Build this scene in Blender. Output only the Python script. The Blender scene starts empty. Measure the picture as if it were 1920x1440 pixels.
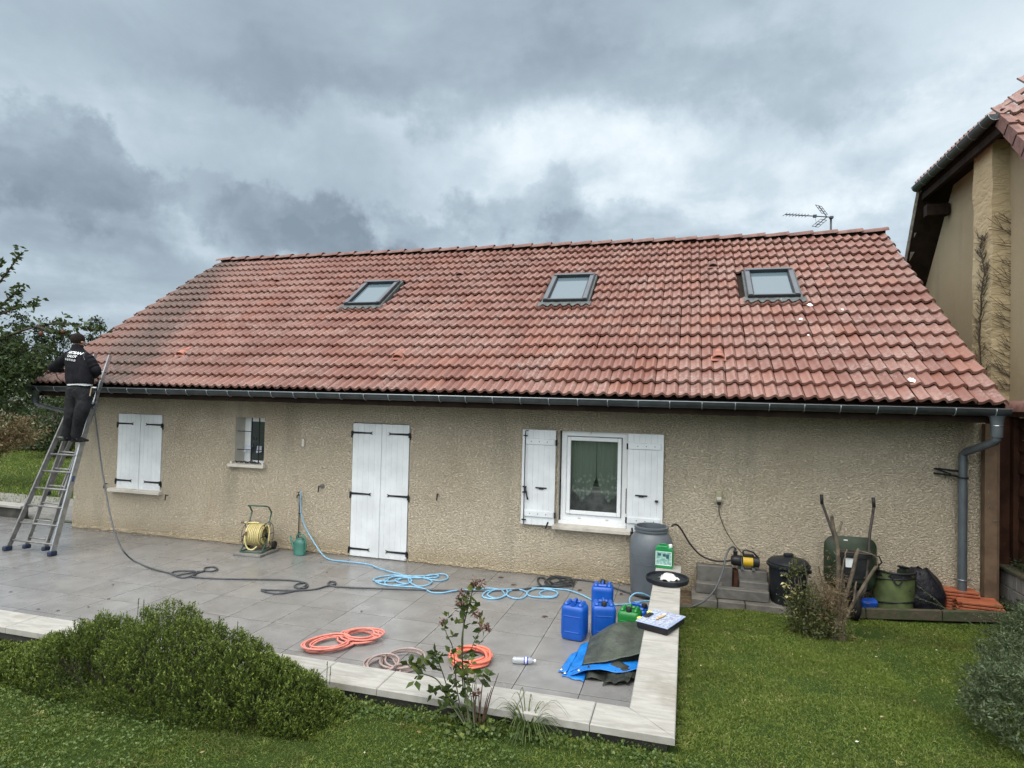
import bpy, math, random
import numpy as np
from mathutils import Vector, Matrix, noise as mnoise
R=math.radians; PI=math.pi
random.seed(7); rng=np.random.default_rng(5)
sc=bpy.context.scene; COL=sc.collection

# ------------------------------------------------------------ camera
CF=1170.448; CO=Vector((5.676,-9.083,2.623)); YAW,PIT,ROL=.274,.022,.024
FW=Vector((-math.sin(YAW)*math.cos(PIT),math.cos(YAW)*math.cos(PIT),math.sin(PIT)))
_r=Vector((math.cos(YAW),math.sin(YAW),0)); _u=_r.cross(FW)
RT=_r*math.cos(ROL)+_u*math.sin(ROL); UP=_u*math.cos(ROL)-_r*math.sin(ROL)
cam=bpy.data.cameras.new('camera'); camo=bpy.data.objects.new('camera',cam); COL.objects.link(camo)
cam.sensor_width=36; cam.lens=36*CF/1920; cam.clip_start=.05; cam.clip_end=3000
camo.matrix_world=Matrix(((RT.x,UP.x,-FW.x,CO.x),(RT.y,UP.y,-FW.y,CO.y),(RT.z,UP.z,-FW.z,CO.z),(0,0,0,1)))
sc.camera=camo
# a pixel of the photograph as a ray, used to read real positions off known planes
def ray(px,py): return FW+RT*((px-960)/CF)-UP*((py-720)/CF)
def onz(px,py,z=0.): d=ray(px,py); return CO+d*((z-CO.z)/d.z)
def ony(px,py,y=0.): d=ray(px,py); return CO+d*((y-CO.y)/d.y)
def onx(px,py,x=0.): d=ray(px,py); return CO+d*((x-CO.x)/d.x)

# ------------------------------------------------------------ light
sc.view_settings.view_transform='Standard'; sc.view_settings.look='None'
sc.view_settings.exposure=0.27; sc.view_settings.gamma=1
sun=bpy.data.lights.new('sun','SUN'); sun.energy=1.5; sun.angle=R(35); sun.color=(1,.95,.87)
suno=bpy.data.objects.new('sun',sun); COL.objects.link(suno)
SUN_EL,SUN_AZ=R(62),R(200)      # compass azimuth, from +y clockwise
sd=Vector((math.sin(SUN_AZ)*math.cos(SUN_EL),math.cos(SUN_AZ)*math.cos(SUN_EL),math.sin(SUN_EL)))
suno.rotation_euler=sd.to_track_quat('Z','Y').to_euler(); suno.location=(0,-20,30)
W=bpy.data.worlds.new('World'); sc.world=W; W.use_nodes=True
nt=W.node_tree; nt.nodes.clear()
def N(nt,t,**k):
    n=nt.nodes.new(t)
    for a,v in k.items():
        if a.startswith('i_'):
            key=a[2:]; key=int(key) if key.isdigit() else key.replace('_',' ')
            n.inputs[key].default_value=v
        else: setattr(n,a,v)
    return n
def math_(nt,op,a,b=None,clamp=False):
    n=nt.nodes.new('ShaderNodeMath'); n.operation=op; n.use_clamp=clamp
    for i,v in enumerate((a,b)):
        if v is None: continue
        if isinstance(v,(int,float)): n.inputs[i].default_value=v
        else: nt.links.new(v,n.inputs[i])
    return n.outputs[0]
def mixc(nt,f,a,b,mode='MIX'):
    n=nt.nodes.new('ShaderNodeMix'); n.data_type='RGBA'; n.blend_type=mode
    for i,v in ((0,f),(6,a),(7,b)):
        if isinstance(v,(int,float)): n.inputs[i].default_value=v
        elif isinstance(v,tuple): n.inputs[i].default_value=(*v[:3],1)
        else: nt.links.new(v,n.inputs[i])
    return n.outputs[2]
def ramp(nt,f,stops,interp='LINEAR'):
    n=nt.nodes.new('ShaderNodeValToRGB'); n.color_ramp.interpolation=interp
    el=n.color_ramp.elements
    while len(el)<len(stops): el.new(.5)
    for e,(p,c) in zip(el,stops):
        e.position=p; e.color=(c,c,c,1) if isinstance(c,(int,float)) else (*c,1)
    if f is not None: nt.links.new(f,n.inputs[0])
    return n.outputs[0]
def smooth(nt,v,a,b):
    n=nt.nodes.new('ShaderNodeMapRange'); n.interpolation_type='SMOOTHSTEP'
    n.inputs[1].default_value=a; n.inputs[2].default_value=b; nt.links.new(v,n.inputs[0]); return n.outputs[0]
def build_world():
    L=nt.links
    sky=N(nt,'ShaderNodeTexSky',sky_type='NISHITA',sun_disc=False,sun_elevation=SUN_EL,sun_rotation=SUN_AZ)
    tc=N(nt,'ShaderNodeTexCoord'); D=tc.outputs['Generated']
    sp=N(nt,'ShaderNodeSeparateXYZ'); L.new(D,sp.inputs[0])
    zz=math_(nt,'ADD',math_(nt,'MAXIMUM',sp.outputs[2],0.0),.22)
    cb=N(nt,'ShaderNodeCombineXYZ')
    L.new(math_(nt,'DIVIDE',sp.outputs[0],zz),cb.inputs[0]); L.new(math_(nt,'DIVIDE',sp.outputs[1],zz),cb.inputs[1])
    def nz(vec,scale,detail=7,rough=.55,dist=0.,off=(0,0,0)):
        m=N(nt,'ShaderNodeMapping'); m.inputs[1].default_value=off; L.new(vec,m.inputs[0])
        n=N(nt,'ShaderNodeTexNoise'); n.inputs['Scale'].default_value=scale; n.inputs['Detail'].default_value=detail
        n.inputs['Roughness'].default_value=rough; n.inputs['Distortion'].default_value=dist
        L.new(m.outputs[0],n.inputs['Vector']); return n.outputs[0]
    big=nz(cb.outputs[0],.85,8,.5,.3,(2.3,.4,0)); fine=nz(cb.outputs[0],2.6,8,.6,.4,(5,1,0))
    puff=nz(D,7.5,9,.6,.0,(1.3,2.2,0)); puff2=nz(D,2.6,6,.55,.2,(4.3,7.2,3)); puff3=nz(D,17,8,.6,.0,(3,2,1))
    base=math_(nt,'ADD',math_(nt,'MULTIPLY',big,.62),math_(nt,'MULTIPLY',fine,.28))
    base=smooth(nt,base,.33,.60)
    # broad lighter and heavier zones of the overcast, each at its own compass direction
    def vnoise(scale,detail,rough,amp,off):
        m=N(nt,'ShaderNodeMapping'); m.inputs[1].default_value=off; L.new(D,m.inputs[0]); n=N(nt,'ShaderNodeTexNoise'); n.inputs['Scale'].default_value=scale; n.inputs['Detail'].default_value=detail; n.inputs['Roughness'].default_value=rough; L.new(m.outputs[0],n.inputs['Vector'])
        a=N(nt,'ShaderNodeVectorMath',operation='SUBTRACT'); L.new(n.outputs['Color'],a.inputs[0]); a.inputs[1].default_value=(.5,.5,.5)
        b=N(nt,'ShaderNodeVectorMath',operation='SCALE'); L.new(a.outputs[0],b.inputs[0]); b.inputs['Scale'].default_value=amp; return b.outputs[0]
    dv=N(nt,'ShaderNodeVectorMath',operation='ADD'); L.new(vnoise(4.5,9,.62,.34,(3,8,1)),dv.inputs[0]); L.new(D,dv.inputs[1]); DW=dv.outputs[0]
    def blob(px,py,rx,ry,amp,edge=.55,warp=.0):
        c=ray(px,py).normalized()
        # local tangent axes: horizontal and vertical
        h=Vector((0,0,1)).cross(c).normalized(); v=c.cross(h)
        s=N(nt,'ShaderNodeVectorMath',operation='SUBTRACT'); L.new(DW,s.inputs[0]); s.inputs[1].default_value=c
        def dot(ax):
            q=N(nt,'ShaderNodeVectorMath',operation='DOT_PRODUCT'); L.new(s.outputs[0],q.inputs[0]); q.inputs[1].default_value=ax; return q.outputs['Value']
        a=math_(nt,'DIVIDE',dot(h),rx/CF); b=math_(nt,'DIVIDE',dot(v),ry/CF)
        r2=math_(nt,'SQRT',math_(nt,'ADD',math_(nt,'MULTIPLY',a,a),math_(nt,'MULTIPLY',b,b)))
        if warp:
            r2=math_(nt,'ADD',r2,math_(nt,'MULTIPLY',math_(nt,'SUBTRACT',puff,.5),warp*.7)); r2=math_(nt,'ADD',r2,math_(nt,'MULTIPLY',math_(nt,'SUBTRACT',puff3,.5),warp*.7))
        m=smooth(nt,r2,1.0,edge)      # 1 inside
        # MapRange with from_min>from_max inverts
        return math_(nt,'MULTIPLY',m,amp)
    f=base
    f=math_(nt,'MULTIPLY',f,.46); f=math_(nt,'ADD',f,.36)
    for a in [(1000,300,760,190,.20,.0,.9),(300,300,420,130,.10,.0,.8),(1250,400,560,120,.19,.0,.9),(1880,250,380,220,.30,.0,.7),(372,455,120,70,.22,.1,.8),(860,0,1300,230,-.12,.0,.6),(1180,140,760,90,-.17,.1,.9),
              (560,170,420,60,-.10,.1,.9),(40,60,560,170,.05,.0,.6),(1500,330,360,70,-.12,.1,1.),(330,190,500,90,.06,.0,.8)]:
        f=math_(nt,'ADD',f,blob(*a))
    # heavy low cumulus with crisper tops
    for a in [(85,345,190,92,-.25,.60,.5),(40,420,300,90,-.12,.5,.6),(30,500,330,120,-.10,.3,.9),(560,445,180,75,-.20,.6,.5),(640,470,150,70,-.12,.6,.6),(410,385,120,55,-.12,.6,.6),(825,435,105,90,-.22,.6,.45),(985,435,120,85,-.20,.6,.45),
              (905,495,260,75,-.20,.6,.6),(1150,455,130,45,-.10,.5,.8),(700,485,170,50,-.14,.5,.8),(250,560,260,120,-.06,.2,.9),(200,330,70,50,-.10,.6,.6)]:
        f=math_(nt,'ADD',f,blob(*a))
    f=math_(nt,'ADD',f,math_(nt,'MULTIPLY',math_(nt,'SUBTRACT',puff,.5),.16))
    f=math_(nt,'ADD',f,math_(nt,'MULTIPLY',math_(nt,'SUBTRACT',puff2,.5),.22))
    cl=ramp(nt,f,[(0,(.21,.265,.32)),(.25,(.29,.355,.42)),(.5,(.395,.48,.55)),(.75,(.55,.645,.715)),(1,(.80,.87,.915))])
    # thinner, brighter overcast overhead and behind the viewer
    back=smooth(nt,math_(nt,'ADD',math_(nt,'MULTIPLY',sp.outputs[1],-.45),math_(nt,'MULTIPLY',sp.outputs[2],.95)),.15,.95)
    gain=math_(nt,'ADD',math_(nt,'MULTIPLY',back,WBACK),1.0); cl=mixc(nt,math_(nt,'MULTIPLY',back,.85),cl,(.60,.585,.565))
    vm=N(nt,'ShaderNodeVectorMath',operation='SCALE'); L.new(cl,vm.inputs[0]); L.new(math_(nt,'MULTIPLY',gain,10.),vm.inputs['Scale'])
    col=mixc(nt,.95,sky.outputs[0],vm.outputs[0])
    bg=N(nt,'ShaderNodeBackground'); bg.inputs[1].default_value=.1; L.new(col,bg.inputs[0])
    out=N(nt,'ShaderNodeOutputWorld'); L.new(bg.outputs[0],out.inputs[0])
WBACK=2.7
build_world()

# ------------------------------------------------------------ materials
MATS={}
def newmat(name):
    m=bpy.data.materials.new(name); m.use_nodes=True; t=m.node_tree; b=t.nodes['Principled BSDF']; MATS[name]=m; return m,t,b
def tex(t,kind='obj'):
    tc=t.nodes.new('ShaderNodeTexCoord'); 
    if kind=='pos': g=t.nodes.new('ShaderNodeNewGeometry'); return g.outputs['Position']
    return tc.outputs['Object']
def nz(t,vec,scale,detail=5,rough=.55,dist=0,mscale=None,off=None):
    if mscale or off:
        m=t.nodes.new('ShaderNodeMapping')
        if mscale: m.inputs[3].default_value=mscale
        if off: m.inputs[1].default_value=off
        t.links.new(vec,m.inputs[0]); vec=m.outputs[0]
    n=t.nodes.new('ShaderNodeTexNoise'); n.inputs['Scale'].default_value=scale; n.inputs['Detail'].default_value=detail
    n.inputs['Roughness'].default_value=rough; n.inputs['Distortion'].default_value=dist; t.links.new(vec,n.inputs['Vector']); return n.outputs[0]
def bump(t,b,h,strength=.5,dist=.01,prev=None):
    n=t.nodes.new('ShaderNodeBump'); n.inputs['Strength'].default_value=strength; n.inputs['Distance'].default_value=dist
    t.links.new(h,n.inputs['Height'])
    if prev is not None: t.links.new(prev,n.inputs['Normal'])
    t.links.new(n.outputs[0],b.inputs['Normal']); return n.outputs[0]
def M(name,col,rough=.6,var=.18,scale=6,metal=0,bs=0,bd=.004,bst=.5,col2=None,spot=0,spec=.5,trans=0,kind='obj'):
    if name in MATS: return MATS[name]
    m,t,b=newmat(name); v=tex(t,kind)
    n=nz(t,v,scale,6,.6)
    c2=col2 if col2 else tuple(min(1,c*(1+var)) for c in col)
    c1=tuple(c*(1-var) for c in col) if not col2 else col
    s=smooth(t,n,.35,.65); c=mixc(t,s,c1,c2)
    if spot:
        n2=nz(t,v,scale*7,4,.7); c=mixc(t,math_(t,'MULTIPLY',smooth(t,n2,.58,.72),spot),c,tuple(x*.35 for x in col))
    t.links.new(c,b.inputs['Base Color'])
    b.inputs['Roughness'].default_value=rough; b.inputs['Metallic'].default_value=metal
    b.inputs['Specular IOR Level'].default_value=spec if (max(col)>.05 or metal or rough<.3) else (.12 if rough>.6 else .25)
    rr=math_(t,'ADD',math_(t,'MULTIPLY',math_(t,'SUBTRACT',nz(t,v,scale*2.3,4),.5),.3),rough,True); t.links.new(rr,b.inputs['Roughness'])
    if bs: bump(t,b,nz(t,v,bs,5,.6),bst,bd)
    if trans:
        b.inputs['Transmission Weight'].default_value=trans
    return m
def render_wall_mat(name,ca,cb,grime_shade=(.10,.085,.06),scale=30,bd=.024):
    m,t,b=newmat(name); v=tex(t,'pos')
    mp=t.nodes.new('ShaderNodeMapping'); mp.inputs[3].default_value=(1,1,2.3); t.links.new(v,mp.inputs[0])
    rel=nz(t,mp.outputs[0],scale,2.2,.5,.5); rel2=nz(t,mp.outputs[0],scale*2.1,2,.5,.3,off=(5,3,1)); fine=nz(t,v,scale*6,3,.6)
    big=nz(t,v,.55,5,.6); mid=nz(t,v,2.7,6,.65)
    c=mixc(t,smooth(t,big,.35,.68),ca,cb); c=mixc(t,math_(t,'MULTIPLY',smooth(t,mid,.5,.75),.25),c,tuple(x*.78 for x in ca))
    # grime in the roughcast hollows, darkened further to paint shade between the ridges
    c=mixc(t,math_(t,'MULTIPLY',smooth(t,rel,.46,.34),.50),c,grime_shade)
    st=nz(t,v,1.4,5,.6,mscale=(1,1,.18),off=(3,0,0)); c=mixc(t,math_(t,'MULTIPLY',smooth(t,st,.54,.74),.34),c,(.27,.265,.20)); st2=nz(t,v,.8,6,.62,.6,mscale=(1,1,.8),off=(13,0,5)); c=mixc(t,math_(t,'MULTIPLY',smooth(t,st2,.55,.72),.30),c,(.42,.31,.19))
    # dust thrown up on the foot of the wall
    sz=t.nodes.new('ShaderNodeSeparateXYZ'); t.links.new(v,sz.inputs[0]); ft_=math_(t,'MULTIPLY',smooth(t,math_(t,'ADD',sz.outputs[2],math_(t,'MULTIPLY',mid,.5)),.62,.25),.45); c=mixc(t,ft_,c,(.47,.36,.20))
    t.links.new(c,b.inputs['Base Color']); b.inputs['Roughness'].default_value=.92; b.inputs['Specular IOR Level'].default_value=.2
    hh=math_(t,'ADD',math_(t,'ADD',smooth(t,rel,.34,.60),math_(t,'MULTIPLY',rel2,.6)),math_(t,'MULTIPLY',fine,.12)); bump(t,b,hh,1.0,bd)
    return m
def M_roof():
    m,t,b=newmat('roof_tile'); L=t.links
    uvn=t.nodes.new('ShaderNodeUVMap'); uvn.uv_map='tile'; sc_=t.nodes.new('ShaderNodeVectorMath'); sc_.operation='MULTIPLY'; L.new(uvn.outputs[0],sc_.inputs[0]); sc_.inputs[1].default_value=(.5,1,1); s=t.nodes.new('ShaderNodeVectorMath'); s.operation='FLOOR'; L.new(sc_.outputs[0],s.inputs[0])
    wn=t.nodes.new('ShaderNodeTexWhiteNoise'); wn.noise_dimensions='2D'; L.new(s.outputs[0],wn.inputs[0])
    p=tex(t,'pos')
    c=mixc(t,wn.outputs[0],(.198,.088,.068),(.272,.136,.108))
    sep=t.nodes.new('ShaderNodeSeparateXYZ'); L.new(wn.outputs['Color'],sep.inputs[0])
    c=mixc(t,math_(t,'MULTIPLY',smooth(t,sep.outputs[1],.72,1.),.5),c,(.29,.125,.085))
    # pale lichen and chalky bloom
    l1=nz(t,p,1.5,7,.65,.5); l2=nz(t,p,26,5,.75,.4); l3=nz(t,p,9,5,.7)
    lm=math_(t,'MULTIPLY',smooth(t,l1,.38,.68),smooth(t,l2,.42,.66))
    c=mixc(t,math_(t,'MULTIPLY',lm,.7),c,(.41,.355,.33)); l4=nz(t,p,2.6,7,.7,.3,off=(8,1,4)); c=mixc(t,math_(t,'MULTIPLY',smooth(t,l4,.60,.74),.5),c,(.40,.37,.34))
    c=mixc(t,math_(t,'MULTIPLY',smooth(t,l3,.55,.8),.35),c,(.16,.085,.065))
    sp=nz(t,p,60,3,.6); c=mixc(t,math_(t,'MULTIPLY',smooth(t,sp,.70,.76),.7),c,(.62,.58,.52))
    sp2=nz(t,p,34,3,.6,off=(9,2,1)); c=mixc(t,math_(t,'MULTIPLY',smooth(t,sp2,.68,.74),.7),c,(.08,.06,.045))
    # uncleaned, algae-dark band towards the left verge
    px=t.nodes.new('ShaderNodeSeparateXYZ'); L.new(p,px.inputs[0])
    lin0=math_(t,'ADD',math_(t,'ADD',px.outputs[0],math_(t,'MULTIPLY',px.outputs[2],.603)),2.15)
    lin=math_(t,'ABSOLUTE',math_(t,'ADD',lin0,math_(t,'MULTIPLY',math_(t,'SUBTRACT',nz(t,p,1.3,7,.7),.5),1.5)))
    dk=math_(t,'MULTIPLY',smooth(t,lin,.85,.25),smooth(t,nz(t,p,12,5,.7),.30,.55))
    c=mixc(t,math_(t,'MULTIPLY',dk,.80),c,(.075,.062,.055))
    c=mixc(t,math_(t,'MULTIPLY',smooth(t,math_(t,'ADD',lin0,math_(t,'MULTIPLY',l1,1.5)),3.2,-.6),.38),c,(.17,.115,.095))
    su=t.nodes.new('ShaderNodeSeparateXYZ'); L.new(uvn.outputs[0],su.inputs[0]); fw_=math_(t,'FRACT',su.outputs[0]); seam=math_(t,'MAXIMUM',smooth(t,fw_,.93,.99),smooth(t,fw_,.05,.0)); c=mixc(t,math_(t,'MULTIPLY',math_(t,'MULTIPLY',seam,smooth(t,nz(t,p,5,4,.6,off=(2,2,2)),.25,.6)),.75),c,(.055,.035,.028))
    L.new(c,b.inputs['Base Color'])
    rr=math_(t,'ADD',math_(t,'MULTIPLY',l3,.28),.30); L.new(rr,b.inputs['Roughness']); b.inputs['Specular IOR Level'].default_value=.42
    bump(t,b,math_(t,'ADD',nz(t,p,70,4,.6),l2),.35,.006)
    return m
def M_patio():
    m,t,b=newmat('porcelain_paving'); L=t.links; p=tex(t,'pos')
    s=t.nodes.new('ShaderNodeSeparateXYZ'); L.new(p,s.inputs[0])
    u=math_(t,'DIVIDE',math_(t,'SUBTRACT',s.outputs[0],2.99-.603*40),.603); v=math_(t,'DIVIDE',math_(t,'SUBTRACT',s.outputs[1],-1.707-.598*20),.598)
    fu=math_(t,'FRACT',u); fv=math_(t,'FRACT',v)
    du=math_(t,'ABSOLUTE',math_(t,'SUBTRACT',fu,.5)); dv=math_(t,'ABSOLUTE',math_(t,'SUBTRACT',fv,.5))
    ju=smooth(t,du,.4925,.4955); jv=smooth(t,dv,.4925,.4955)
    jt=math_(t,'MAXIMUM',ju,math_(t,'MULTIPLY',jv,.85))
    cb=t.nodes.new('ShaderNodeCombineXYZ'); L.new(math_(t,'FLOOR',u),cb.inputs[0]); L.new(math_(t,'FLOOR',v),cb.inputs[1])
    wn=t.nodes.new('ShaderNodeTexWhiteNoise'); wn.noise_dimensions='2D'; L.new(cb.outputs[0],wn.inputs[0])
    # every slab gets its own cut of the stone pattern
    ad=t.nodes.new('ShaderNodeVectorMath'); ad.operation='MULTIPLY_ADD'; L.new(wn.outputs['Color'],ad.inputs[0]); ad.inputs[1].default_value=(20,20,20); L.new(p,ad.inputs[2])
    n1=nz(t,ad.outputs[0],3.2,6,.6,.3); n2=nz(t,ad.outputs[0],30,5,.6); n3=nz(t,p,.7,5,.6)
    c=mixc(t,smooth(t,n1,.3,.7),(.165,.162,.158),(.235,.231,.226)); c=mixc(t,math_(t,'MULTIPLY',n2,.3),c,(.27,.266,.262))
    c=mixc(t,math_(t,'MULTIPLY',wn.outputs[0],.35),c,(.15,.145,.14))
    c=mixc(t,math_(t,'MULTIPLY',smooth(t,n3,.5,.8),.22),c,(.12,.11,.10))   # damp dirt
    # pale rim where the joints' grime dries
    rim=smooth(t,math_(t,'MAXIMUM',du,dv),.43,.495); c=mixc(t,math_(t,'MULTIPLY',math_(t,'MULTIPLY',rim,smooth(t,n1,.4,.6)),.25),c,(.33,.32,.31))
    c=mixc(t,jt,c,(.022,.02,.018)); L.new(c,b.inputs['Base Color'])
    wet=smooth(t,nz(t,p,1.1,5,.6,off=(4,4,0)),.42,.62); rr=math_(t,'ADD',math_(t,'MULTIPLY',wet,.14),.23); L.new(rr,b.inputs['Roughness'])
    b.inputs['Specular IOR Level'].default_value=.5
    bump(t,b,math_(t,'SUBTRACT',math_(t,'MULTIPLY',n2,.08),jt),.5,.006); return m
def M_stone(name,a,bb,stain=(.20,.18,.14)):
    m,t,b=newmat(name); L=t.links; p=tex(t,'pos')
    n1=nz(t,p,2.2,6,.6); n2=nz(t,p,5,6,.65,1.0,mscale=(.7,3.,1)); n3=nz(t,p,55,4,.6)
    c=mixc(t,smooth(t,n2,.3,.7),a,bb); c=mixc(t,math_(t,'MULTIPLY',smooth(t,n1,.52,.72),.5),c,stain); c=mixc(t,math_(t,'MULTIPLY',smooth(t,n3,.6,.75),.35),c,tuple(x*.5 for x in a))
    L.new(c,b.inputs['Base Color']); b.inputs['Roughness'].default_value=.7; bump(t,b,n3,.35,.004); return m
def M_ground():
    m,t,b=newmat('turf_soil'); p=tex(t,'pos')
    n1=nz(t,p,1.3,6,.6); n2=nz(t,p,22,5,.7); n3=nz(t,p,90,3,.7)
    c=mixc(t,smooth(t,n1,.3,.7),(.030,.055,.012),(.045,.078,.016)); c=mixc(t,math_(t,'MULTIPLY',smooth(t,n2,.45,.7),.6),c,(.02,.03,.010))
    c=mixc(t,math_(t,'MULTIPLY',smooth(t,n3,.5,.7),.5),c,(.075,.12,.028))
    t.links.new(c,b.inputs['Base Color']); b.inputs['Roughness'].default_value=.95; b.inputs['Specular IOR Level'].default_value=.1
    bump(t,b,math_(t,'ADD',n2,n3),.8,.03); return m
def M_leaf(name,a,bb,c3=None,rough=.5,tr=.25):
    """leaf material: per-leaf attribute picks the tint"""
    m,t,b=newmat(name); at=t.nodes.new('ShaderNodeAttribute'); at.attribute_name='rnd'
    st=[(0,a),(.75,bb)]+([(1,c3)] if c3 else [(1,bb)])
    c=ramp(t,at.outputs['Fac'],st); t.links.new(c,b.inputs['Base Color']); b.inputs['Roughness'].default_value=rough
    b.inputs['Specular IOR Level'].default_value=.3
    o=[n for n in t.nodes if n.type=='OUTPUT_MATERIAL'][0]
    tl=t.nodes.new('ShaderNodeBsdfTranslucent'); t.links.new(mixc(t,.5,c,(.10,.13,.02)),tl.inputs[0])
    mx=t.nodes.new('ShaderNodeMixShader'); mx.inputs[0].default_value=tr; t.links.new(b.outputs[0],mx.inputs[1]); t.links.new(tl.outputs[0],mx.inputs[2]); t.links.new(mx.outputs[0],o.inputs[0])
    return m
def M_grass():
    m=M_leaf('grass_blade',(.060,.100,.014),(.19,.25,.045),(.42,.38,.16),.55,.35)
    t=m.node_tree; p=tex(t,'pos'); n=nz(t,p,1.1,5,.6); b=t.nodes['Principled BSDF']
    old=b.inputs['Base Color'].links[0].from_socket
    c=mixc(t,math_(t,'MULTIPLY',smooth(t,n,.5,.7),.55),old,(.075,.080,.025),'MIX'); n5=nz(t,p,3.3,5,.65,off=(1,9,0)); c=mixc(t,math_(t,'MULTIPLY',smooth(t,n5,.56,.7),.45),c,(.17,.135,.05)); n2=nz(t,p,.6,4,.5,off=(7,3,0)); c=mixc(t,math_(t,'MULTIPLY',smooth(t,n2,.5,.7),.35),c,(.17,.25,.03))
    t.links.new(c,b.inputs['Base Color']); return m
def glass_mat(name,col=(.02,.03,.03),rough=.04):
    m,t,b=newmat(name); b.inputs['Base Color'].default_value=(*col,1); b.inputs['Roughness'].default_value=rough; b.inputs['Specular IOR Level'].default_value=1.0
    p=tex(t,'pos'); bump(t,b,nz(t,p,1.5,2),.08,.02); return m
def clear_glass(name):
    m,t,b=newmat(name); o=[n for n in t.nodes if n.type=='OUTPUT_MATERIAL'][0]
    tr=t.nodes.new('ShaderNodeBsdfTransparent'); tr.inputs[0].default_value=(.80,.85,.83,1); gl=t.nodes.new('ShaderNodeBsdfGlossy'); gl.inputs['Roughness'].default_value=.02
    fr=t.nodes.new('ShaderNodeFresnel'); fr.inputs[0].default_value=1.5; mx=t.nodes.new('ShaderNodeMixShader')
    t.links.new(math_(t,'MULTIPLY',fr.outputs[0],1.6,True),mx.inputs[0]); t.links.new(tr.outputs[0],mx.inputs[1]); t.links.new(gl.outputs[0],mx.inputs[2]); t.links.new(mx.outputs[0],o.inputs[0]); return m

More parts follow.
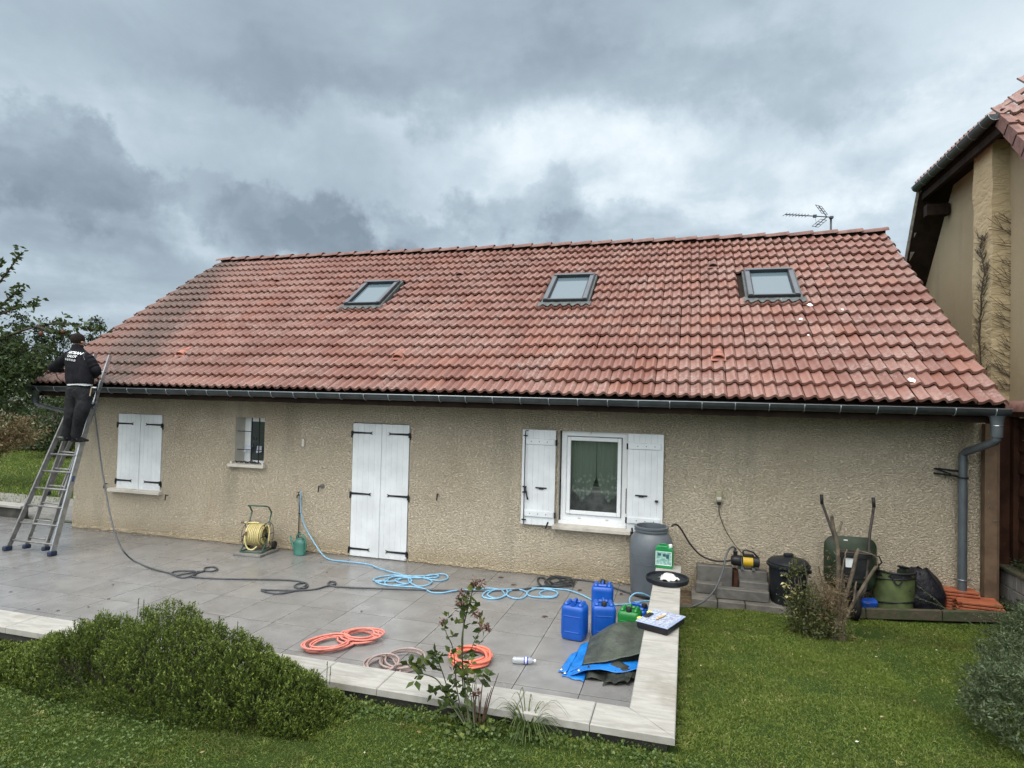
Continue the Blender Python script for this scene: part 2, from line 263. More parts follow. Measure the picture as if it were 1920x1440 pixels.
# ------------------------------------------------------------ mesh helpers
def rotm(rz=0,rx=0,ry=0): return Matrix.Rotation(rz,3,'Z')@Matrix.Rotation(ry,3,'Y')@Matrix.Rotation(rx,3,'X')
class MB:
    def __init__(s): s.v=[]; s.f=[]; s.uv=None; s.rnd=None
    def add(s,vs,fs):
        o=len(s.v); s.v+= [tuple(v) for v in vs]; s.f+= [tuple(i+o for i in f) for f in fs]; return s
    def box(s,c,d,rot=None,bev=0.0):
        c=Vector(c); hx,hy,hz=[x/2 for x in d]
        if bev<=0:
            vs=[Vector((x*hx,y*hy,z*hz)) for x in(-1,1) for y in(-1,1) for z in(-1,1)]
            fs=[(0,1,3,2),(4,6,7,5),(0,4,5,1),(2,3,7,6),(0,2,6,4),(1,5,7,3)]
        else:
            b=min(bev,hx*.9,hy*.9,hz*.9); vs=[];idx={}
            for x in(-1,1):
                for y in(-1,1):
                    for z in(-1,1):
                        for a in range(3):
                            q=[x*(hx-b),y*(hy-b),z*(hz-b)]; q[a]=(x,y,z)[a]*(hx,hy,hz)[a]; idx[(x,y,z,a)]=len(vs); vs.append(Vector(q))
            fs=[]
            for a in range(3):
                o1,o2=[(1,2),(0,2),(0,1)][a]
                for sg in(-1,1):
                    q=[]
                    for p,r in((-1,-1),(1,-1),(1,1),(-1,1)):
                        k=[0,0,0]; k[a]=sg;k[o1]=p;k[o2]=r; q.append(idx[(*k,a)])
                    fs.append(tuple(q))
                for p in(-1,1):
                    for r in(-1,1):
                        k=[0,0,0];k[o1]=p;k[o2]=r; k1=k[:];k1[a]=-1;k2=k[:];k2[a]=1
                        fs.append((idx[(*k1,o1)],idx[(*k1,o2)],idx[(*k2,o2)],idx[(*k2,o1)]))
            for x in(-1,1):
                for y in(-1,1):
                    for z in(-1,1): fs.append(tuple(idx[(x,y,z,a)] for a in range(3)))
        if rot is not None: vs=[rot@v for v in vs]
        return s.add([v+c for v in vs],fs)
    def span(s,a,b,bev=0.):   # box from min corner to max corner
        return s.box([(a[i]+b[i])/2 for i in range(3)],[abs(b[i]-a[i]) for i in range(3)],None,bev)
    def tube(s,pts,r,seg=8,closed=False,cap=True):
        pts=[Vector(p) for p in pts]; n=len(pts); rr=r if isinstance(r,(list,tuple)) else [r]*n
        vs=[];prev=None
        for i,p in enumerate(pts):
            t=(pts[(i+1)%n]-pts[i-1]) if closed else (pts[min(i+1,n-1)]-pts[max(i-1,0)])
            if t.length<1e-9: t=Vector((0,0,1))
            t.normalize()
            if prev is None: a=t.orthogonal().normalized()
            else:
                a=prev-t*prev.dot(t)
                if a.length<1e-6: a=t.orthogonal()
                a.normalize()
            prev=a; b=t.cross(a)
            for k in range(seg): an=2*PI*k/seg; vs.append(p+(a*math.cos(an)+b*math.sin(an))*rr[i])
        fs=[]
        for i in range(n if closed else n-1):
            j=(i+1)%n
            for k in range(seg): k2=(k+1)%seg; fs.append((i*seg+k,i*seg+k2,j*seg+k2,j*seg+k))
        if cap and not closed: fs+= [tuple(range(seg))[::-1],tuple((n-1)*seg+k for k in range(seg))]
        return s.add(vs,fs)
    def lathe(s,prof,c=(0,0,0),seg=32,sx=1,sy=1,axis='Z',cap=True):
        vs=[];m=len(prof);c=Vector(c)
        for k in range(seg):
            a=2*PI*k/seg
            for r,z in prof:
                v=Vector((r*math.cos(a)*sx,r*math.sin(a)*sy,z))
                if axis=='X': v=Vector((v.z,v.x,v.y))
                if axis=='Y': v=Vector((v.y,v.z,v.x))
                vs.append(v+c)
        fs=[]
        for k in range(seg):
            k2=(k+1)%seg
            for i in range(m-1): fs.append((k*m+i,k2*m+i,k2*m+i+1,k*m+i+1))
        if cap:
            if prof[0][0]>1e-4: fs.append(tuple(k*m for k in range(seg))[::-1])
            if prof[-1][0]>1e-4: fs.append(tuple(k*m+m-1 for k in range(seg)))
        return s.add(vs,fs)
    def prism(s,poly,a,b,axis='Y',c=(0,0,0)):
        """polygon of 2-D points swept from a to b along an axis"""
        n=len(poly);vs=[]
        for t in(a,b):
            for u,v in poly:
                vs.append({'Y':(u,t,v),'X':(t,u,v),'Z':(u,v,t)}[axis])
        c=Vector(c); vs=[Vector(v)+c for v in vs]
        fs=[tuple(range(n))[::-1],tuple(range(n,2*n))]+[(i,(i+1)%n,n+(i+1)%n,n+i) for i in range(n)]
        return s.add(vs,fs)
    def xf(s,mat4): s.v=[tuple(mat4@Vector(v)) for v in s.v]; return s
    def build(s,name,m,parent=None,smooth=False,label=None,local=False,auto=None):
        me=bpy.data.meshes.new(name); vs=s.v
        if parent is not None and not local:
            w=wloc(parent); vs=[(v[0]-w.x,v[1]-w.y,v[2]-w.z) for v in vs]
        me.from_pydata(vs,[],s.f); me.materials.append(m if not isinstance(m,str) else MATS[m])
        if s.rnd is not None:
            at=me.attributes.new('rnd','FLOAT','POINT'); at.data.foreach_set('value',np.array(s.rnd,np.float32))
        me.update()
        if smooth:
            me.polygons.foreach_set('use_smooth',[True]*len(me.polygons))
            if auto: me.set_sharp_from_angle(angle=R(auto))
        o=bpy.data.objects.new(name,me); COL.objects.link(o)
        if parent is not None: o.parent=parent
        if label: o['label']=label
        return o
def wloc(o):
    v=Vector((0,0,0))
    while o is not None: v=v+o.location; o=o.parent
    return v
def tag(o,label,cat,group=None):
    o['label']=label; o['category']=cat
    if group: o['group']=group
    return o
def thing(name,label,cat,loc=(0,0,0),rz=0,group=None):
    o=bpy.data.objects.new(name,None); COL.objects.link(o); o.location=loc; o.rotation_euler=(0,0,rz); o.empty_display_size=.1
    return tag(o,label,cat,group)
def struct(o): o['kind']='structure'; return o
def stuff(o,label,cat): o['kind']='stuff'; return tag(o,label,cat)
def copy_tree(o,parent=None):
    c=o.copy(); COL.objects.link(c); c.parent=parent
    for ch in list(o.children): copy_tree(ch,c)
    return c
def spline(pts,n=8,closed=False):
    P=[Vector(p) for p in pts]; m=len(P); out=[]
    rg=range(m if closed else m-1)
    for i in rg:
        p0=P[(i-1)%m] if closed or i>0 else P[0]; p1=P[i]; p2=P[(i+1)%m]; p3=P[(i+2)%m] if closed or i+2<m else P[-1]
        for k in range(n):
            t=k/n; out.append(.5*((2*p1)+(p2-p0)*t+(2*p0-5*p1+4*p2-p3)*t*t+(3*p1-p0-3*p2+p3)*t**3))
    if not closed: out.append(P[-1])
    return out
def lawn(x,y):
    return -.02+.0985*min(max(-y-.45,0),5.2)+.08*min(max(x-7.6,0),2.5)
def onlawn(px,py):
    z=0
    for _ in range(30): q=onz(px,py,z); z=.5*z+.5*lawn(q.x,q.y)
    return q
# leaf meshes: quick numpy builder of many small leaves
def leaves_mesh(name,P,Dr,L,Wd,m,parent=None,rnd=None,fold=.25,droop=0.,local_off=None):
    """P base points, Dr directions, L lengths, Wd widths -> 6-vertex folded leaves in one mesh"""
    n=len(P); P=np.asarray(P,float); Dr=np.asarray(Dr,float); Dr/=np.linalg.norm(Dr,axis=1)[:,None]+1e-9
    L=np.broadcast_to(L,(n,)).reshape(n,1).astype(float); Wd=np.broadcast_to(Wd,(n,)).reshape(n,1).astype(float)
    q=rng.normal(size=(n,3)); S=np.cross(Dr,q); S/=np.linalg.norm(S,axis=1)[:,None]+1e-9; U=np.cross(S,Dr)
    a=P; m1=P+Dr*L*.45+U*Wd*fold; tip=P+Dr*L+np.array([0,0,-1])*L*droop
    l=P+Dr*L*.42+S*Wd*.5; r=P+Dr*L*.42-S*Wd*.5
    V=np.stack([a,l,m1-U*Wd*fold*1.6,r,tip],1).reshape(-1,3)
    if parent is not None: w=wloc(parent); V=V-np.array([w.x,w.y,w.z])
    base=np.arange(n)[:,None]*5
    F=np.concatenate([base+np.array([[0,1,2]]),base+np.array([[0,2,3]]),base+np.array([[1,4,2]]),base+np.array([[2,4,3]])],0)
    me=bpy.data.meshes.new(name); me.vertices.add(len(V)); me.vertices.foreach_set('co',V.astype(np.float32).ravel())
    nf=len(F); me.loops.add(nf*3); me.loops.foreach_set('vertex_index',F.astype(np.int32).ravel())
    me.polygons.add(nf); me.polygons.foreach_set('loop_start',np.arange(0,nf*3,3,dtype=np.int32)); 
    me.update(calc_edges=True); me.validate()
    if rnd is None: rnd=rng.random(n)
    at=me.attributes.new('rnd','FLOAT','POINT'); at.data.foreach_set('value',np.repeat(np.asarray(rnd,np.float32),5))
    me.materials.append(m if not isinstance(m,str) else MATS[m])
    o=bpy.data.objects.new(name,me); COL.objects.link(o)
    if parent is not None: o.parent=parent
    return o
# ------------------------------------------------------------ materials in use
render_wall_mat('roughcast',(.70,.605,.455),(.78,.685,.525),(.33,.27,.195),32,.032)
render_wall_mat('ochre_render',(.50,.40,.245),(.56,.46,.30),(.42,.34,.21),7,.006); render_wall_mat('beige_render',(.45,.365,.24),(.50,.41,.275),(.28,.23,.15),60,.004)
M_roof(); M_patio(); M_ground(); M_grass()
M_stone('coping_stone',(.28,.27,.245),(.40,.388,.355),(.19,.16,.115)); M_stone('sill_stone',(.48,.45,.39),(.55,.52,.46)); M_stone('weathered_block',(.075,.072,.065),(.145,.138,.125),(.035,.035,.03))
M_stone('old_concrete',(.14,.135,.125),(.24,.23,.21),(.05,.055,.04)); M_stone('wall_plinth',(.04,.04,.035),(.07,.065,.055))
M('white_paint',(.72,.75,.76),.45,.05,3,bs=40,bd=.001,bst=.2); M('shutter_white',(.66,.69,.70),.5,.08,2.2,bs=60,bd=.001,bst=.25); M('pvc',(.80,.82,.83),.3,.03,3)
M('black_iron',(.018,.018,.02),.45,.3,9); M('zinc',(.06,.07,.075),.42,.22,5,metal=.55,bs=30,bd=.001); M('zinc_grey',(.115,.135,.15),.38,.15,4,metal=.3)
M('bright_metal',(.55,.57,.58),.28,.1,8,metal=.9); M('aluminium',(.42,.44,.46),.34,.15,12,metal=.85); M('shaded_aluminium',(.22,.22,.215),.5,.2,9,metal=.4)  # last metal: darker aluminium carrying the ladder's shade in its colour
M('dark_wood',(.022,.014,.010),.75,.3,4,bs=40,bd=.003); M('fence_wood',(.045,.020,.013),.7,.35,3,bs=30,bd=.004); M('post_wood',(.125,.08,.048),.75,.3,3,bs=35,bd=.004)
M('lead',(.075,.085,.085),.6,.3,8,bs=22,bd=.006); M('skylight_metal',(.05,.055,.06),.3,.15,4,metal=.5); M('terracotta_new',(.31,.125,.088),.7,.25,9,bs=50,bd=.002); M('ridge_clay',(.17,.085,.07),.65,.25,9,bs=50,bd=.003)
M('old_timber',(.075,.058,.038),.85,.35,9,bs=25,bd=.010,bst=1,col2=(.045,.055,.025),spot=.5); glass_mat('window_glass',(.05,.06,.065)); glass_mat('skylight_glass',(.10,.14,.165),.10); clear_glass('clear_glass')

# ------------------------------------------------------------ ground, patio
def ground():
    xs=sorted(set([-1500,-600,-200,-90,-50,-30,-22]+[round(-18+i*.5,3) for i in range(61)]+[5.42,5.6,14,18,25,40,80,200,600,1500]))
    ys=sorted(set([-1500,-500,-200,-80,-40,-25,-18,-14]+[round(-12+i*.25,3) for i in range(48)]+[0,.3,1,2,4,6,8,12,16,24,40,80,200,600,1500]))
    mb=MB(); idx={}
    for x in xs:
        for y in ys:
            z=lawn(x,y) if y>-12 else .49
            inside=(-7.8<x<5.45 and -4.9<y<.01)
            if inside or (x<-5.0 and 0<=y<.3 and x>-7.8) : z=-.35
            if -12<x<40 and -12<y<1: z+=.018*mnoise.noise(Vector((x*1.3,y*1.3,0)))*(1 if not inside else 0)
            idx[(x,y)]=len(mb.v); mb.v.append((x,y,z))
    for i in range(len(xs)-1):
        for j in range(len(ys)-1):
            a,b,c,d=[idx[k] for k in((xs[i],ys[j]),(xs[i+1],ys[j]),(xs[i+1],ys[j+1]),(xs[i],ys[j+1]))]
            mb.f.append((a,b,c,d))
    return struct(mb.build('lawn_ground','turf_soil',smooth=True))
ground()
p=MB().span((-7.85,-4.80,-.12),(5.42,0,0)).build('patio','porcelain_paving'); struct(p)
p=MB().span((-7.85,.0,-.12),(-5.36,.28,-.003)).build('patio','porcelain_paving'); struct(p)
p=MB().span((-12,.42,-.1),(-5.40,2.3,.01)).build('path','old_concrete'); struct(p)

# low wall with pale copings round the patio
KZ=.55; XI,XO=5.334,5.6415; YI,YO=-4.739,-5.046; YK=-.845
t=thing('patio_wall','low wall round the patio capped with pale stone slabs','low wall',(5.4,-4.4,0))
MB().span((-9,YO+.05,-.3),(XO-.05,YI-.05,KZ-.0503)).build('wall_base','wall_plinth',t)
MB().span((XI+.05,YI-.05,-.3),(XO-.05,YK-.02,KZ-.0503)).build('wall_base','wall_plinth',t)
rs=random.Random(3)
def slab(poly,z,th=.05):
    cx=sum(p[0] for p in poly)/len(poly); cy=sum(p[1] for p in poly)/len(poly)
    g=.0022; P=[(x-math.copysign(g,x-cx),y-math.copysign(g,y-cy)) for x,y in poly]; b=.006
    Q=[(x-math.copysign(b,x-cx),y-math.copysign(b,y-cy)) for x,y in P]
    dz=rs.uniform(-.0015,.0015); n=len(P)
    vs=[(x,y,z-th) for x,y in P]+[(x,y,z-b+dz) for x,y in P]+[(x,y,z+dz) for x,y in Q]
    fs=[tuple(range(n))[::-1],tuple(range(2*n,3*n))]+[(k*n+i,k*n+(i+1)%n,(k+1)*n+(i+1)%n,(k+1)*n+i) for k in(0,1) for i in range(n)]
    MB().add(vs,fs).build('coping_slab','coping_stone',t)
ys=[YI,-4.527,-4.014,-3.51,-3.01,-2.51,-2.01,-1.51,-1.01,YK]
slab([(XI,YI),(XI,ys[1]),(XO,ys[1]),(XO,YO)],KZ)
for a,b in zip(ys[1:],ys[2:]): slab([(XI,a),(XO,a),(XO,b),(XI,b)],KZ)
x=5.11
slab([(XI,YI),(XO,YO),(x,YO),(x,YI)],KZ)
while x>-9: nx=x-.503; slab([(nx,YO),(x,YO),(x,YI),(nx,YI)],KZ); x=nx
t=thing('garden_wall','short stretch of low grey wall with coping at the far left edge of the patio','low wall',(-8.5,.35,0))
MB().span((-12,.31,-.2),(-6.98,.40,.20)).build('wall_base','wall_plinth',t); MB().box((-9.47,.34,.225),(5.06,.26,.05),None,.006).build('coping_slab','coping_stone',t)

# ------------------------------------------------------------ the house
H=thing('house','long single storey house with beige roughcast walls and red tiled roof','house',(-5.35,0,0))
XL,XR=-5.35,9.21; YB=7.9
OPEN=[(-4.345,-3.344,.785,2.172),(-1.80,-1.215,1.37,2.178),(.458,1.475,.0,2.162),(3.868,4.868,.765,2.155)]
def wall_front():
    xs=sorted({XL,XR,*[o[0] for o in OPEN],*[o[1] for o in OPEN]}); zs=sorted({-.3,2.52,*[o[2] for o in OPEN],*[o[3] for o in OPEN]})
    mb=MB()
    for i in range(len(xs)-1):
        for j in range(len(zs)-1):
            cx=(xs[i]+xs[i+1])/2; cz=(zs[j]+zs[j+1])/2
            if any(o[0]<cx<o[1] and o[2]<cz<o[3] for o in OPEN): continue
            mb.add([(xs[i],0,zs[j]),(xs[i+1],0,zs[j]),(xs[i+1],0,zs[j+1]),(xs[i],0,zs[j+1])],[(0,1,2,3)])
    zr=2.66+.72*math.tan(SLP)-.12; D=.26
    mb.add([(XL,0,2.52),(XR,0,2.52),(XR,.0,2.9),(XL,0,2.9)],[(0,1,2,3)])
    for x in(XL,XR): mb.add([(x,0,-.3),(x,YB,-.3),(x,YB,3.0),(x,(YB)/2,5.62),(x,0,3.0)],[(0,1,2,3,4)])
    mb.add([(XL,YB,-.3),(XR,YB,-.3),(XR,YB,3),(XL,YB,3)],[(0,1,2,3)])
    return mb
SLP=math.atan2(5.82-2.66,3.906+.72)
wall_front().build('wall','roughcast',H)
for (a,b,c,d) in OPEN:
    rv=MB()
    D=.27 if (b-a)<.7 else .17
    rv.add([(a,0,c),(a,D,c),(a,D,d),(a,0,d)],[(0,1,2,3)]); rv.add([(b,0,c),(b,D,c),(b,D,d),(b,0,d)],[(3,2,1,0)])
    rv.add([(a,0,d),(b,0,d),(b,D,d),(a,D,d)],[(0,1,2,3)]); rv.add([(a,0,c),(b,0,c),(b,D,c),(a,D,c)],[(3,2,1,0)])
    if b-a>.7 and a<3: rv.add([(a,D,c),(b,D,c),(b,D,d),(a,D,d)],[(0,1,2,3)])
    rv.build('opening_reveal',M('reveal_paint',(.52,.50,.44),.7,.1,3),H)
# irregular drip edge of the roughcast where it stops above the paving
dp=MB(); x=XL
while x<5.2:
    w=rs.uniform(.05,.22); h=rs.uniform(.012,.035)
    if not(.45<x+w/2<1.48): dp.add([(x,-.016,h),(x+w,-.016,h*rs.uniform(.6,1.2)),(x+w,.0,.075),(x,.0,.075),(x,.0,h),(x+w,.0,h)],[(0,1,2,3),(0,4,5,1)])
    x+=w
dp.build('render_edge','roughcast',H)
# ---- roof
O0=Vector((0,-.72,2.66)); DS=Vector((0,math.cos(SLP),math.sin(SLP))); NS=Vector((0,-math.sin(SLP),math.cos(SLP)))
def rp(x,s,h=0.): return O0+Vector((x,0,0))+DS*s+NS*h
def prof(u):      # height of the wave, u in waves
    f=u%1.0; return .5-.5*math.cos(2*PI*(f**1.75))-.16*max(0,f-.90)/.10
def tile_field(x0,ncol,rows,pitch,O,X,D,Nn,tw=.302,skip=None,seed=1,amp=.042,th=.018):
    rr=random.Random(seed); vs=[];fs=[];uv=[];US=[0,.16,.30,.42,.53,.63,.73,.82,.90,.955,.99,1.0,1.16,1.30,1.42,1.53,1.63,1.73,1.82,1.90,1.955,1.99]; K=len(US)-1
    for j in range(rows):
        for i in range(ncol):
            if skip and skip(x0+(i+.5)*tw,(j+.5)*pitch): continue
            jx=rr.gauss(0,.0025); js=rr.gauss(0,.005)+.016*mnoise.noise(Vector((i*.09,j*.4,seed+5))); jh=rr.gauss(0,.0026)+.010*mnoise.noise(Vector((i*.13,j*.21,seed))); sk=rr.gauss(0,.004); b=len(vs)
            rows_=[(js,-th+.0),(js,0.0),(js+.012,.004),(pitch*.5,.0),(pitch+.015,0)]
            for ri,(s,dh) in enumerate(rows_):
                lift=.054*(1-s/(pitch+.02)) if ri>=1 else .054
                for k in range(K+1):
                    u=US[k]; x=x0+i*tw+u*tw/2+jx
                    h=prof(u)*amp+lift+dh+jh+.004
                    if ri==0: h=max(h-th,-.02)
                    q=O+X*x+D*(j*pitch+s+sk*(u-1))+Nn*h
                    vs.append(q)
                    uv.append((2*i+min(u,1.999) if not(abs(u-1)<1e-6) else 2*i+1.0,j+.5))
            for ri in range(4):
                for k in range(K): a=b+ri*(K+1)+k; fs.append((a,a+1,a+K+2,a+K+1))
            # side edges
            for k in(0,K):
                a=b+(K+1)+k; e=b+4*(K+1)+k; o=len(vs); vs+= [vs[a]-Nn*.03,vs[e]-Nn*.02]; uv+=[(2*i+(0.01 if k==0 else 1.98),j+.5)]*2; fs.append((a,e,o+1,o) if k==0 else (e,a,o,o+1))
    return vs,fs,uv
def build_tiles(name,fields,m,parent):
    mb=MB(); UV=[]
    for vs,fs,uv in fields: mb.add(vs,fs); UV+=uv
    o=mb.build(name,m,parent,smooth=True,auto=38); me=o.data
    l=me.uv_layers.new(name='tile'); lv=np.zeros(len(me.loops),np.int32); me.loops.foreach_get('vertex_index',lv)
    l.data.foreach_set('uv',np.array(UV,np.float32)[lv].ravel()); return o
NC=49; RX0=-5.62; TW=(9.19+5.62)/NC; PITCH=5.60/17
SKY=[(-.72,.04,2.84,3.88),(3.21,3.99,2.82,3.93),(6.59,7.37,2.83,3.90)]
def inv_sky(x,s): return any(a-.03<x<b+.03 and c-.0<s<d for a,b,c,d in SKY)
rf=build_tiles('roof',[tile_field(RX0,NC,17,PITCH,O0,Vector((1,0,0)),DS,NS,TW,inv_sky,3)],'roof_tile',H)
# deck below the tiles, far slope, verge boards
mb=MB(); yr=O0.y+5.62*math.cos(SLP); zr=O0.z+5.62*math.sin(SLP)
A=[rp(x,s,-.012) for x in(RX0+.03,9.16) for s in(.03,5.6)]; mb.add(A,[(0,2,3,1)])
yb=2*yr+.70; mb.add([(RX0,yr,zr),(9.19,yr,zr),(9.19,yb,O0.z),(RX0,yb,O0.z)],[(0,1,2,3)])
mb.add([rp(RX0+.03,.03,-.10),rp(9.16,.03,-.10),rp(9.16,5.6,-.10),rp(RX0+.03,5.6,-.10)],[(0,1,2,3)])
mb.build('roof_deck','dark_wood',H)
mb=MB()
for x in(RX0+.01,9.15): mb.add([rp(x,.02,-.14),rp(x,5.6,-.14),rp(x,5.6,.0),rp(x,.02,.0),rp(x+.025,.02,-.14),rp(x+.025,5.6,-.14),rp(x+.025,5.6,.0),rp(x+.025,.02,.0)],[(0,1,2,3),(4,7,6,5),(0,4,5,1),(3,2,6,7),(0,3,7,4)])
mb.build('verge_board','dark_wood',H)
# ridge caps, lapped from right to left
mb=MB(); x=9.21; Lc=.425
while x>RX0+.05:
    n=8; vs=[]
    for k,(xx,rad,up) in enumerate(((x,.118,.012),(x-Lc-.03,.098,-.012))):
        for a in range(n+1):
            an=PI*a/n; vs.append((xx,yr+math.cos(an)*rad*1.15,zr+.035+up+math.sin(an)*rad*.78))
        for a in range(n+1):
            an=PI*a/n; vs.append((xx,yr+math.cos(an)*(rad-.016)*1.15,zr+.035+up+math.sin(an)*(rad-.016)*.78))
    m=n+1; fs=[(a,a+1,2*m+a+1,2*m+a) for a in range(n)]+[(a,a+1,m+a+1,m+a) for a in range(n)]+[(2*m+a+1,2*m+a,3*m+a,3*m+a+1) for a in range(n)]
    mb.add(vs,fs); x-=Lc
mb.build('ridge_cap','ridge_clay',rf,smooth=True,auto=40)
MB().span((RX0+.05,yr-.05,zr-.12),(9.17,yr+.05,zr+.095)).build('ridge_bedding','dark_wood',rf)
# vent tiles
def vent(px,py,fresh):
    # foot of the hood on the tile field
    d=ray(px,py); t_=((rp(0,0,.07)-CO).dot(NS))/d.dot(NS); q=CO+d*t_; x=q.x; s=(q-O0).dot(DS)
    mb=MB(); K=10; vs=[]
    for s_,r,hh in((s-.05,.085,.065),(s+.02,.08,.06),(s+.18,.045,.03),(s+.25,.01,.0)):
        for a in range(K+1):
            an=PI*a/K; vs.append(rp(x+math.cos(an)*r,s_,.058+math.sin(an)*hh))
    for s_,r,hh in((s-.05,.070,.050),(s+.05,.06,.035)):
        for a in range(K+1):
            an=PI*a/K; vs.append(rp(x+math.cos(an)*r,s_,.058+math.sin(an)*hh))
    m=K+1; fs=[(r*m+a,r*m+a+1,(r+1)*m+a+1,(r+1)*m+a) for r in range(3) for a in range(K)]+[(a,a+1,4*m+a+1,4*m+a) for a in range(K)]+[(4*m+a,4*m+a+1,5*m+a+1,5*m+a) for a in range(K)]
    mb.add(vs,fs)
    mb.add([rp(x-.10,s-.09,.052),rp(x+.10,s-.09,.052),rp(x+.10,s+.0,.07),rp(x-.10,s+.0,.07)],[(0,1,2,3)])
    v=mb.build('vent_tile','terracotta_new' if fresh else 'ridge_clay',rf,smooth=True,auto=40)
    if fresh: v['label']='newer brighter orange vent tile'
    MB().prism([(math.cos(PI*a/8)*.068,math.sin(PI*a/8)*.048) for a in range(9)],-.001,.001,'Y').xf(Matrix.Translation(rp(x,s-.02,.062))).build('vent_opening','dark_wood',rf)
for a in((340,662,1),(747,667,1),(1347,668,1),(522,526,0),(863,514,0),(1337,497,0)): vent(*a)
# droppings on the tiles
mb=MB()
for px,py,r in((1710,712,.055),(1518,571,.05),(1502,598,.04),(1580,580,.03),(1516,628,.02)):
    d=ray(px,py); t_=((rp(0,0,.075)-CO).dot(NS))/d.dot(NS); q=CO+d*t_; s=(q-O0).dot(DS)
    n=14; vs=[rp(q.x,s,.082)]+[rp(q.x+math.cos(2*PI*k/n)*r*rs.uniform(.5,1.2),s+math.sin(2*PI*k/n)*r*rs.uniform(.5,1.3),.074) for k in range(n)]
    mb.add(vs,[(0,1+k,1+(k+1)%n) for k in range(n)])
mb.build('bird_dropping',M('dropping',(.72,.70,.66),.8,.2,40),rf)
# skylights
def sbox(mb,x0,x1,s0,s1,h0,h1):
    vs=[rp(x,s,h) for x in(x0,x1) for s in(s0,s1) for h in(h0,h1)]
    return mb.add(vs,[(0,1,3,2),(4,6,7,5),(0,4,5,1),(2,3,7,6),(0,2,6,4),(1,5,7,3)])
for k,(x0,x1,s0,s1) in enumerate(SKY):
    fr=MB(); sbox(fr,x0,x0+.085,s0,s1,-.02,.125); sbox(fr,x1-.085,x1,s0,s1,-.02,.125); sbox(fr,x0+.0852,x1-.0852,s1-.10,s1-.002,-.02,.14); sbox(fr,x0+.0852,x1-.0852,s0+.002,s0+.05,-.02,.118)
    sk=fr.build('skylight','skylight_metal',H)
    tr=MB(); sbox(tr,x0+.01,x0+.075,s0+.02,s1-.10,.125,.135); sbox(tr,x1-.075,x1-.01,s0+.02,s1-.10,.125,.135); sbox(tr,x0+.02,x1-.02,s1-.095,s1-.04,.14,.152); sbox(tr,x0+.09,x1-.09,s0+.015,s0+.045,.118,.126); tr.build('frame_trim',M('trim_grey',(.12,.13,.145),.35,.08,3,metal=.4),sk)
    MB().add([rp(x0+.0851,s0+.05,.085),rp(x1-.0851,s0+.05,.085),rp(x1-.0851,s1-.10,.085),rp(x0+.0851,s1-.10,.085)],[(0,1,2,3)]).build('pane','skylight_glass',sk)
    g=MB(); sbox(g,x0+.0851,x0+.098,s0+.05,s1-.1,.08,.112); sbox(g,x1-.098,x1-.0851,s0+.05,s1-.1,.08,.112); sbox(g,x0+.0981,x1-.0981,s0+.0501,s0+.063,.08,.11); g.build('seal','black_iron',sk)
    fl=MB(); n=40; vs=[]
    for i in range(n+1):
        x=x0-.07+(x1-x0+.14)*i/n; w=prof((x-RX0)/(TW/2)+.0)
        vs+= [rp(x,s0+.02,.07),rp(x,s0-.06,.088+.010*w),rp(x,s0-.17-.01*math.sin(i*1.7),.082+.042*w)]
    fl.add(vs,[(3*i+r,3*i+3+r,3*i+4+r,3*i+1+r) for i in range(n) for r in(0,1)])
    sbox(fl,x0-.035,x0-.001,s0-.01,s1+.05,-.01,.075); sbox(fl,x1+.001,x1+.035,s0-.01,s1+.05,-.01,.075); sbox(fl,x0-.0,x1+.0,s1,s1+.07,-.01,.088)
    fl.build('flashing','lead',sk,smooth=True,auto=35)
    if k==2:
        mm=MB(); 
        for q in range(9):
            xx=x0+.22+q*.055; r_=rs.uniform(.02,.035); n=7; mm.add([rp(xx,s0-.07,.087)]+[rp(xx+math.cos(2*PI*a/n)*r_*1.6,s0-.07+math.sin(2*PI*a/n)*r_,.084) for a in range(n)],[(0,1+a,1+(a+1)%n) for a in range(n)])
        mm.build('mortar_smear',M('mortar',(.42,.39,.34),.9,.2,30),sk)
# eaves
MB().span((RX0,-.62,2.462),(9.18,-.60,2.66)).build('fascia','dark_wood',H)
so=MB(); y=-.598
while y<-.03: so.span((RX0+.02,y,2.478),(9.17,y+.094,2.49)); y+=.1
so.build('soffit','dark_wood',H)
# gutter: half round with rolled lip
def gutter(x0,x1,yc,zc,r,axis='X'):
    mb=MB(); n=12; ends=[]
    for rr,sgn in((r,1),(r-.005,-1)):
        vs=[]
        for x in(x0,x1):
            for k in range(n+1): an=PI+PI*k/n; vs.append((x,yc+math.cos(an)*rr,zc+math.sin(an)*rr*1.05))
        mb.add(vs,[(k,k+1,n+2+k,n+1+k)[::sgn] for k in range(n)])
        ends.append(vs)
    for x in(x0,x1): mb.add([(x,yc+math.cos(PI+PI*k/n)*r,zc+math.sin(PI+PI*k/n)*r*1.05) for k in range(n+1)],[tuple(range(n+1))])
    return mb
YG=-.70; ZG=2.625; RG=.078
gm=gutter(RX0-.01,9.21,YG,ZG,RG); g=gm.build('gutter','zinc',H,smooth=True,auto=50)
MB().tube([(RX0-.01,YG-RG,ZG+.002),(9.21,YG-RG,ZG+.002)],.0075,8).build('rolled_lip',M('lip_zinc',(.30,.33,.35),.35,.1,9,metal=.6),g,smooth=True)
x=RX0+.28
while x<9.2:
    b=MB(); b.tube([(x,YG+math.cos(PI+PI*k/10)*(RG+.004),ZG+math.sin(PI+PI*k/10)*(RG+.006)*1.05) for k in range(11)],.006,6); b.build('gutter_bracket',M('lip_zinc',(.2,.2,.2)),g,smooth=True); x+=.4
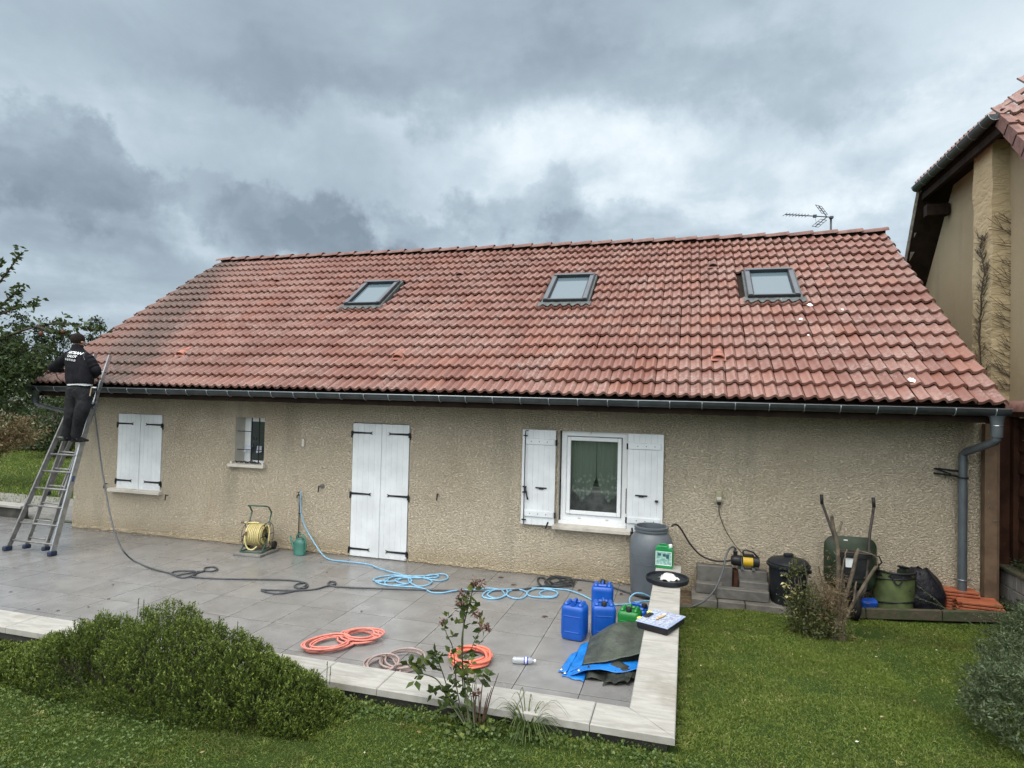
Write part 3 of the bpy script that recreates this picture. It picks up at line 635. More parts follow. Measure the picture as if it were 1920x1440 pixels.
# right downpipe
dpm=MB(); XD=8.97; YD=-.13
MB().lathe([(.085,.0),(.07,-.03),(.062,-.1),(.06,-.24),(.055,-.25)],(9.09,YG,ZG-.075),20).build('gutter_outlet','zinc_grey',g,smooth=True,auto=50)
MB().lathe([(.0645,0),(.0655,-.005),(.0645,-.01)],(9.09,YG,ZG-.185),20).build('outlet_ring','bright_metal',g,smooth=True)
dp_=MB().tube([(9.09,YG,ZG-.30),(9.09,YG,ZG-.34),(9.085,YG+.03,ZG-.375),(8.985,YD-.04,ZG-.535),(XD,YD,ZG-.57),(XD,YD,ZG-.62)],.045,18).tube([(XD,YD,ZG-.57),(XD,YD,1.62)],.0465,18)
dp_.tube([(XD,YD,1.66),(XD,YD,.02)],.050,20); dn=dp_.build('downpipe','zinc_grey',H,smooth=True,auto=50)
MB().lathe([(.057,-.01),(.058,.0),(.057,.01)],(XD,YD,1.77),20).tube([(XD,YD+.05,1.77),(XD,.02,1.77)],.008,6).build('pipe_clamp','black_iron',dn)
MB().lathe([(.0575,-.007),(.059,.0),(.0575,.007)],(XD,YD,.52),20).box((XD-.08,YD-.01,.52),(.05,.012,.014)).box((XD+.08,YD-.01,.52),(.05,.012,.014)).build('pipe_clamp','bright_metal',dn,label='shiny new pipe clamp')
br=MB(); br.tube([(XD-.05,YD,1.845),(XD-.26,-.02,1.86)],.014,6).tube([(XD-.05,YD+.02,1.78),(XD-.28,-.02,1.80)],.012,6).tube([(XD-.28,-.03,1.86),(XD-.1,-.07,1.80)],.009,6); br.build('wall_bracket','black_iron',H)
# left spout and its downpipe
MB().lathe([(.085,.0),(.07,-.03),(.06,-.09),(.06,-.22)],(-5.45,YG,ZG-.075),18).build('gutter_outlet','zinc',g,smooth=True,auto=50)
MB().tube([(-5.45,YG,ZG-.28),(-5.45,YG+.03,ZG-.32),(-5.43,.10,ZG-.52),(-5.42,.14,ZG-.58),(-5.42,.14,.02)],.036,16).build('downpipe',M('pale_zinc',(.22,.24,.25),.4,.15,6,metal=.4),H,smooth=True,auto=50)

# ---- closed shutters and their straps
def strap(mb,x,z,dirx,L,y):
    s=dirx; w=.017
    P=[(0,-w),(L*.86,-w*.72),(L,-w*1.5),(L*.93,0),(L,w*1.5),(L*.86,w*.72),(0,w)]
    P=[(x+s*a,z+b) for a,b in P];  P=P if s>0 else P[::-1]
    mb.prism(P,y-.006,y,'Y'); mb.box((x-s*.012,y+.0,z-.012),(.026,.03,.075)); mb.box((x-s*.028,y+.01,z-.035),(.012,.03,.09))
    for q in(.12,.45,.78): mb.lathe([(.0,-.009),(.006,-.008),(.007,-.0)],(x+s*L*q,y-.0,z),8,axis='Y')
def leaf_board(x0,x1,z0,z1,y0,y1,n=5,ridge=True):
    mb=MB(); w=(x1-x0)/n
    for i in range(n): mb.box((x0+(i+.5)*w,(y0+y1)/2,(z0+z1)/2),(w-.0005,y1-y0,z1-z0),None,.0028)
    return mb
def closed(x0,x1,z0,z1,straps,y=-.012,name='shutter'):
    xm=(x0+x1)/2
    for sd_,(a,b) in((1,(x0,xm-.002)),(-1,(xm+.002,x1))):
        mb=leaf_board(a,b,z0,z1,y,y+.03); mb.span((a,y-.004,z0),(b,y-.0003,z1),.001) if 0 else None
        if sd_==1: mb.span((xm-.03,y-.014,z0),(xm+.022,y-.0005,z1),.004)
        s=mb.build(name,'shutter_white',H)
        for z in straps: st=MB(); strap(st,(x0+.004) if sd_==1 else (x1-.004),z,sd_,(b-a)*.72,y-.0045); st.build('hinge_strap','black_iron',s)
closed(-4.333,-3.356,.80,2.163,(1.985,.955)); closed(.470,1.463,.018,2.15,(2.0,1.02,.135),name='shutter_door')
# ---- sills
def sill(x0,x1,z,y0=-.105,th=.05,ends=True):
    mb=MB().prism([(y0,z-th),(y0,z-.006),(y0+.006,z),(.02,z+.018),(.02,z-th)],x0,x1,'X'); mb.build('window_sill','sill_stone',H)
sill(-4.44,-3.285,.80); sill(-1.885,-1.165,1.378,-.08,.045); sill(3.805,4.935,.775)
# little blocks at the ends of the sill
MB().box((-1.83,-.03,1.40),(.035,.05,.045)).box((-1.20,-.03,1.40),(.035,.05,.045)).build('sill_stop','sill_stone',H)
def stop(x,z,lean=1):    # shutter stay: rosette, stem and swinging head
    mb=MB().tube([(x,.01,z),(x,-.055,z)],.008,6).box((x,-.06,z-.03),(.022,.012,.11),rotm(0,0,.12*lean),.004)
    mb.build('shutter_stay','black_iron',H)
stop(-4.56,.87); stop(-3.175,.745); 
for (x,z,r_) in((-.075,1.085,.036),(1.98,1.09,.0)):
    if r_: MB().lathe([(.0,-.022),(.03,-.02),(.036,-.012),(.038,.0)],(x+.005,0,z+.012),18,axis='Y').lathe([(.0,-.03),(.012,-.029),(.014,-.02)],(x+.005,0,z+.012),12,axis='Y').build('wall_rose',M('rose_grey',(.13,.13,.11),.6,.2,20),H,smooth=True,auto=40)
    stop(x-.03 if r_ else x,z)
# small white sensor box and the socket
MB().box((-.448,-.016,1.79),(.052,.036,.125),None,.006).build('sensor_box','sill_stone',H)
# ---- small barred window
WN=MB(); 
WN.span((-1.74,.235,1.37),(-1.675,.275,2.17)).span((-1.675,.235,2.10),(-1.215,.275,2.17)).span((-1.675,.235,1.37),(-1.215,.275,1.42)).span((-1.80,.245,1.37),(-1.742,.27,2.17)).span((-1.245,.236,1.42),(-1.216,.274,2.115))
wn=WN.build('window','pvc',H); MB().span((-1.675,.262,1.42),(-1.245,.268,2.115)).build('pane','window_glass',wn)
gr=MB()
for x in(-1.516,-1.366): gr.box((x,.06,1.78),(.014,.014,.80))
gr.box((-1.5075,.058,1.935),(.585,.012,.012)).box((-1.5075,.058,1.62),(.585,.012,.012))
for sg in(1,-1):
    for zc in(1.70,1.82): gr.tube([(-1.44+sg*.045*math.sin(a)*(1-a/9),.058,zc+(.05-.006*a)*math.cos(a)) for a in [i*.45 for i in range(14)]],.006,5)
gr.build('iron_grille','black_iron',H,smooth=True,auto=40)
sc_=MB()
for i in range(6): sc_.tube([(-1.80+i*.1+.05*math.cos(a),-.01+.03*math.sin(a*.7+i),1.40+.022*abs(math.sin(a))) for a in [j*.5 for j in range(9)]],.008,5)
sc_.tube([(-1.46,.05,1.38),(-1.46,.02,1.44),(-1.52,-.01,1.41),(-1.60,-.02,1.43)],.011,6).tube([(-1.46,.05,1.38),(-1.40,-.01,1.43),(-1.33,-.02,1.41)],.011,6)
sc_.build('grille_scroll','black_iron',H,smooth=True)
cl=MB(); n=10
for (xa,xb) in((-1.79,-1.62),(-1.53,-1.42)):
    vs=[]
    for i in range(n+1):
        for j in range(6): vs.append((xa+(xb-xa)*i/n+.006*math.sin(j+i),.21+.012*math.sin(i*2.1+j*.6),1.68-.115*j/5-.012*math.sin(i*1.3)*(j>3)))
    cl.add(vs,[(i*6+j,i*6+6+j,i*6+7+j,i*6+1+j) for i in range(n) for j in range(5)])
cl.build('curtain',M('lace',(.62,.66,.74),.8,.1,20),H,smooth=True)
# ---- kitchen window
fx0,fx1,fz0,fz1=3.895,4.862,.84,2.15; YF=.085
fr=MB()
fr.span((fx0,YF,fz0),(fx0+.075,YF+.06,fz1)).span((fx1-.075,YF,fz0),(fx1,YF+.06,fz1)).span((fx0+.0752,YF+.001,fz1-.07),(fx1-.0752,YF+.06,fz1)).span((fx0+.0752,YF+.001,fz0),(fx1-.0752,YF+.06,fz0+.085))
wn=fr.build('window','pvc',H,label='white framed kitchen window with lace curtain')
s=MB(); a,b,c,d=fx0+.085,fx1-.085,fz0+.095,fz1-.08
s.box(((a+a+.055)/2,YF-.01,(c+d)/2),(.055,.05,d-c),None,.006).box(((b+b-.055)/2,YF-.01,(c+d)/2),(.055,.05,d-c),None,.006).box(((a+b)/2,YF-.0095,d-.0275),(b-a-.112,.048,.055),None,.006).box(((a+b)/2,YF-.0095,c+.0275),(b-a-.112,.048,.055),None,.006)
s.build('sash','pvc',wn)
MB().box(((a+b)/2,YF-.005,(c+d)/2),(b-a-.108,.006,d-c-.108)).build('pane','clear_glass',wn)
mb=MB().span((fx0+.0,YF-.02,.79),(fx1,YF+.05,.838),.004); mb.span((3.875,.02,.786),(4.862,.06,.835)); mb.build('window_board','pvc',wn)
MB().box((fx0+.28,YF-.004,fz0+.035),(.045,.012,.012)).box((fx1-.28,YF-.004,fz0+.035),(.045,.012,.012)).box((4.34,-.0,2.14),(.02,.03,.02)).build('drain_cap','sill_stone',wn)
# room behind the glass
ga,gb,gc,gd=a+.05,b-.05,c+.05,d-.05
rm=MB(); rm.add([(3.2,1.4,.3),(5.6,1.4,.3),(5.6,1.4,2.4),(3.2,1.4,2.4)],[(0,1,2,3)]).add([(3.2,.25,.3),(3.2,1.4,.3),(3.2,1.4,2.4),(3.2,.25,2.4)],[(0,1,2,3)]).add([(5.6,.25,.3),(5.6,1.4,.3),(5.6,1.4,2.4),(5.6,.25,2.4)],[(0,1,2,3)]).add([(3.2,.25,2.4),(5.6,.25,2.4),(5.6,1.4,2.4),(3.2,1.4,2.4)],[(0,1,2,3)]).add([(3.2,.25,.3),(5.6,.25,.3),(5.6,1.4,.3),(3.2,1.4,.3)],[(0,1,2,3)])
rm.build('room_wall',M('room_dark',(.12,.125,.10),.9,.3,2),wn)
MB().span((3.6,.30,.90),(5.2,.62,1.30)).build('worktop',M('worktop_brown',(.42,.36,.37),.5,.3,6),wn)
MB().span((3.6,.28,1.302),(5.2,.66,1.322)).build('worktop_edge',M('edge_grey',(.5,.48,.5),.4,.1,6),wn)
cu=MB()
def curtain(x0,x1,ztop,xp,side):
    n=26;m=10; vs=[]
    for i in range(n+1):
        u=i/n; x=x0+(x1-x0)*u
        # hem: high by the middle gap, pointed below
        hem=1.31-.20*max(0,1-abs(u-(.50 if side<0 else .55))/.55)**1.0+.02*math.cos(u*20)
        if side<0: hem+= .16*max(0,(u-.72)/.28)**1.4+.07*max(0,(.3-u)/.3)
        else: hem+= .16*max(0,(.28-u)/.28)**1.4+.07*max(0,(u-.7)/.3)
        for j in range(m+1): t_=j/m; vs.append((x,.20+.008*math.sin(u*34+t_*.8),ztop+(hem-ztop)*t_))
    cu.add(vs,[(i*(m+1)+j,(i+1)*(m+1)+j,(i+1)*(m+1)+j+1,i*(m+1)+j+1) for i in range(n) for j in range(m)])
xm=(ga+gb)/2+.02; curtain(ga-.03,xm-.004,gd+.02,.5,-1); curtain(xm+.004,gb+.03,gd+.02,.5,1)
m_,t_,b_=newmat('sheer_lace'); t_.nodes.remove([n for n in t_.nodes if n.type=='OUTPUT_MATERIAL'][0]); o_=t_.nodes.new('ShaderNodeOutputMaterial')
p_=tex(t_,'pos'); b_.inputs['Base Color'].default_value=(.74,.75,.67,1); b_.inputs['Roughness'].default_value=.9
vr=t_.nodes.new('ShaderNodeTexVoronoi'); vr.inputs['Scale'].default_value=17; t_.links.new(p_,vr.inputs['Vector'])
sz=t_.nodes.new('ShaderNodeSeparateXYZ'); t_.links.new(p_,sz.inputs[0])
fl_=math_(t_,'MULTIPLY',smooth(t_,vr.outputs['Distance'],.42,.30),smooth(t_,sz.outputs[2],1.62,1.35))
al=math_(t_,'ADD',math_(t_,'MULTIPLY',fl_,.35),.55); trn=t_.nodes.new('ShaderNodeBsdfTransparent'); mx=t_.nodes.new('ShaderNodeMixShader')
t_.links.new(al,mx.inputs[0]); t_.links.new(trn.outputs[0],mx.inputs[1]); t_.links.new(b_.outputs[0],mx.inputs[2]); t_.links.new(mx.outputs[0],o_.inputs[0])
cu.build('curtain','sheer_lace',wn,smooth=True)
# ---- open shutters flat against the wall
def open_sh(x0,x1,z0,z1,hinge):   # hinge: +1 hinges on the right edge
    y1=-.03;y0=-.058
    s=leaf_board(x0,x1,z0,z1,y0,y1,6).build('shutter','shutter_white',H)
    for z in(z0+.165,z1-.175): MB().box(((x0+x1)/2+hinge*.012,y0-.011,z),((x1-x0)-.045,.021,.085),None,.004).build('shutter_rail','shutter_white',s)
    ir=MB()
    for z in(z0+.165,z1-.175):
        for q in(.28,.52,.76): ir.lathe([(.0,-.006),(.006,-.005),(.007,0)],(x0+(x1-x0)*q,y0-.022,z),8,axis='Y')
        hx=x1+.008 if hinge>0 else x0-.008; ir.box((hx,y0+.012,z-.01),(.022,.03,.085))
    zc=z0+.55-(.03 if hinge<0 else 0); ir.box(((x0+x1)/2+.05*hinge,y0-.014,zc),(.17,.014,.018),None,.004).box(((x0+x1)/2+.05*hinge,y0-.01,zc-.018),(.07,.01,.012))
    if hinge>0:
        xb=x0+.052; ir.tube([(xb,y0-.028,z0-.0),(xb,y0-.028,z1-.02)],.0065,8)
        for z in(z0+.07,z1-.09): ir.box((xb,y0-.02,z),(.06,.02,.016))
        for z in(z0+.475,z0+.555): ir.box((xb,y0-.02,z),(.055,.03,.018))
        ir.box((xb+.012,y0-.035,z0+.52),(.03,.028,.085),None,.006).tube([(xb+.03,y0-.04,z0+.50),(xb+.045,y0-.045,z0+.43),(xb+.06,y0-.04,z0+.37)],[.012,.010,.016],8).tube([(xb,y0-.028,z1-.02),(xb+.045,y0-.028,z1-.015)],.006,6)
    else:
        ir.box((x1-.085,y0-.02,z0+.455),(.045,.028,.03),None,.005)
    ir.build('shutter_ironwork','black_iron',s)
open_sh(3.322,3.828,.755,2.158,1); open_sh(4.876,5.372,.765,2.155,-1)
stop(3.72,.79,3); stop(4.96,.80,-1)
MB().tube([(3.89,.03,1.42),(3.89,.03,1.05)],.006,6).tube([(4.855,.03,1.36),(4.855,.03,1.0)],.006,6).build('catch_rod','black_iron',H)
# ---- outside socket
so=MB().box((6.12,-.03,1.34),(.085,.055,.155),None,.01).build('socket_box',M('socket_beige',(.30,.28,.18),.5,.15,9),H); MB().box((6.12,-.062,1.31),(.062,.014,.045),None,.004).build('socket_flap','sill_stone',so)
MB().box((6.12,-.05,1.245),(.05,.045,.04),None,.008).build('plug','black_iron',so)
# standpipe and tap
XT=-.475
tp=MB().tube([(XT,-.03,.10),(XT,-.03,.94)],.0085,8); tpo=tp.build('water_pipe',M('pipe_brown',(.05,.035,.03),.5,.2,9),H,smooth=True)
MB().tube([(XT,-.03,.93),(XT,-.07,.935),(XT,-.10,.92),(XT,-.10,.89)],.014,8).tube([(XT,-.065,.94),(XT,-.065,.975)],.007,6).box((XT,-.065,.98),(.06,.012,.010),rotm(.5)).build('tap',M('brass_old',(.16,.12,.07),.45,.2,9,metal=.7),tpo,smooth=True,auto=40)
for z in(.30,.62,.86): MB().box((XT,-.015,z),(.03,.03,.014)).build('pipe_clip','black_iron',tpo)

# ------------------------------------------------------------ antenna behind the ridge
ANT=M('antenna_metal',(.06,.065,.08),.4,.15,9,metal=.6)
t=thing('tv_antenna','rake shaped television aerial on a short mast above the ridge','aerial',(8.28,4.0,5.6))
MX,MY=8.275,4.0
q=ony(1560,408,MY); zt=q.z; MB().tube([(MX,MY,5.5),(MX-.005,MY,zt+.02)],.019,8).build('mast','zinc',t,smooth=True)
tip=ony(1472,402,MY-.25); a0=Vector((MX,MY-.03,zt)); dirb=(tip-a0)
bm=MB().tube([a0+dirb*-.04,tip],.010,6)
for k in range(10): 
    c=a0+dirb*(.40+.6*k/9)
    if k>1: bm.tube([c+Vector((.06,.15,.07)),c-Vector((.06,.15,.07))],.0055,4)
bm.build('boom',ANT,t)
MB().box(a0+dirb*.36,(.06,.05,.05)).tube([a0+dirb*.36,a0+dirb*.33+Vector((0,0,-.12)),a0+dirb*.22+Vector((0,0,-.17))],.003,4).build('dipole',ANT,t)
MB().box((MX,MY-.01,zt),(.07,.07,.05),None,.01).build('mast_clamp',ANT,t)
for sg in(1,-1):
    rfm=MB(); c0=a0+dirb*.10; up=(Vector((-.55,0,.83)) if sg>0 else Vector((-.75,0,-.66))).normalized()*.27; wv=Vector((.09,.20,.04))
    rfm.tube([c0,c0+up],.009,5)
    for k in range(4): c=c0+up*(.28+.24*k); rfm.tube([c-wv,c+wv],.006,4)
    for s_ in(1,-1): rfm.tube([c0+up*.28+wv*s_,c0+up+wv*s_],.006,4)
    rfm.build('reflector',ANT,t)
# ------------------------------------------------------------ neighbouring house on the right
t=thing('neighbouring_house','tall ochre rendered house with half hipped tiled roof at the right edge','house',(10.3,2.5,0))
GX=10.2; GZ=6.75     # gable wall plane, height of the half-hip gutter
yA,yB_=1.05,4.16     # ends of the gutter
sl=math.tan(R(60))
mb=MB(); yt0,yt1=-2.6,7.6
def zt_(y): # underside of the roof along the gable
    return min(6.62,6.62-max(0,(y-3.72))*1.22,6.62-max(0,(1.5-y))*.95)
ysn=[-2.6,-1,0,.8,1.5,2.2,3.0,3.72,4.3,4.93,5.6,6.4,7.6]
vs=[];
for y in ysn: vs+= [(GX,y,-.3),(GX,y,max(2.,zt_(y)))]
mb.add(vs,[(2*i,2*i+2,2*i+3,2*i+1) for i in range(len(ysn)-1)])
mb.add([(GX,-2.6,-.3),(15,-2.6,-.3),(15,-2.6,4.5),(GX,-2.6,2.6)],[(0,1,2,3)])
mb.build('wall','beige_render',t)
# rough pilaster: near face and flank
pz=MB(); PX=9.98; y0,y1=1.66,2.32; K=34; rr=random.Random(4)
vs=[]
for k in range(K+1):
    z=-.2+k*(6.75+.2)/K; j=lambda:rr.uniform(-.012,.012)
    vs+= [(GX+.01,y1+j(),z),(PX+j(),y1+j()*.8,z),(PX+j(),y0+j()*1.2,z),(PX+.9,y0+j()*.6,z),(PX+1.9,y0,z)]
pz.add(vs,[(k*5+i,k*5+i+1,k*5+i+6,k*5+i+5) for k in range(K) for i in range(4)])
pz.build('pilaster','ochre_render',t)
# overhanging roof: soffit board planes, verge, gutter
def quad(mb,*p): mb.add(p,[tuple(range(len(p)))])
VX=9.80
so=MB(); pf=[(4.13,6.62),(4.86,5.38),(7.0,1.75)]; nf_=[(1.08,6.62),(.36,5.96),(-2.6,3.25)]
for (ya,za),(yb2,zb) in zip(pf,pf[1:]):
    quad(so,(VX,ya,za),(GX+.6,ya-.05,za),(GX+.6,yb2-.05,zb),(VX,yb2,zb)); quad(so,(VX,ya,za+.02),(VX,yb2,zb+.02),(VX,yb2-.04,zb+.12),(VX,ya-.02,za+.12))
for (ya,za),(yb2,zb) in zip(nf_,nf_[1:]):
    quad(so,(VX,ya,za),(GX+.9,ya,za),(GX+.9,yb2,zb),(VX,yb2,zb))
quad(so,(VX,1.08,6.62),(VX,4.13,6.62),(GX+.6,4.13,6.62),(GX+.6,1.08,6.62))
so.span((VX+.035,1.06,6.50),(VX+.10,4.14,6.83)); so.build('soffit','dark_wood',t)
MB().box((9.99,3.86,6.22),(.36,.17,.20),rotm(0,.0,0)).build('purlin_end','dark_wood',t)
# rotated gutter along y
gm2=gutter(0,3.12,0,0,.085).xf(Matrix.Translation((9.755,1.03,GZ))@Matrix.Rotation(PI/2,4,'Z')); g2=gm2.build('gutter','zinc',t,smooth=True,auto=50)
lip=MB().tube([(9.67,1.03,GZ),(9.67,4.15,GZ)],.010,8).tube([(9.755+.085*math.cos(a),1.03,GZ-.085*math.sin(a)) for a in [PI*k/8 for k in range(9)]],.006,5); 
for k in range(8): yy=1.3+k*.4; lip.tube([(9.755+.089*math.cos(a),yy,GZ-.09*math.sin(a)) for a in [PI*q/8 for q in range(9)]],.006,5)
lip.build('gutter_bracket',MATS['lip_zinc'],g2,smooth=True)
# tiled half hip above the gutter (slopes up and away to +x) and the two main slopes
PT=.33
hipO=Vector((9.78,0,GZ+.02)); a_=R(43); D_=Vector((math.cos(a_),0,math.sin(a_))); N_=Vector((-math.sin(a_),0,math.cos(a_)))
Xd=Vector((0,-1,0))
def hskip(x,s): yy=-x; return yy>4.2-s*.75 or yy<1.25+s*.9
ft=[tile_field(-4.2,11,8,PT,hipO,Xd,D_,N_,.302,hskip,5)]
# near main slope descending towards the viewer: plane through (y 1.05,z 6.66) and (.36,5.95)
b_=math.atan2(6.66-5.95,1.05-.36); Dn=Vector((0,math.cos(b_),math.sin(b_))); Nn_=Vector((0,-math.sin(b_),math.cos(b_)))
On=Vector((0,1.05,6.70))-Dn*3.96
def nskip(x,s): return s>3.96+max(0,(x-9.75))*1.47
ft.append(tile_field(9.80,16,18,PT,On,Vector((1,0,0)),Dn,Nn_,.302,nskip,6))
rf2=build_tiles('roof',ft,'roof_tile',t)
MB().add([(9.82,*(On+Dn*.2-Nn_*.03)[1:]),(13.5,*(On+Dn*.2-Nn_*.03)[1:]),(13.5,*(On+Dn*9.3-Nn_*.03)[1:]),(9.82,*(On+Dn*3.9-Nn_*.03)[1:])],[(0,1,2,3)]).build('roof_deck','ridge_clay',t)
vt=MB()
for k in range(14):
    s=3.96-k*PT; 
    if s<.3: break
    c=On+Dn*(s-PT*.5); o=Vector((9.795,0,0))
    p=[o+On+Dn*(s)+Nn_*.05,o+On+Dn*(s-PT-.03)+Nn_*.085,o+On+Dn*(s-PT-.03)-Nn_*.10,o+On+Dn*s-Nn_*.12]
    q=[x_+Vector((.10,0,0)) for x_ in p]; vt.add(p+q,[(0,1,2,3),(7,6,5,4),(0,4,5,1),(1,5,6,2),(2,6,7,3)])
vt.build('verge_tile','ridge_clay',rf2)
vt=MB(); cc=-1
for k in range(16):
    ya=4.16+.19*k; za=6.70-.33*k
    p=[(9.76,ya,za),(9.76,ya+.22,za-.36),(9.84,ya+.18,za-.40),(9.84,ya-.04,za-.06)]; q=[(x_+.35,y_+.02,z_+.03) for x_,y_,z_ in p]; vt.add(p+q,[(0,1,2,3),(7,6,5,4),(0,4,5,1),(1,5,6,2),(2,6,7,3),(3,7,4,0)])
vt.build('verge_tile','coping_stone' if 0 else M('pale_verge',(.30,.27,.23),.8,.25,9),rf2)

# leafless vines climbing on the ochre wall
VINE=M('bare_vine',(.075,.055,.038),.8,.3,12)
def vine(pts,label,seed,side=.28,dens=9,plane='y',fx=None,ylim=None):
    rr=random.Random(seed); pts=[Vector(p) for p in pts]
    t=thing('bare_vine',label,'climbing plant',tuple(pts[0]))
    mb=MB(); sp=spline(pts,10); L=len(sp); mb.tube([p+Vector((rr.uniform(-.01,.01),0,0)) for p in sp],[.016*(1-i/L*.75) for i in range(L)],5)
    tw=MB()
    for i in range(2,L-1):
        for k in range(dens//9+ (1 if rr.random()<.75 else 0)):
            s_=rr.choice((-1,1)); ln=rr.uniform(.05,side); ax=Vector((s_*ln,0,ln*rr.uniform(.1,.9))) if plane=='y' else Vector((0,s_*ln,ln*rr.uniform(.1,.9)))
            p=sp[i]; m1=p+ax*.5+Vector((0,0,-.012)); e=p+ax
            tw.tube([p,m1,e],[.006,.0045,.003],4)
            if rr.random()<.6:
                e2=m1+(ax*.3+Vector((0,0,ln*.35))); tw.tube([m1,e2],[.004,.002],4)
    mb.build('stem',VINE,t); tw.build('twig',VINE,t)
vq=[onx(px,py,PX-.02) for px,py in((1843,740),(1836,640),(1840,560),(1845,510),(1838,470),(1842,440))]
vine(vq,'tall leafless climber stem on the narrow lit face of the ochre pilaster','s1' and 11,.26,9,'x')
vq=[ony(px,py,y0-.03) for px,py in((1908,745),(1905,690),(1908,620),(1903,540),(1912,470),(1908,410))]
vine(vq,'leafless climber spreading dark twigs over the broad shaded ochre face',12,.42,18,'y')

# ------------------------------------------------------------ fence, block wall, post at the right end of the house
t=thing('retaining_wall','low retaining wall of mossy concrete blocks under the dark slatted fence','retaining wall',(9.55,-.5,0))
FXD=9.50; zb=.66
blk=MB()
for r in range(4):
    y=.38-(r%2)*.2
    while y>-4.5:
        blk.span((FXD,y-.394,-.08+r*.178),(FXD+.2,y,-.08+r*.178+.172),.008); y-=.4
blk.build('block_course','old_concrete',t); MB().span((FXD-.03,-4.5,zb-.022),(FXD+.24,.4,zb+.02),.006).build('coping','old_timber',t)
t=thing('slatted_fence','tall dark brown wooden fence with overlapping horizontal boards at the right edge','fence',(9.62,-.6,.68))
sl_=MB()
for k in range(13):
    z=.74+k*.138; sl_.box((9.66+.012*(k%2),-2.05,z+.06),(.018,4.6,.135),rotm(0,0,.09))
sl_.build('board','fence_wood',t)
MB().span((9.345,.20,-.05),(9.70,.235,2.56)).build('gap_shade_panel','fence_wood',t)  # added dark board standing in for the shaded gap beside the post
for y in(.15,-1.6,-3.4): MB().span((9.60,y-.045,.68),(9.69,y+.045,2.52)).build('fence_post','fence_wood',t)
# terracotta cap beside the eave
t=thing('tiled_cap','rounded dark red ridge tile capping the brown fence end beside the gutter','ridge tile',(9.66,.0,2.5))
mb=MB(); n=12
for (r,s_) in((.13,1),(.112,-1)):
    vs=[(9.66+math.cos(PI*k/n)*r,y,2.60+math.sin(PI*k/n)*r*1.05) for y in(-1.6,.30) for k in range(n+1)]; mb.add(vs,[(k,k+1,n+2+k,n+1+k)[::s_] for k in range(n)])
for y in(-1.6,.3): mb.add([(9.66+math.cos(PI*k/n)*r,y,2.60+math.sin(PI*k/n)*r*1.05) for r in(.13,.112) for k in range(n+1)],[(k,k+1,n+2+k,n+1+k) for k in range(n)])
mb.span((9.60,-1.55,2.53),(9.72,.28,2.66)); mb.build('cap_tile','ridge_clay',t,smooth=True,auto=40)
t=thing('wooden_post','weathered square timber post standing between the house corner and the dark fence','post',(9.30,-.08,0))
pm=MB(); vs=[]
for k in range(13):
    z=-.05+k*.2083; tw=.02*math.sin(k*.5); 
    for dx,dy in((-.066,-.05),(.062,-.05),(.062,.06),(-.066,.06)): vs.append((9.262+dx+tw*.2,-.10+dy+tw*.3,z if k<12 else 2.44))
pm.add(vs,[(k*4+i,k*4+(i+1)%4,k*4+4+(i+1)%4,k*4+4+i) for k in range(12) for i in range(4)]+[(48,49,50,51)]); pm.build('timber','post_wood',t)
MB().span((9.34,-.11,.02),(9.365,.1,2.44)).build('batten','post_wood',t)
MB().box((9.31,-.155,1.265),(.05,.006,.010)).box((9.235,-.155,1.44),(.006,.006,.03)).box((9.232,-.155,1.62),(.006,.006,.05)).build('nail_plate','bright_metal',t)
# timber sleepers edging the bed
t=thing('timber_edging','mossy timber sleepers edging the bed below the basket and spare tiles','garden edging',(8.5,-.5,.1))
A=Vector((7.0,-.50,.03)); B=Vector((9.47,-.42,.21)); dd=(B-A); ang=math.atan2(dd.y,dd.x); el=-math.atan2(dd.z,dd.x)
for k in range(3):
    c=A+dd*((k+.5)/3); MB().box(c,(dd.length/3-.008,.06,.125),rotm(ang+.008*(k-1),0,el),.008).build('sleeper','old_timber',t)

# ------------------------------------------------------------ things along the wall, right part
p=MB().add([(5.43,-1.05,.012),(5.78,-1.05,.012),(5.78,-.01,.012),(5.43,-.01,.012)],[(0,1,2,3)]).build('soil_strip',M('soil_brown',(.10,.07,.04),.9,.4,14,bs=40,bd=.01)); struct(p)
# stone strip and the weathered blocks
STEP=[]
for k,(xa,xb) in enumerate(((5.775,6.095),(6.10,6.43),(6.435,6.97))):
    o=MB().span((xa,-.60,-.02),(xb-.004,-.03,.085),.008).build('paving_slab','coping_stone' if 0 else M('damp_slab',(.13,.122,.105),.7,.3,4,bs=30,bd=.003))
    tag(o,['pale paving slab under the weathered blocks, nearest the patio wall','pale paving slab under the weathered blocks, middle one of three','pale paving slab under the weathered blocks, nearest the black bin'][k],'paving slab','slabs under the weathered blocks')
BL=[((6.405,-.43,.155),(.64,.13,.135),'long weathered grey block lying lowest and nearest the grass'),
    ((6.00,-.27,.155),(.34,.14,.135),'weathered grey block at the left below the tall speckled one'),
    ((6.56,-.265,.19),(.36,.13,.205),'weathered grey block under the one that carries the pump'),
    ((6.07,-.12,.255),(.46,.13,.335),'speckled grey block standing behind at the left end of the pile'),
    ((6.555,-.11,.245),(.37,.15,.32),'weathered grey block that carries the yellow pump')]
for c,d,l in BL:
    o=MB().box((0,0,0),d,rotm(rs.uniform(-.03,.03)),.010).build('concrete_block','weathered_block'); o.location=c; tag(o,l,'concrete block','weathered blocks piled against the wall')
o=MB().box((0,0,0),(.055,.2,.30),rotm(.05),.004).build('brick','fence_wood'); o.location=(6.335,-.13,.235); tag(o,'dark brown brick set on end between the grey blocks','brick')
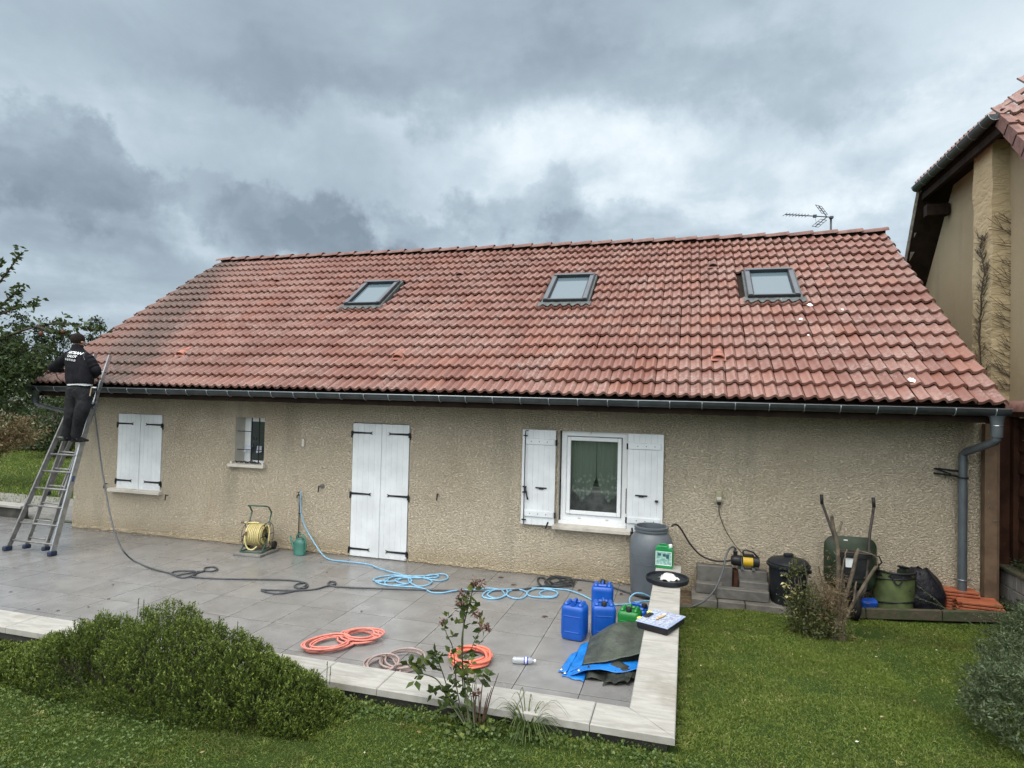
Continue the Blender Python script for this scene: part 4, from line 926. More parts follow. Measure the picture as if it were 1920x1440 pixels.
# pump
t=thing('garden_pump','black and yellow electric garden pump on the weathered block','water pump',(6.45,-.13,.41))
pz_=.515; YEL=M('pump_yellow',(.55,.36,.02),.35,.1,9); BLK=M('black_plastic',(.018,.018,.02),.38,.2,9)
MB().lathe([(.0,-.13),(.05,-.13),(.068,-.10),(.072,0),(.06,.02)],(6.41,-.14,pz_),20,axis='X').box((6.30,-.14,pz_+.0),(.05,.05,.05),None,.01).lathe([(.0,-.01),(.026,-.01),(.026,.05),(.03,.05),(.03,.06)],(6.335,-.14,pz_+.06),14).build('pump_head',BLK,t,smooth=True,auto=40)
MB().lathe([(.066,0),(.066,.17),(.055,.185)],(6.43,-.14,pz_),22,axis='X').build('motor_housing',YEL,t,smooth=True,auto=40)
MB().lathe([(.069,.125),(.071,.135),(.071,.2),(.05,.21),(0,.21)],(6.43,-.14,pz_),20,axis='X').box((6.50,-.14,pz_+.072),(.14,.07,.045),None,.012).build('motor_cap',BLK,t,smooth=True,auto=40)
MB().tube([(6.44,-.14,pz_+.05),(6.43,-.15,pz_+.13),(6.47,-.15,pz_+.15),(6.56,-.15,pz_+.125),(6.62,-.14,pz_+.06)],.011,8).build('handle',BLK,t,smooth=True)
MB().box((6.42,-.14,pz_-.088),(.04,.15,.03)).box((6.56,-.14,pz_-.088),(.04,.15,.03)).tube([(6.42,-.21,pz_-.09),(6.405,-.205,pz_+.06)],.008,6).build('foot','zinc_grey',t)
o=MB().tube(spline([(6.12,-.05,1.24),(6.125,-.06,1.12),(6.17,-.07,.98),(6.24,-.09,.84),(6.34,-.12,.70),(6.44,-.14,.60)],8),.0055,6).build('power_cable','black_iron',smooth=True); tag(o,'thin black cable drooping from the wall socket to the pump','cable')
HB=M('hose_black',(.022,.022,.024),.4,.2,20)
o=MB().tube(spline([(5.50,-.27,.93),(5.56,-.24,.95),(5.63,-.20,.88),(5.74,-.17,.70),(5.88,-.15,.55),(6.05,-.14,.485),(6.2,-.14,.49),(6.30,-.14,.51)],8),.0125,8).build('suction_hose',HB,smooth=True); tag(o,'black hose curving from the rim of the grey barrel to the pump','hose')
o=MB().tube(spline([(6.335,-.14,.62),(6.33,-.15,.68),(6.27,-.2,.69),(6.21,-.28,.60),(6.16,-.42,.42),(6.06,-.58,.22),(5.93,-.70,.10),(5.80,-.74,.03),(5.72,-.76,.02),(5.62,-.78,.02)],8),.012,8).tube(spline([(6.335,-.14,.60),(6.335,-.14,.66),(6.333,-.145,.672)],4),.015,8).build('delivery_hose',M('hose_grey',(.065,.07,.075),.45,.2,20),smooth=True); tag(o,'grey hose arching out of the pump and down towards the patio wall','hose')
# barrel
bz=0; BG=M('barrel_grey',(.105,.122,.138),.42,.14,3,bs=60,bd=.001)
t=thing('water_barrel','large grey plastic barrel with open ribbed top by the kitchen window','barrel',(5.24,-.36,0))
P_=[(.0,.01),(.22,.01),(.262,.05),(.275,.20),(.288,.50),(.292,.62),(.285,.71),(.262,.785),(.232,.83),(.215,.85),(.215,.868),(.229,.871),(.229,.884),(.216,.889),(.216,.902),(.229,.906),(.231,.928),(.214,.935),(.200,.93),(.196,.86),(.2,.80),(.26,.70),(.26,.2),(.2,.04),(0,.04)]
MB().lathe(P_,(0,0,0),40,cap=False).build('body',BG,t,smooth=True,auto=35,local=True)
MB().lathe([(.2945,.585),(.296,.588),(.2945,.591)],(0,0,0),40,cap=False).lathe([(.289,.46),(.2912,.4625),(.2905,.467)],(0,0,0),40,cap=False).build('moulded_rib',M('rib_grey',(.14,.155,.165),.4,.1,9),t,local=True,smooth=True)
MB().lathe([(0,.52),(.255,.52)],(0,0,0),32,cap=False).build('water','window_glass',t,local=True)
# green jug on the wall end
def jug():
    t=thing('green_jug','small translucent green jug with white cap and printed label on the wall end','canister',(5.435,-1.00,.552))
    w,d,h=.215,.13,.275
    b=MB(); pr_=[(-w/2,0),(w/2,0),(w/2,h*.82),(w/2-.02,h*.9),(w/2-.03,h*.93),(w/2-.055,h*.93),(w/2-.055,h),(-w/2+.045,h),(-w/2+.02,h*.96),(-w/2,h*.86)]
    b.prism(pr_,-d/2,d/2,'Y'); o=b.build('body',M('green_plastic',(.008,.20,.055),.35,.15,9),t,local=True); bv=o.modifiers.new('bevel','BEVEL'); bv.width=.012; bv.segments=3; bv.limit_method='ANGLE'
    MB().lathe([(.022,0),(.024,.0),(.024,.03),(.020,.034),(0,.034)],(w/2-.035,0,h*.93),16).build('cap','white_paint',t,local=True,smooth=True,auto=40)
    MB().tube([(-w/2+.05,0,h),(-w/2+.07,0,h+.012),(w/2-.10,0,h+.012),(w/2-.08,0,h)],.009,8).build('handle','green_plastic',t,local=True,smooth=True)
    lb=MB().box((-.004,-d/2-.002,h*.45),(w*.88,.003,h*.58)); l=lb.build('label',M('label_pale',(.34,.50,.46),.5,.5,38,col2=(.10,.28,.22)),t,local=True)
    x=MB().box((.005,-d/2-.0045,h*.60),(.035,.002,.035)).box((.045,-d/2-.0045,h*.55),(.035,.002,.05)).box((-.055,-d/2-.0045,h*.62),(.04,.002,.03)); x.build('label_print',M('print_dark',(.02,.09,.10),.6,.2,9),l,local=True) 
    MB().box((-.004,-d/2-.0038,h*.75),(w*.9,.0015,.006)).box((-.004,-d/2-.0038,h*.155),(w*.9,.0015,.008)).box((-w*.445,-d/2-.0038,h*.45),(.006,.0015,h*.58)).box((w*.43,-d/2-.0038,h*.45),(.005,.0015,h*.58)).build('label_border','white_paint',l,local=True)
    t.rotation_euler=(0,0,-.06)
jug()
# barrel lid with rag
t=thing('barrel_lid','upturned round black barrel lid lying on the wall top','lid',(5.49,-1.63,.552))
MB().lathe([(0,.0),(.215,.0),(.236,.008),(.242,.03),(.244,.055),(.237,.060),(.228,.056),(.226,.030),(.215,.026),(.205,.020),(.13,.020),(.126,.024),(.120,.024),(.116,.020),(0,.020)],(0,0,0),48,cap=False).build('lid',M('lid_black',(.018,.021,.025),.4,.25,6),t,local=True,smooth=True,auto=35)
rg=MB(); n=22; vs=[(0,0,.05)]
for k in range(5):
    for i in range(n):
        a=2*PI*i/n; r=.026*(k+1)*(1+.20*math.sin(3*a+1)+.12*math.sin(7*a)); vs.append((r*math.cos(a)*.95,r*math.sin(a)*.6,.052+.028*math.sin(5*a+k*1.1)*(k/4)+.03*math.cos(k*1.1)-(.035 if k==4 else 0)))
rg.add(vs,[(0,1+i,1+(i+1)%n) for i in range(n)]+[(1+k*n+i,1+k*n+(i+1)%n,1+(k+1)*n+(i+1)%n,1+(k+1)*n+i) for k in range(4) for i in range(n)])
o=rg.build('crumpled_bag',M('bag_white',(.62,.60,.58),.35,.1,20),smooth=True); o.location=(5.50,-1.60,.562); tag(o,'crumpled translucent white plastic bag lying in the black lid','plastic bag')
# organiser case
t=thing('organiser_case','shallow black organiser case with clear blue tinted compartment lid on the wall top','organiser case',(5.478,-3.11,.552),R(68))
w,d,h=.40,.30,.075
MB().box((0,0,.03),(w,d,.06),None,.012).build('tray',M('case_black',(.015,.015,.018),.4,.2,9),t,local=True)
li=MB().box((0,0,.066),(w+.012,d+.012,.012),None,.004).build('lid',M('lid_blue',(.30,.36,.52),.15,.1,3,spec=.8),t,local=True)
cm=MB()
for i in range(7):
    for j in range(4):
        if j==3 and 2<=i<=4: continue
        cm.box((-w/2+.035+i*.055,-d/2+.045+j*.073,.0735),(.047,.064,.003),None,.001)
cm.build('compartment',M('compart',(.50,.55,.66),.2,.5,26,col2=(.28,.32,.42),spec=.8),li,local=True)
co=MB(); cr=random.Random(2)
for k in range(26): co.box((cr.uniform(-.15,.18),cr.uniform(-.13,.13),.0758),(cr.uniform(.006,.025),cr.uniform(.003,.009),.0015),rotm(cr.random()*3))
co.build('fixings',M('fixing_mix',(.25,.10,.10),.4,.5,60,col2=(.5,.5,.5)),li,local=True)
MB().box((-.01,d/2-.03,.076),(.13,.05,.012),None,.004).build('handle',MATS['case_black'],t,local=True)
for y in(-.115,.09): MB().box((y,d/2+.008,.066),(.045,.04,.022),None,.005).build('latch',M('latch_yellow',(.62,.60,.14),.4,.1,9),t,local=True)
t=thing('utility_knife','small knife with cream handle lying on the organiser lid','knife',(5.475,-3.12,.630),R(62))
MB().box((0,0,.009),(.15,.02,.016),None,.005).build('handle',M('cream',(.62,.45,.24),.4,.15,20),t,local=True); MB().box((.09,.012,.008),(.05,.022,.012),None,.004).build('blade_guard','white_paint',t,local=True)

# ------------------------------------------------------------ jerrycans
BLU=M('blue_plastic',(.006,.085,.42),.36,.10,4,bs=80,bd=.0008); GRN=M('green_can',(.010,.20,.035),.38,.15,4,bs=80,bd=.0008)
def jerry(col,label,loc,rz,h=.41,w=.265,d=.235,cap=True,group='blue jerrycans beside the patio wall',stain=False,lie=None):
    t=thing('jerrycan',label,'jerrycan',loc,rz,group)
    # rounded square body by lathe of a superellipse
    mb=MB(); seg=32; prof_=[(.0,.0),(.80,.0),(.93,.012),(.985,.05),(1,.10),(1,h*.74),(.985,h*.80),(.90,h*.855),(.80,h*.875),(0,h*.875)]
    vs=[]
    for k in range(seg):
        a=2*PI*k/seg; ca,sa=math.cos(a),math.sin(a); e=.36; x=math.copysign(abs(ca)**e,ca); y=math.copysign(abs(sa)**e,sa)
        for r,z in prof_: vs.append((x*r*w/2*(1-.012*math.sin(z/h*PI)*0),y*r*d/2,z))
    m=len(prof_); mb.add(vs,[(k*m+i,((k+1)%seg)*m+i,((k+1)%seg)*m+i+1,k*m+i+1) for k in range(seg) for i in range(m-1)])
    b=mb.build('body',col,t,smooth=True,auto=40,local=True)
    rb=MB()
    for q in(.22,.62): rb.box((0,-d/2*.995,h*q),(w*.62,.006,.012),None,.002)
    rb.box((w*.34,-d/2*.99,h*.42),(.012,.006,h*.42),None,.002).box((-w*.34,-d/2*.99,h*.42),(.012,.006,h*.42),None,.002); rb.build('moulded_rib',col,b,local=True)
    # moulded shoulders and carrying handle
    sh=MB()
    for sx in(-1,1): sh.box((sx*w*.30,0.0,h*.895),(w*.20,d*.74,h*.09),None,.018)
    sh.box((0,d*.27,h*.895),(w*.44,d*.20,h*.085),None,.014); sh.build('shoulder',col,b,local=True)
    sh=MB().tube([(0,d*.27,h*.91),(0,d*.20,h*.975),(0,-d*.02,h*.975),(0,-d*.09,h*.90)],.014,8); sh.build('handle',col,t,local=True,smooth=True)
    if cap: MB().lathe([(.030,0),(.031,.0),(.031,.04),(.026,.046),(0,.046)],(0,-d*.30,h*.875),18).build('cap','black_iron',t,local=True,smooth=True,auto=40)
    else: MB().lathe([(.030,0),(.030,.03),(.024,.03),(.024,.0)],(0,-d*.30,h*.875),18,cap=False).build('neck',col,t,local=True,smooth=True,auto=40)
    if stain:
        n=12; vs=[(.06,-d/2-.0015,h*.42)]+[(.06+.022*math.cos(a)*(1 if math.sin(a)>0 else .6),-d/2-.0015,h*.44+.045*math.sin(a)*(1.2 if math.sin(a)<0 else .7)) for a in [2*PI*k/n for k in range(n)]]
        MB().add(vs,[(0,1+k,1+(k+1)%n) for k in range(n)]).build('stain',M('stain_dark',(.01,.045,.015),.5,.2,20),b,local=True)
    return t
jerry(BLU,'blue jerrycan nearest the patio centre, uncapped, in front of the tall one',(4.525,-2.20,0),R(-8),.42,cap=False)
jerry(BLU,'blue jerrycan with black cap standing between the uncapped one and the green one',(4.82,-2.06,0),R(12),.41)
jerry(BLU,'blue jerrycan standing farthest from the viewer, behind the row',(4.72,-1.36,0),R(185),.41,group='blue jerrycans beside the patio wall')
t=jerry(GRN,'green jerrycan with dark stain against the patio wall',(5.115,-2.10,0),R(-6),.39,.24,.23,group=None,stain=True)
t=jerry(BLU,'blue jerrycan lying low behind the green one, against the patio wall',(5.17,-1.74,0),R(80),.30,.24,.26)

# ------------------------------------------------------------ tarpaulin
t=thing('tarpaulin','folded dark green tarpaulin with blue edge lying against the patio wall','tarpaulin',(4.9,-2.7,0))
def sheet(c00,c10,c11,c01,n,m,zf,seed,amp=.012):
    rr=random.Random(seed); off=rr.random()*50; vs=[];c=[Vector(x) for x in(c00,c10,c11,c01)]
    for i in range(n+1):
        for j in range(m+1):
            u=i/n;v=j/m; p=c[0]*(1-u)*(1-v)+c[1]*u*(1-v)+c[2]*u*v+c[3]*(1-u)*v
            k=mnoise.noise(Vector((u*3+off,v*3,0)))*amp+mnoise.noise(Vector((u*9+off,v*7,3)))*amp*.45
            ed=.012*math.sin(u*11+off)*(1 if j in(0,m) else .5)
            vs.append((p.x+ed*.6,p.y+ed,max(.004,p.z+zf(u,v)+k)))
    return vs,[(i*(m+1)+j,(i+1)*(m+1)+j,(i+1)*(m+1)+j+1,i*(m+1)+j+1) for i in range(n) for j in range(m)]
hump=lambda u,v:.115*math.exp(-((u-.42)/.33)**2)*math.exp(-((v-.80)/.42)**2)+.07*u*u
TG=M('tarp_green',(.055,.065,.050),.45,.35,5,bs=26,bd=.012,bst=.8); TBm=M('tarp_blue',(.008,.17,.56),.4,.2,7,bs=26,bd=.010,bst=.8)
mb=MB(); mb.add(*sheet((4.74,-3.00,.055),(5.31,-2.90,.14),(5.31,-2.18,.22),(4.72,-2.36,.07),26,26,hump,1)); tg=mb.build('green_sheet',TG,t,smooth=True); 
sd_=tg.modifiers.new('thick','SOLIDIFY'); sd_.thickness=.004
bl=MB(); 
bl.add(*sheet((4.665,-3.19,.02),(5.32,-3.06,.14),(5.32,-2.86,.12),(4.73,-3.01,.05),26,7,lambda u,v:.03*math.sin(u*6)*(1-v)+.0*u,2,.01))
bl.add(*sheet((4.60,-3.16,.015),(4.74,-3.02,.045),(4.74,-2.40,.065),(4.635,-2.42,.018),8,20,lambda u,v:.0,3,.01))
bl.add(*sheet((4.585,-3.20,.008),(4.80,-3.26,.01),(4.80,-3.05,.03),(4.62,-3.0,.03),8,8,lambda u,v:0,4,.008))
bl.add(*sheet((4.53,-3.13,.006),(4.62,-3.14,.03),(4.645,-2.62,.03),(4.575,-2.66,.006),6,14,lambda u,v:0,5,.01))
bo=bl.build('blue_hem',TBm,t,smooth=True); s2=bo.modifiers.new('thick','SOLIDIFY'); s2.thickness=.003
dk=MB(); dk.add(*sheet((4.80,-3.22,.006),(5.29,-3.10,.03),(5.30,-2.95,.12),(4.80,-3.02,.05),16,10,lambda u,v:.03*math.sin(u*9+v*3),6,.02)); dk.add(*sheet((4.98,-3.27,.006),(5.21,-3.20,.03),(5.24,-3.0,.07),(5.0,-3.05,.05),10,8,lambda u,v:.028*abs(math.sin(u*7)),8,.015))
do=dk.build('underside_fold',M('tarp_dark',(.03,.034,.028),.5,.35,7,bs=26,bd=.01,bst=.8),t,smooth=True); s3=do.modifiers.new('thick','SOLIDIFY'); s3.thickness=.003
for x,y,z in((4.605,-3.17,.026),(4.556,-3.10,.024),(4.73,-3.13,.052)): MB().lathe([(.006,.0),(.007,.004),(.014,.005),(.018,.0)],(x,y,z),14,cap=False).build('eyelet','bright_metal',t,smooth=True)
# bottle
t=thing('plastic_bottle','small clear plastic bottle with blue band lying on the paving','bottle',(4.17,-3.05,.036),R(12))
MB().lathe([(0,-.115),(.022,-.115),(.032,-.105),(.031,-.08),(.033,-.07),(.031,-.05),(.033,-.04),(.031,-.02),(.033,0),(.033,.05),(.026,.075),(.013,.09),(.013,.105)],(0,0,0),20,axis='X').build('body',M('pet',(.66,.70,.74),.12,.05,9,spec=.9,trans=.55),t,local=True,smooth=True,auto=50)
MB().lathe([(.0337,0),(.0337,.042)],(0,0,0),20,axis='X',cap=False).build('label',M('band_blue',(.03,.06,.42),.4,.2,40),t,local=True,smooth=True)
MB().lathe([(.0341,.012),(.0341,.028)],(0,0,0),20,axis='X',cap=False).build('label_stripe','white_paint',t,local=True,smooth=True)
MB().lathe([(.015,.10),(.015,.118),(0,.118)],(0,0,0),16,axis='X').build('cap','white_paint',t,local=True,smooth=True,auto=40)

# ------------------------------------------------------------ hoses from pixel paths laid on the paving
def lay(pts,z=.011,lift=True,dz=.0):
    out=[]
    for k,p in enumerate(pts):
        if len(p)==2: out.append(onz(p[0],p[1],z+.004*(k%3)*(1 if lift else 0)))
        elif p[2]=='y': out.append(ony(p[0],p[1],p[3]))
        else: out.append(onz(p[0],p[1],p[2]))
    return out
HG=M('hose_slate',(.050,.056,.066),.4,.2,20)
gp=[(176,762,'y',-1.02),(181,800,'y',-1.03),(190,870,'y',-1.10),(200,930,'y',-1.22),(209,975,'y',-1.36),(218,1006,'y',-1.5),(232,1034,'y',-1.62),(252,1052),(285,1066),(318,1075),
    (340,1083),(362,1079),(368,1072),(352,1070),(330,1071),(322,1075),(332,1078),(352,1075),(378,1071),(398,1071),(408,1067),(400,1063),(384,1065),(383,1070),(372,1074),(358,1080),(375,1083),(410,1085),(470,1086),(530,1087),
    (560,1090),(576,1095),(574,1101),(562,1103),(552,1100),(558,1095),(572,1093),(574,1097),(562,1104),(545,1110),(520,1113),(500,1110),(490,1106),(505,1106),(550,1107),(590,1105),(612,1099),(628,1095),(628,1091),(618,1091),(616,1096),(632,1100),
    (700,1103),(800,1106),(900,1108),(960,1106),(1000,1102),(1030,1096),(1052,1090),(1075,1086),(1108,1090),(1150,1102),(1180,1112),(1205,1120)]
o=MB().tube(spline(lay(gp),5),.0115,7).build('spray_hose',HG,smooth=True); tag(o,'long dark grey hose from the ladder snaking in loops across the paving','hose')
dkc=[(1078,1090),(1050,1096),(1018,1101),(1008,1090),(1012,1083),(1022,1086),(1030,1098),(1050,1101),(1072,1097),(1075,1089),(1055,1083),(1034,1084),(1022,1092),(1035,1100),(1060,1100),(1076,1094),(1068,1086),(1045,1083),(1030,1089),(1040,1097),(1062,1096),(1066,1088),(1052,1079),(1047,1078),(1046,1083),(1058,1092),(1075,1100)]
o=MB().tube(spline([p+Vector((0,0,.006*(k%4))) for k,p in enumerate(lay(dkc))],6),.013,7).build('dark_hose',M('hose_dark',(.04,.044,.046),.45,.2,20),smooth=True); tag(o,'dark hose heaped in a tangled coil at the foot of the wall','hose')
HBL=M('hose_blue',(.20,.42,.60),.38,.12,20)
bp=[(564,921,'y',-.10),(563,940,'y',-.10),(565,965,'y',-.09),(571,985,'y',-.09),(580,1003,'y',-.11),(592,1023,'y',-.17),(605,1040,'y',-.27),(620,1050),(650,1054),(690,1058),(710,1066),(735,1074),(755,1078),(765,1084),(768,1092),(782,1099),(800,1098),(810,1092),(803,1086),(780,1082),(755,1080),(730,1083),(715,1091),(700,1088),(712,1082),(740,1079),(765,1083),(772,1090),(762,1095),(745,1092),(742,1086),(760,1084),(778,1081),(800,1080),(820,1077),(835,1078),(840,1084),(828,1089),(808,1088),(795,1082),(808,1078),(822,1080),(815,1083),(780,1084),(740,1082),(722,1092),(728,1098),(748,1098),(766,1094),(770,1086),(755,1085),(738,1090),(705,1090),(718,1097),(745,1099),(775,1101),(795,1105),(810,1111),(830,1112),(850,1109),(872,1106),(895,1106),(915,1104),(938,1106),(946,1114),(940,1121),(922,1123),(905,1119),(912,1110),(930,1106),(950,1107),(948,1117),(930,1122),(914,1116),(925,1108),(950,1105),(975,1106),(988,1113),(980,1121),(962,1122),(950,1116),(958,1107),(985,1104),(1010,1104),(1035,1106),(1046,1113),(1038,1119),(1018,1118),(1012,1112),(1026,1107),(1044,1110),(1040,1120),(1012,1121),(992,1117),(990,1110),(1008,1104),(1040,1104),(1065,1107),(1090,1116),(1115,1127),(1145,1134),(1175,1134),(1200,1130)]
o=MB().tube(spline([p+Vector((0,0,.004*(k%3))) for k,p in enumerate(lay(bp,lift=False))],5),.0105,7).build('blue_hose',HBL,smooth=True); tag(o,'pale blue hose looping over the paving from the wall tap','hose')
o=MB().tube(spline(lay([(1182,1132),(1181,1122,.05),(1190,1113,.10),(1205,1113,.10),(1222,1121,.04),(1226,1126),(1210,1127),(1190,1129)]),6),.0105,7).build('blue_hose_end',HBL,smooth=True); tag(o,'loop of pale blue hose beside the foot of the barrel','hose')
def coil(c,rx,ry,n,r,mat,label,name,seed,rot=0,sx=.01,dz=.006,tail=None):
    rr=random.Random(seed); pts=[]
    for k in range(n):
        ph=rr.random()*6; ox,oy=rr.uniform(-sx,sx),rr.uniform(-sx,sx); s=rr.uniform(.80,1.05)
        for a in range(14):
            an=2*PI*a/14; x=math.cos(an)*rx*s+ox+.006*math.sin(3*an+ph); y=math.sin(an)*ry*s+oy+.006*math.cos(2*an+ph)
            pts.append((c[0]+x*math.cos(rot)-y*math.sin(rot),c[1]+x*math.sin(rot)+y*math.cos(rot),r+dz*k+.006*(1+math.sin(an*2+ph))))
    if tail: pts+=tail
    o=MB().tube(spline(pts,3),r,7).build(name,mat,smooth=True); tag(o,label,'hose'); return o
SAL=M('hose_salmon',(.62,.215,.17),.42,.10,20)
mm=[]
rr=random.Random(5)
for (c,rx,ry,n,rot) in(((2.145,-3.30),.245,.185,5,.9),((2.36,-3.02),.20,.165,6,.3)):
    for k in range(n):
        ph=rr.random()*6; ox,oy=rr.uniform(-.04,.04),rr.uniform(-.03,.03); s=rr.uniform(.74,1.06)
        for a in range(14):
            an=2*PI*a/14; x=math.cos(an)*rx*s+ox; y=math.sin(an)*ry*s+oy+.008*math.cos(2*an+ph); mm.append((c[0]+x*math.cos(rot)-y*math.sin(rot),c[1]+x*math.sin(rot)+y*math.cos(rot),.014+.010*k+.006*(1+math.sin(an*2+ph))))
o=MB().tube(spline(mm,3),.0105,7).build('salmon_hose',SAL,smooth=True); tag(o,'salmon pink hose coiled in two overlapping rings near the front wall','hose','salmon hoses on the paving')
coil((3.655,-3.13),.19,.215,8,.0125,M('hose_coral',(.70,.19,.125),.42,.08,20),'bright coral hose in one thick round coil behind the flowering shrub','coral_hose',9,.2,.026,.007)
mm=[]; rr=random.Random(8)
for (c,rx,ry,n,rot) in(((2.91,-3.62),.17,.21,4,.5),((3.06,-3.42),.19,.20,3,.2)):
    for k in range(n):
        ph=rr.random()*6; ox,oy=rr.uniform(-.03,.03),rr.uniform(-.03,.03); s=rr.uniform(.8,1.1)
        for a in range(12):
            an=2*PI*a/12; x=math.cos(an)*rx*s+ox; y=math.sin(an)*ry*s+oy; mm.append((c[0]+x*math.cos(rot)-y*math.sin(rot),c[1]+x*math.sin(rot)+y*math.cos(rot),.014+.018*k+.012*(1+math.sin(an+ph))))
o=MB().tube(spline(mm,3),.011,7).build('taupe_hose',M('hose_taupe',(.33,.25,.23),.4,.15,20),smooth=True); tag(o,'pinkish brown hose coil half hidden behind the front wall coping','hose')

# ------------------------------------------------------------ hose reel trolley on its slab
o=MB().box((0,0,.02),(.50,.50,.04),None,.006).build('reel_slab','old_concrete'); o.location=(-1.03,-.36,.001); o.rotation_euler=(0,0,.05); tag(o,'square stone slab under the green hose trolley','paving slab')
GF=M('frame_green',(.035,.10,.075),.4,.2,12)
t=thing('hose_trolley','green tube hose trolley wound with pale yellow hose against the wall','hose reel',(-1.03,-.33,.041),R(8))
fz=.0
for sx in(-1,1):
    x=sx*.17
fm=MB()
for sx in(-1,1):
    x=sx*.18; fm.tube([(x,-.20,.012),(x,.17,.012)],.011,8); fm.tube([(x,-.20,.012),(x*.98,.02,.20),(x*.95,.02,.42),(x*.95,.10,.60)],.0115,8)
fm.tube([(-.18,-.20,.012),(.18,-.20,.012)],.011,8)
fm.build('frame',GF,t,local=True,smooth=True)
MB().tube([(-.171,.10,.60),(-.165,.02,.70),(-.155,-.05,.725),(.155,-.05,.725),(.165,.02,.70),(.171,.10,.60)],.0125,8).build('handle',GF,t,local=True,smooth=True)
for x in(-.165,.165):
    w_=MB().lathe([(.205,-.004),(.212,0),(.205,.004)],(x,0,.25),30,axis='X',cap=False)
    for k in range(6): an=PI*k/3; w_.tube([(x,0,.25),(x,math.cos(an)*.205,.25+math.sin(an)*.205)],.006,5)
    w_.lathe([(0,-.02),(.04,-.02),(.04,.02),(0,.02)],(x,0,.25),14,axis='X'); w_.build('reel_disc','black_iron',t,local=True,smooth=True,auto=40)
hz=[];rr=random.Random(6)
for k in range(26):
    layer=k//9; r=.115+.024*layer+rr.uniform(-.004,.004); x0_=(-.135+.03*(k%9)) if layer%2==0 else (.12-.03*(k%9))
    for a in range(12): an=2*PI*a/12; hz.append((x0_+.03*a/12,math.cos(an)*r,.25+math.sin(an)*r))
HY=M('hose_yellow',(.60,.52,.24),.42,.12,20)
MB().tube(spline(hz,2),.0125,6).tube(spline([(-.1,-.17,.36),(-.10,-.215,.22),(-.06,-.205,.08),(.02,-.19,.05),(.08,-.16,.10)],6),.0125,7).tube(spline([(.02,.0,.44),(-.1,-.02,.445),(-.22,-.03,.44)],5),.0125,7).tube(spline([(.19,-.02,.42),(.215,-.03,.33),(.215,-.05,.18),(.19,-.02,.12)],5),.0115,7).build('wound_hose',HY,t,local=True,smooth=True)
MB().tube([(-.22,-.03,.44),(-.28,-.03,.438)],.014,8).tube([(-.1,-.185,.33),(-.1,-.20,.27)],.016,8).build('connector',M('brass_dark',(.13,.09,.05),.4,.2,9,metal=.6),t,local=True)
MB().tube([(-.18,0,.25),(-.24,0,.25),(-.24,-.06,.13),(-.28,-.06,.13)],.008,6).build('crank','black_iron',t,local=True,smooth=True)
for x in(.225,): MB().lathe([(0,-.018),(.04,-.02),(.062,-.018),(.066,0),(.062,.018),(.04,.02),(0,.018)],(x,.12,.068),22,axis='X').build('wheel','black_iron',t,local=True,smooth=True,auto=40)
MB().lathe([(0,-.018),(.04,-.02),(.062,-.018),(.066,0),(.062,.018),(.04,.02),(0,.018)],(-.225,.12,.068),22,axis='X').build('wheel','black_iron',t,local=True,smooth=True,auto=40)
# watering can
GC=M('can_green',(.045,.16,.125),.42,.12,6)
t=thing('watering_can','oval green plastic watering can with spout to the left by the wall','watering can',(-.325,-.20,0),R(-14))
b=MB().lathe([(0,.0),(.93,.0),(1.0,.012),(1.0,.03),(.96,.04),(.97,.19),(.92,.215),(.70,.245),(.55,.25)],(0,0,0),32,sx=.115,sy=.085,cap=False)
b.build('body',GC,t,local=True,smooth=True,auto=40)
sp=MB().lathe([(.55,.249),(.56,.27),(.50,.27),(.48,.24)],(0,0,0),24,sx=.115,sy=.085,cap=False).build('filler_rim',GC,t,local=True,smooth=True)
MB().tube([(-.09,0,.04),(-.135,0,.085),(-.19,0,.19),(-.235,0,.27)],[.034,.024,.017,.014],12).build('spout',GC,t,local=True,smooth=True)
MB().tube(spline([(-.085,0,.20),(-.08,0,.29),(0,0,.335),(.09,0,.30),(.135,0,.20),(.125,0,.08),(.105,0,.05)],5),.013,10).build('handle',GC,t,local=True,smooth=True)

# ------------------------------------------------------------ black bin
t=thing('dustbin','black plastic dustbin with round lid between the block pile and the shrub','dustbin',(6.965,-.33,.0))
BB=M('bin_black',(.014,.016,.020),.42,.2,5)
mb=MB(); seg=48; pr2=[(.195,.02),(.20,.03),(.232,.50),(.236,.53),(.238,.56)]; vs=[]
for k in range(seg):
    a=2*PI*k/seg; rb=1-.018*(k%4==0)
    for r,z in pr2: vs.append((r*rb*math.cos(a),r*rb*math.sin(a),z))
m=len(pr2); mb.add(vs,[(k*m+i,((k+1)%seg)*m+i,((k+1)%seg)*m+i+1,k*m+i+1) for k in range(seg) for i in range(m-1)]+[tuple(k*m for k in range(seg))[::-1]])
mb.build('body',BB,t,local=True,smooth=True,auto=30)
MB().lathe([(.255,.545),(.262,.55),(.262,.575),(.245,.582),(.245,.60),(.215,.63),(.10,.66),(0,.665)],(0,0,0),44,cap=False).build('lid',BB,t,local=True,smooth=True,auto=35)
MB().box((0,0,.685),(.12,.045,.05),rotm(.2),.012).build('lid_handle',BB,t,local=True)
for a in(-1.9,.2,): MB().box((.252*math.cos(a),.252*math.sin(a),.49),(.05,.11,.05),rotm(a),.012).build('side_handle',BB,t,local=True)

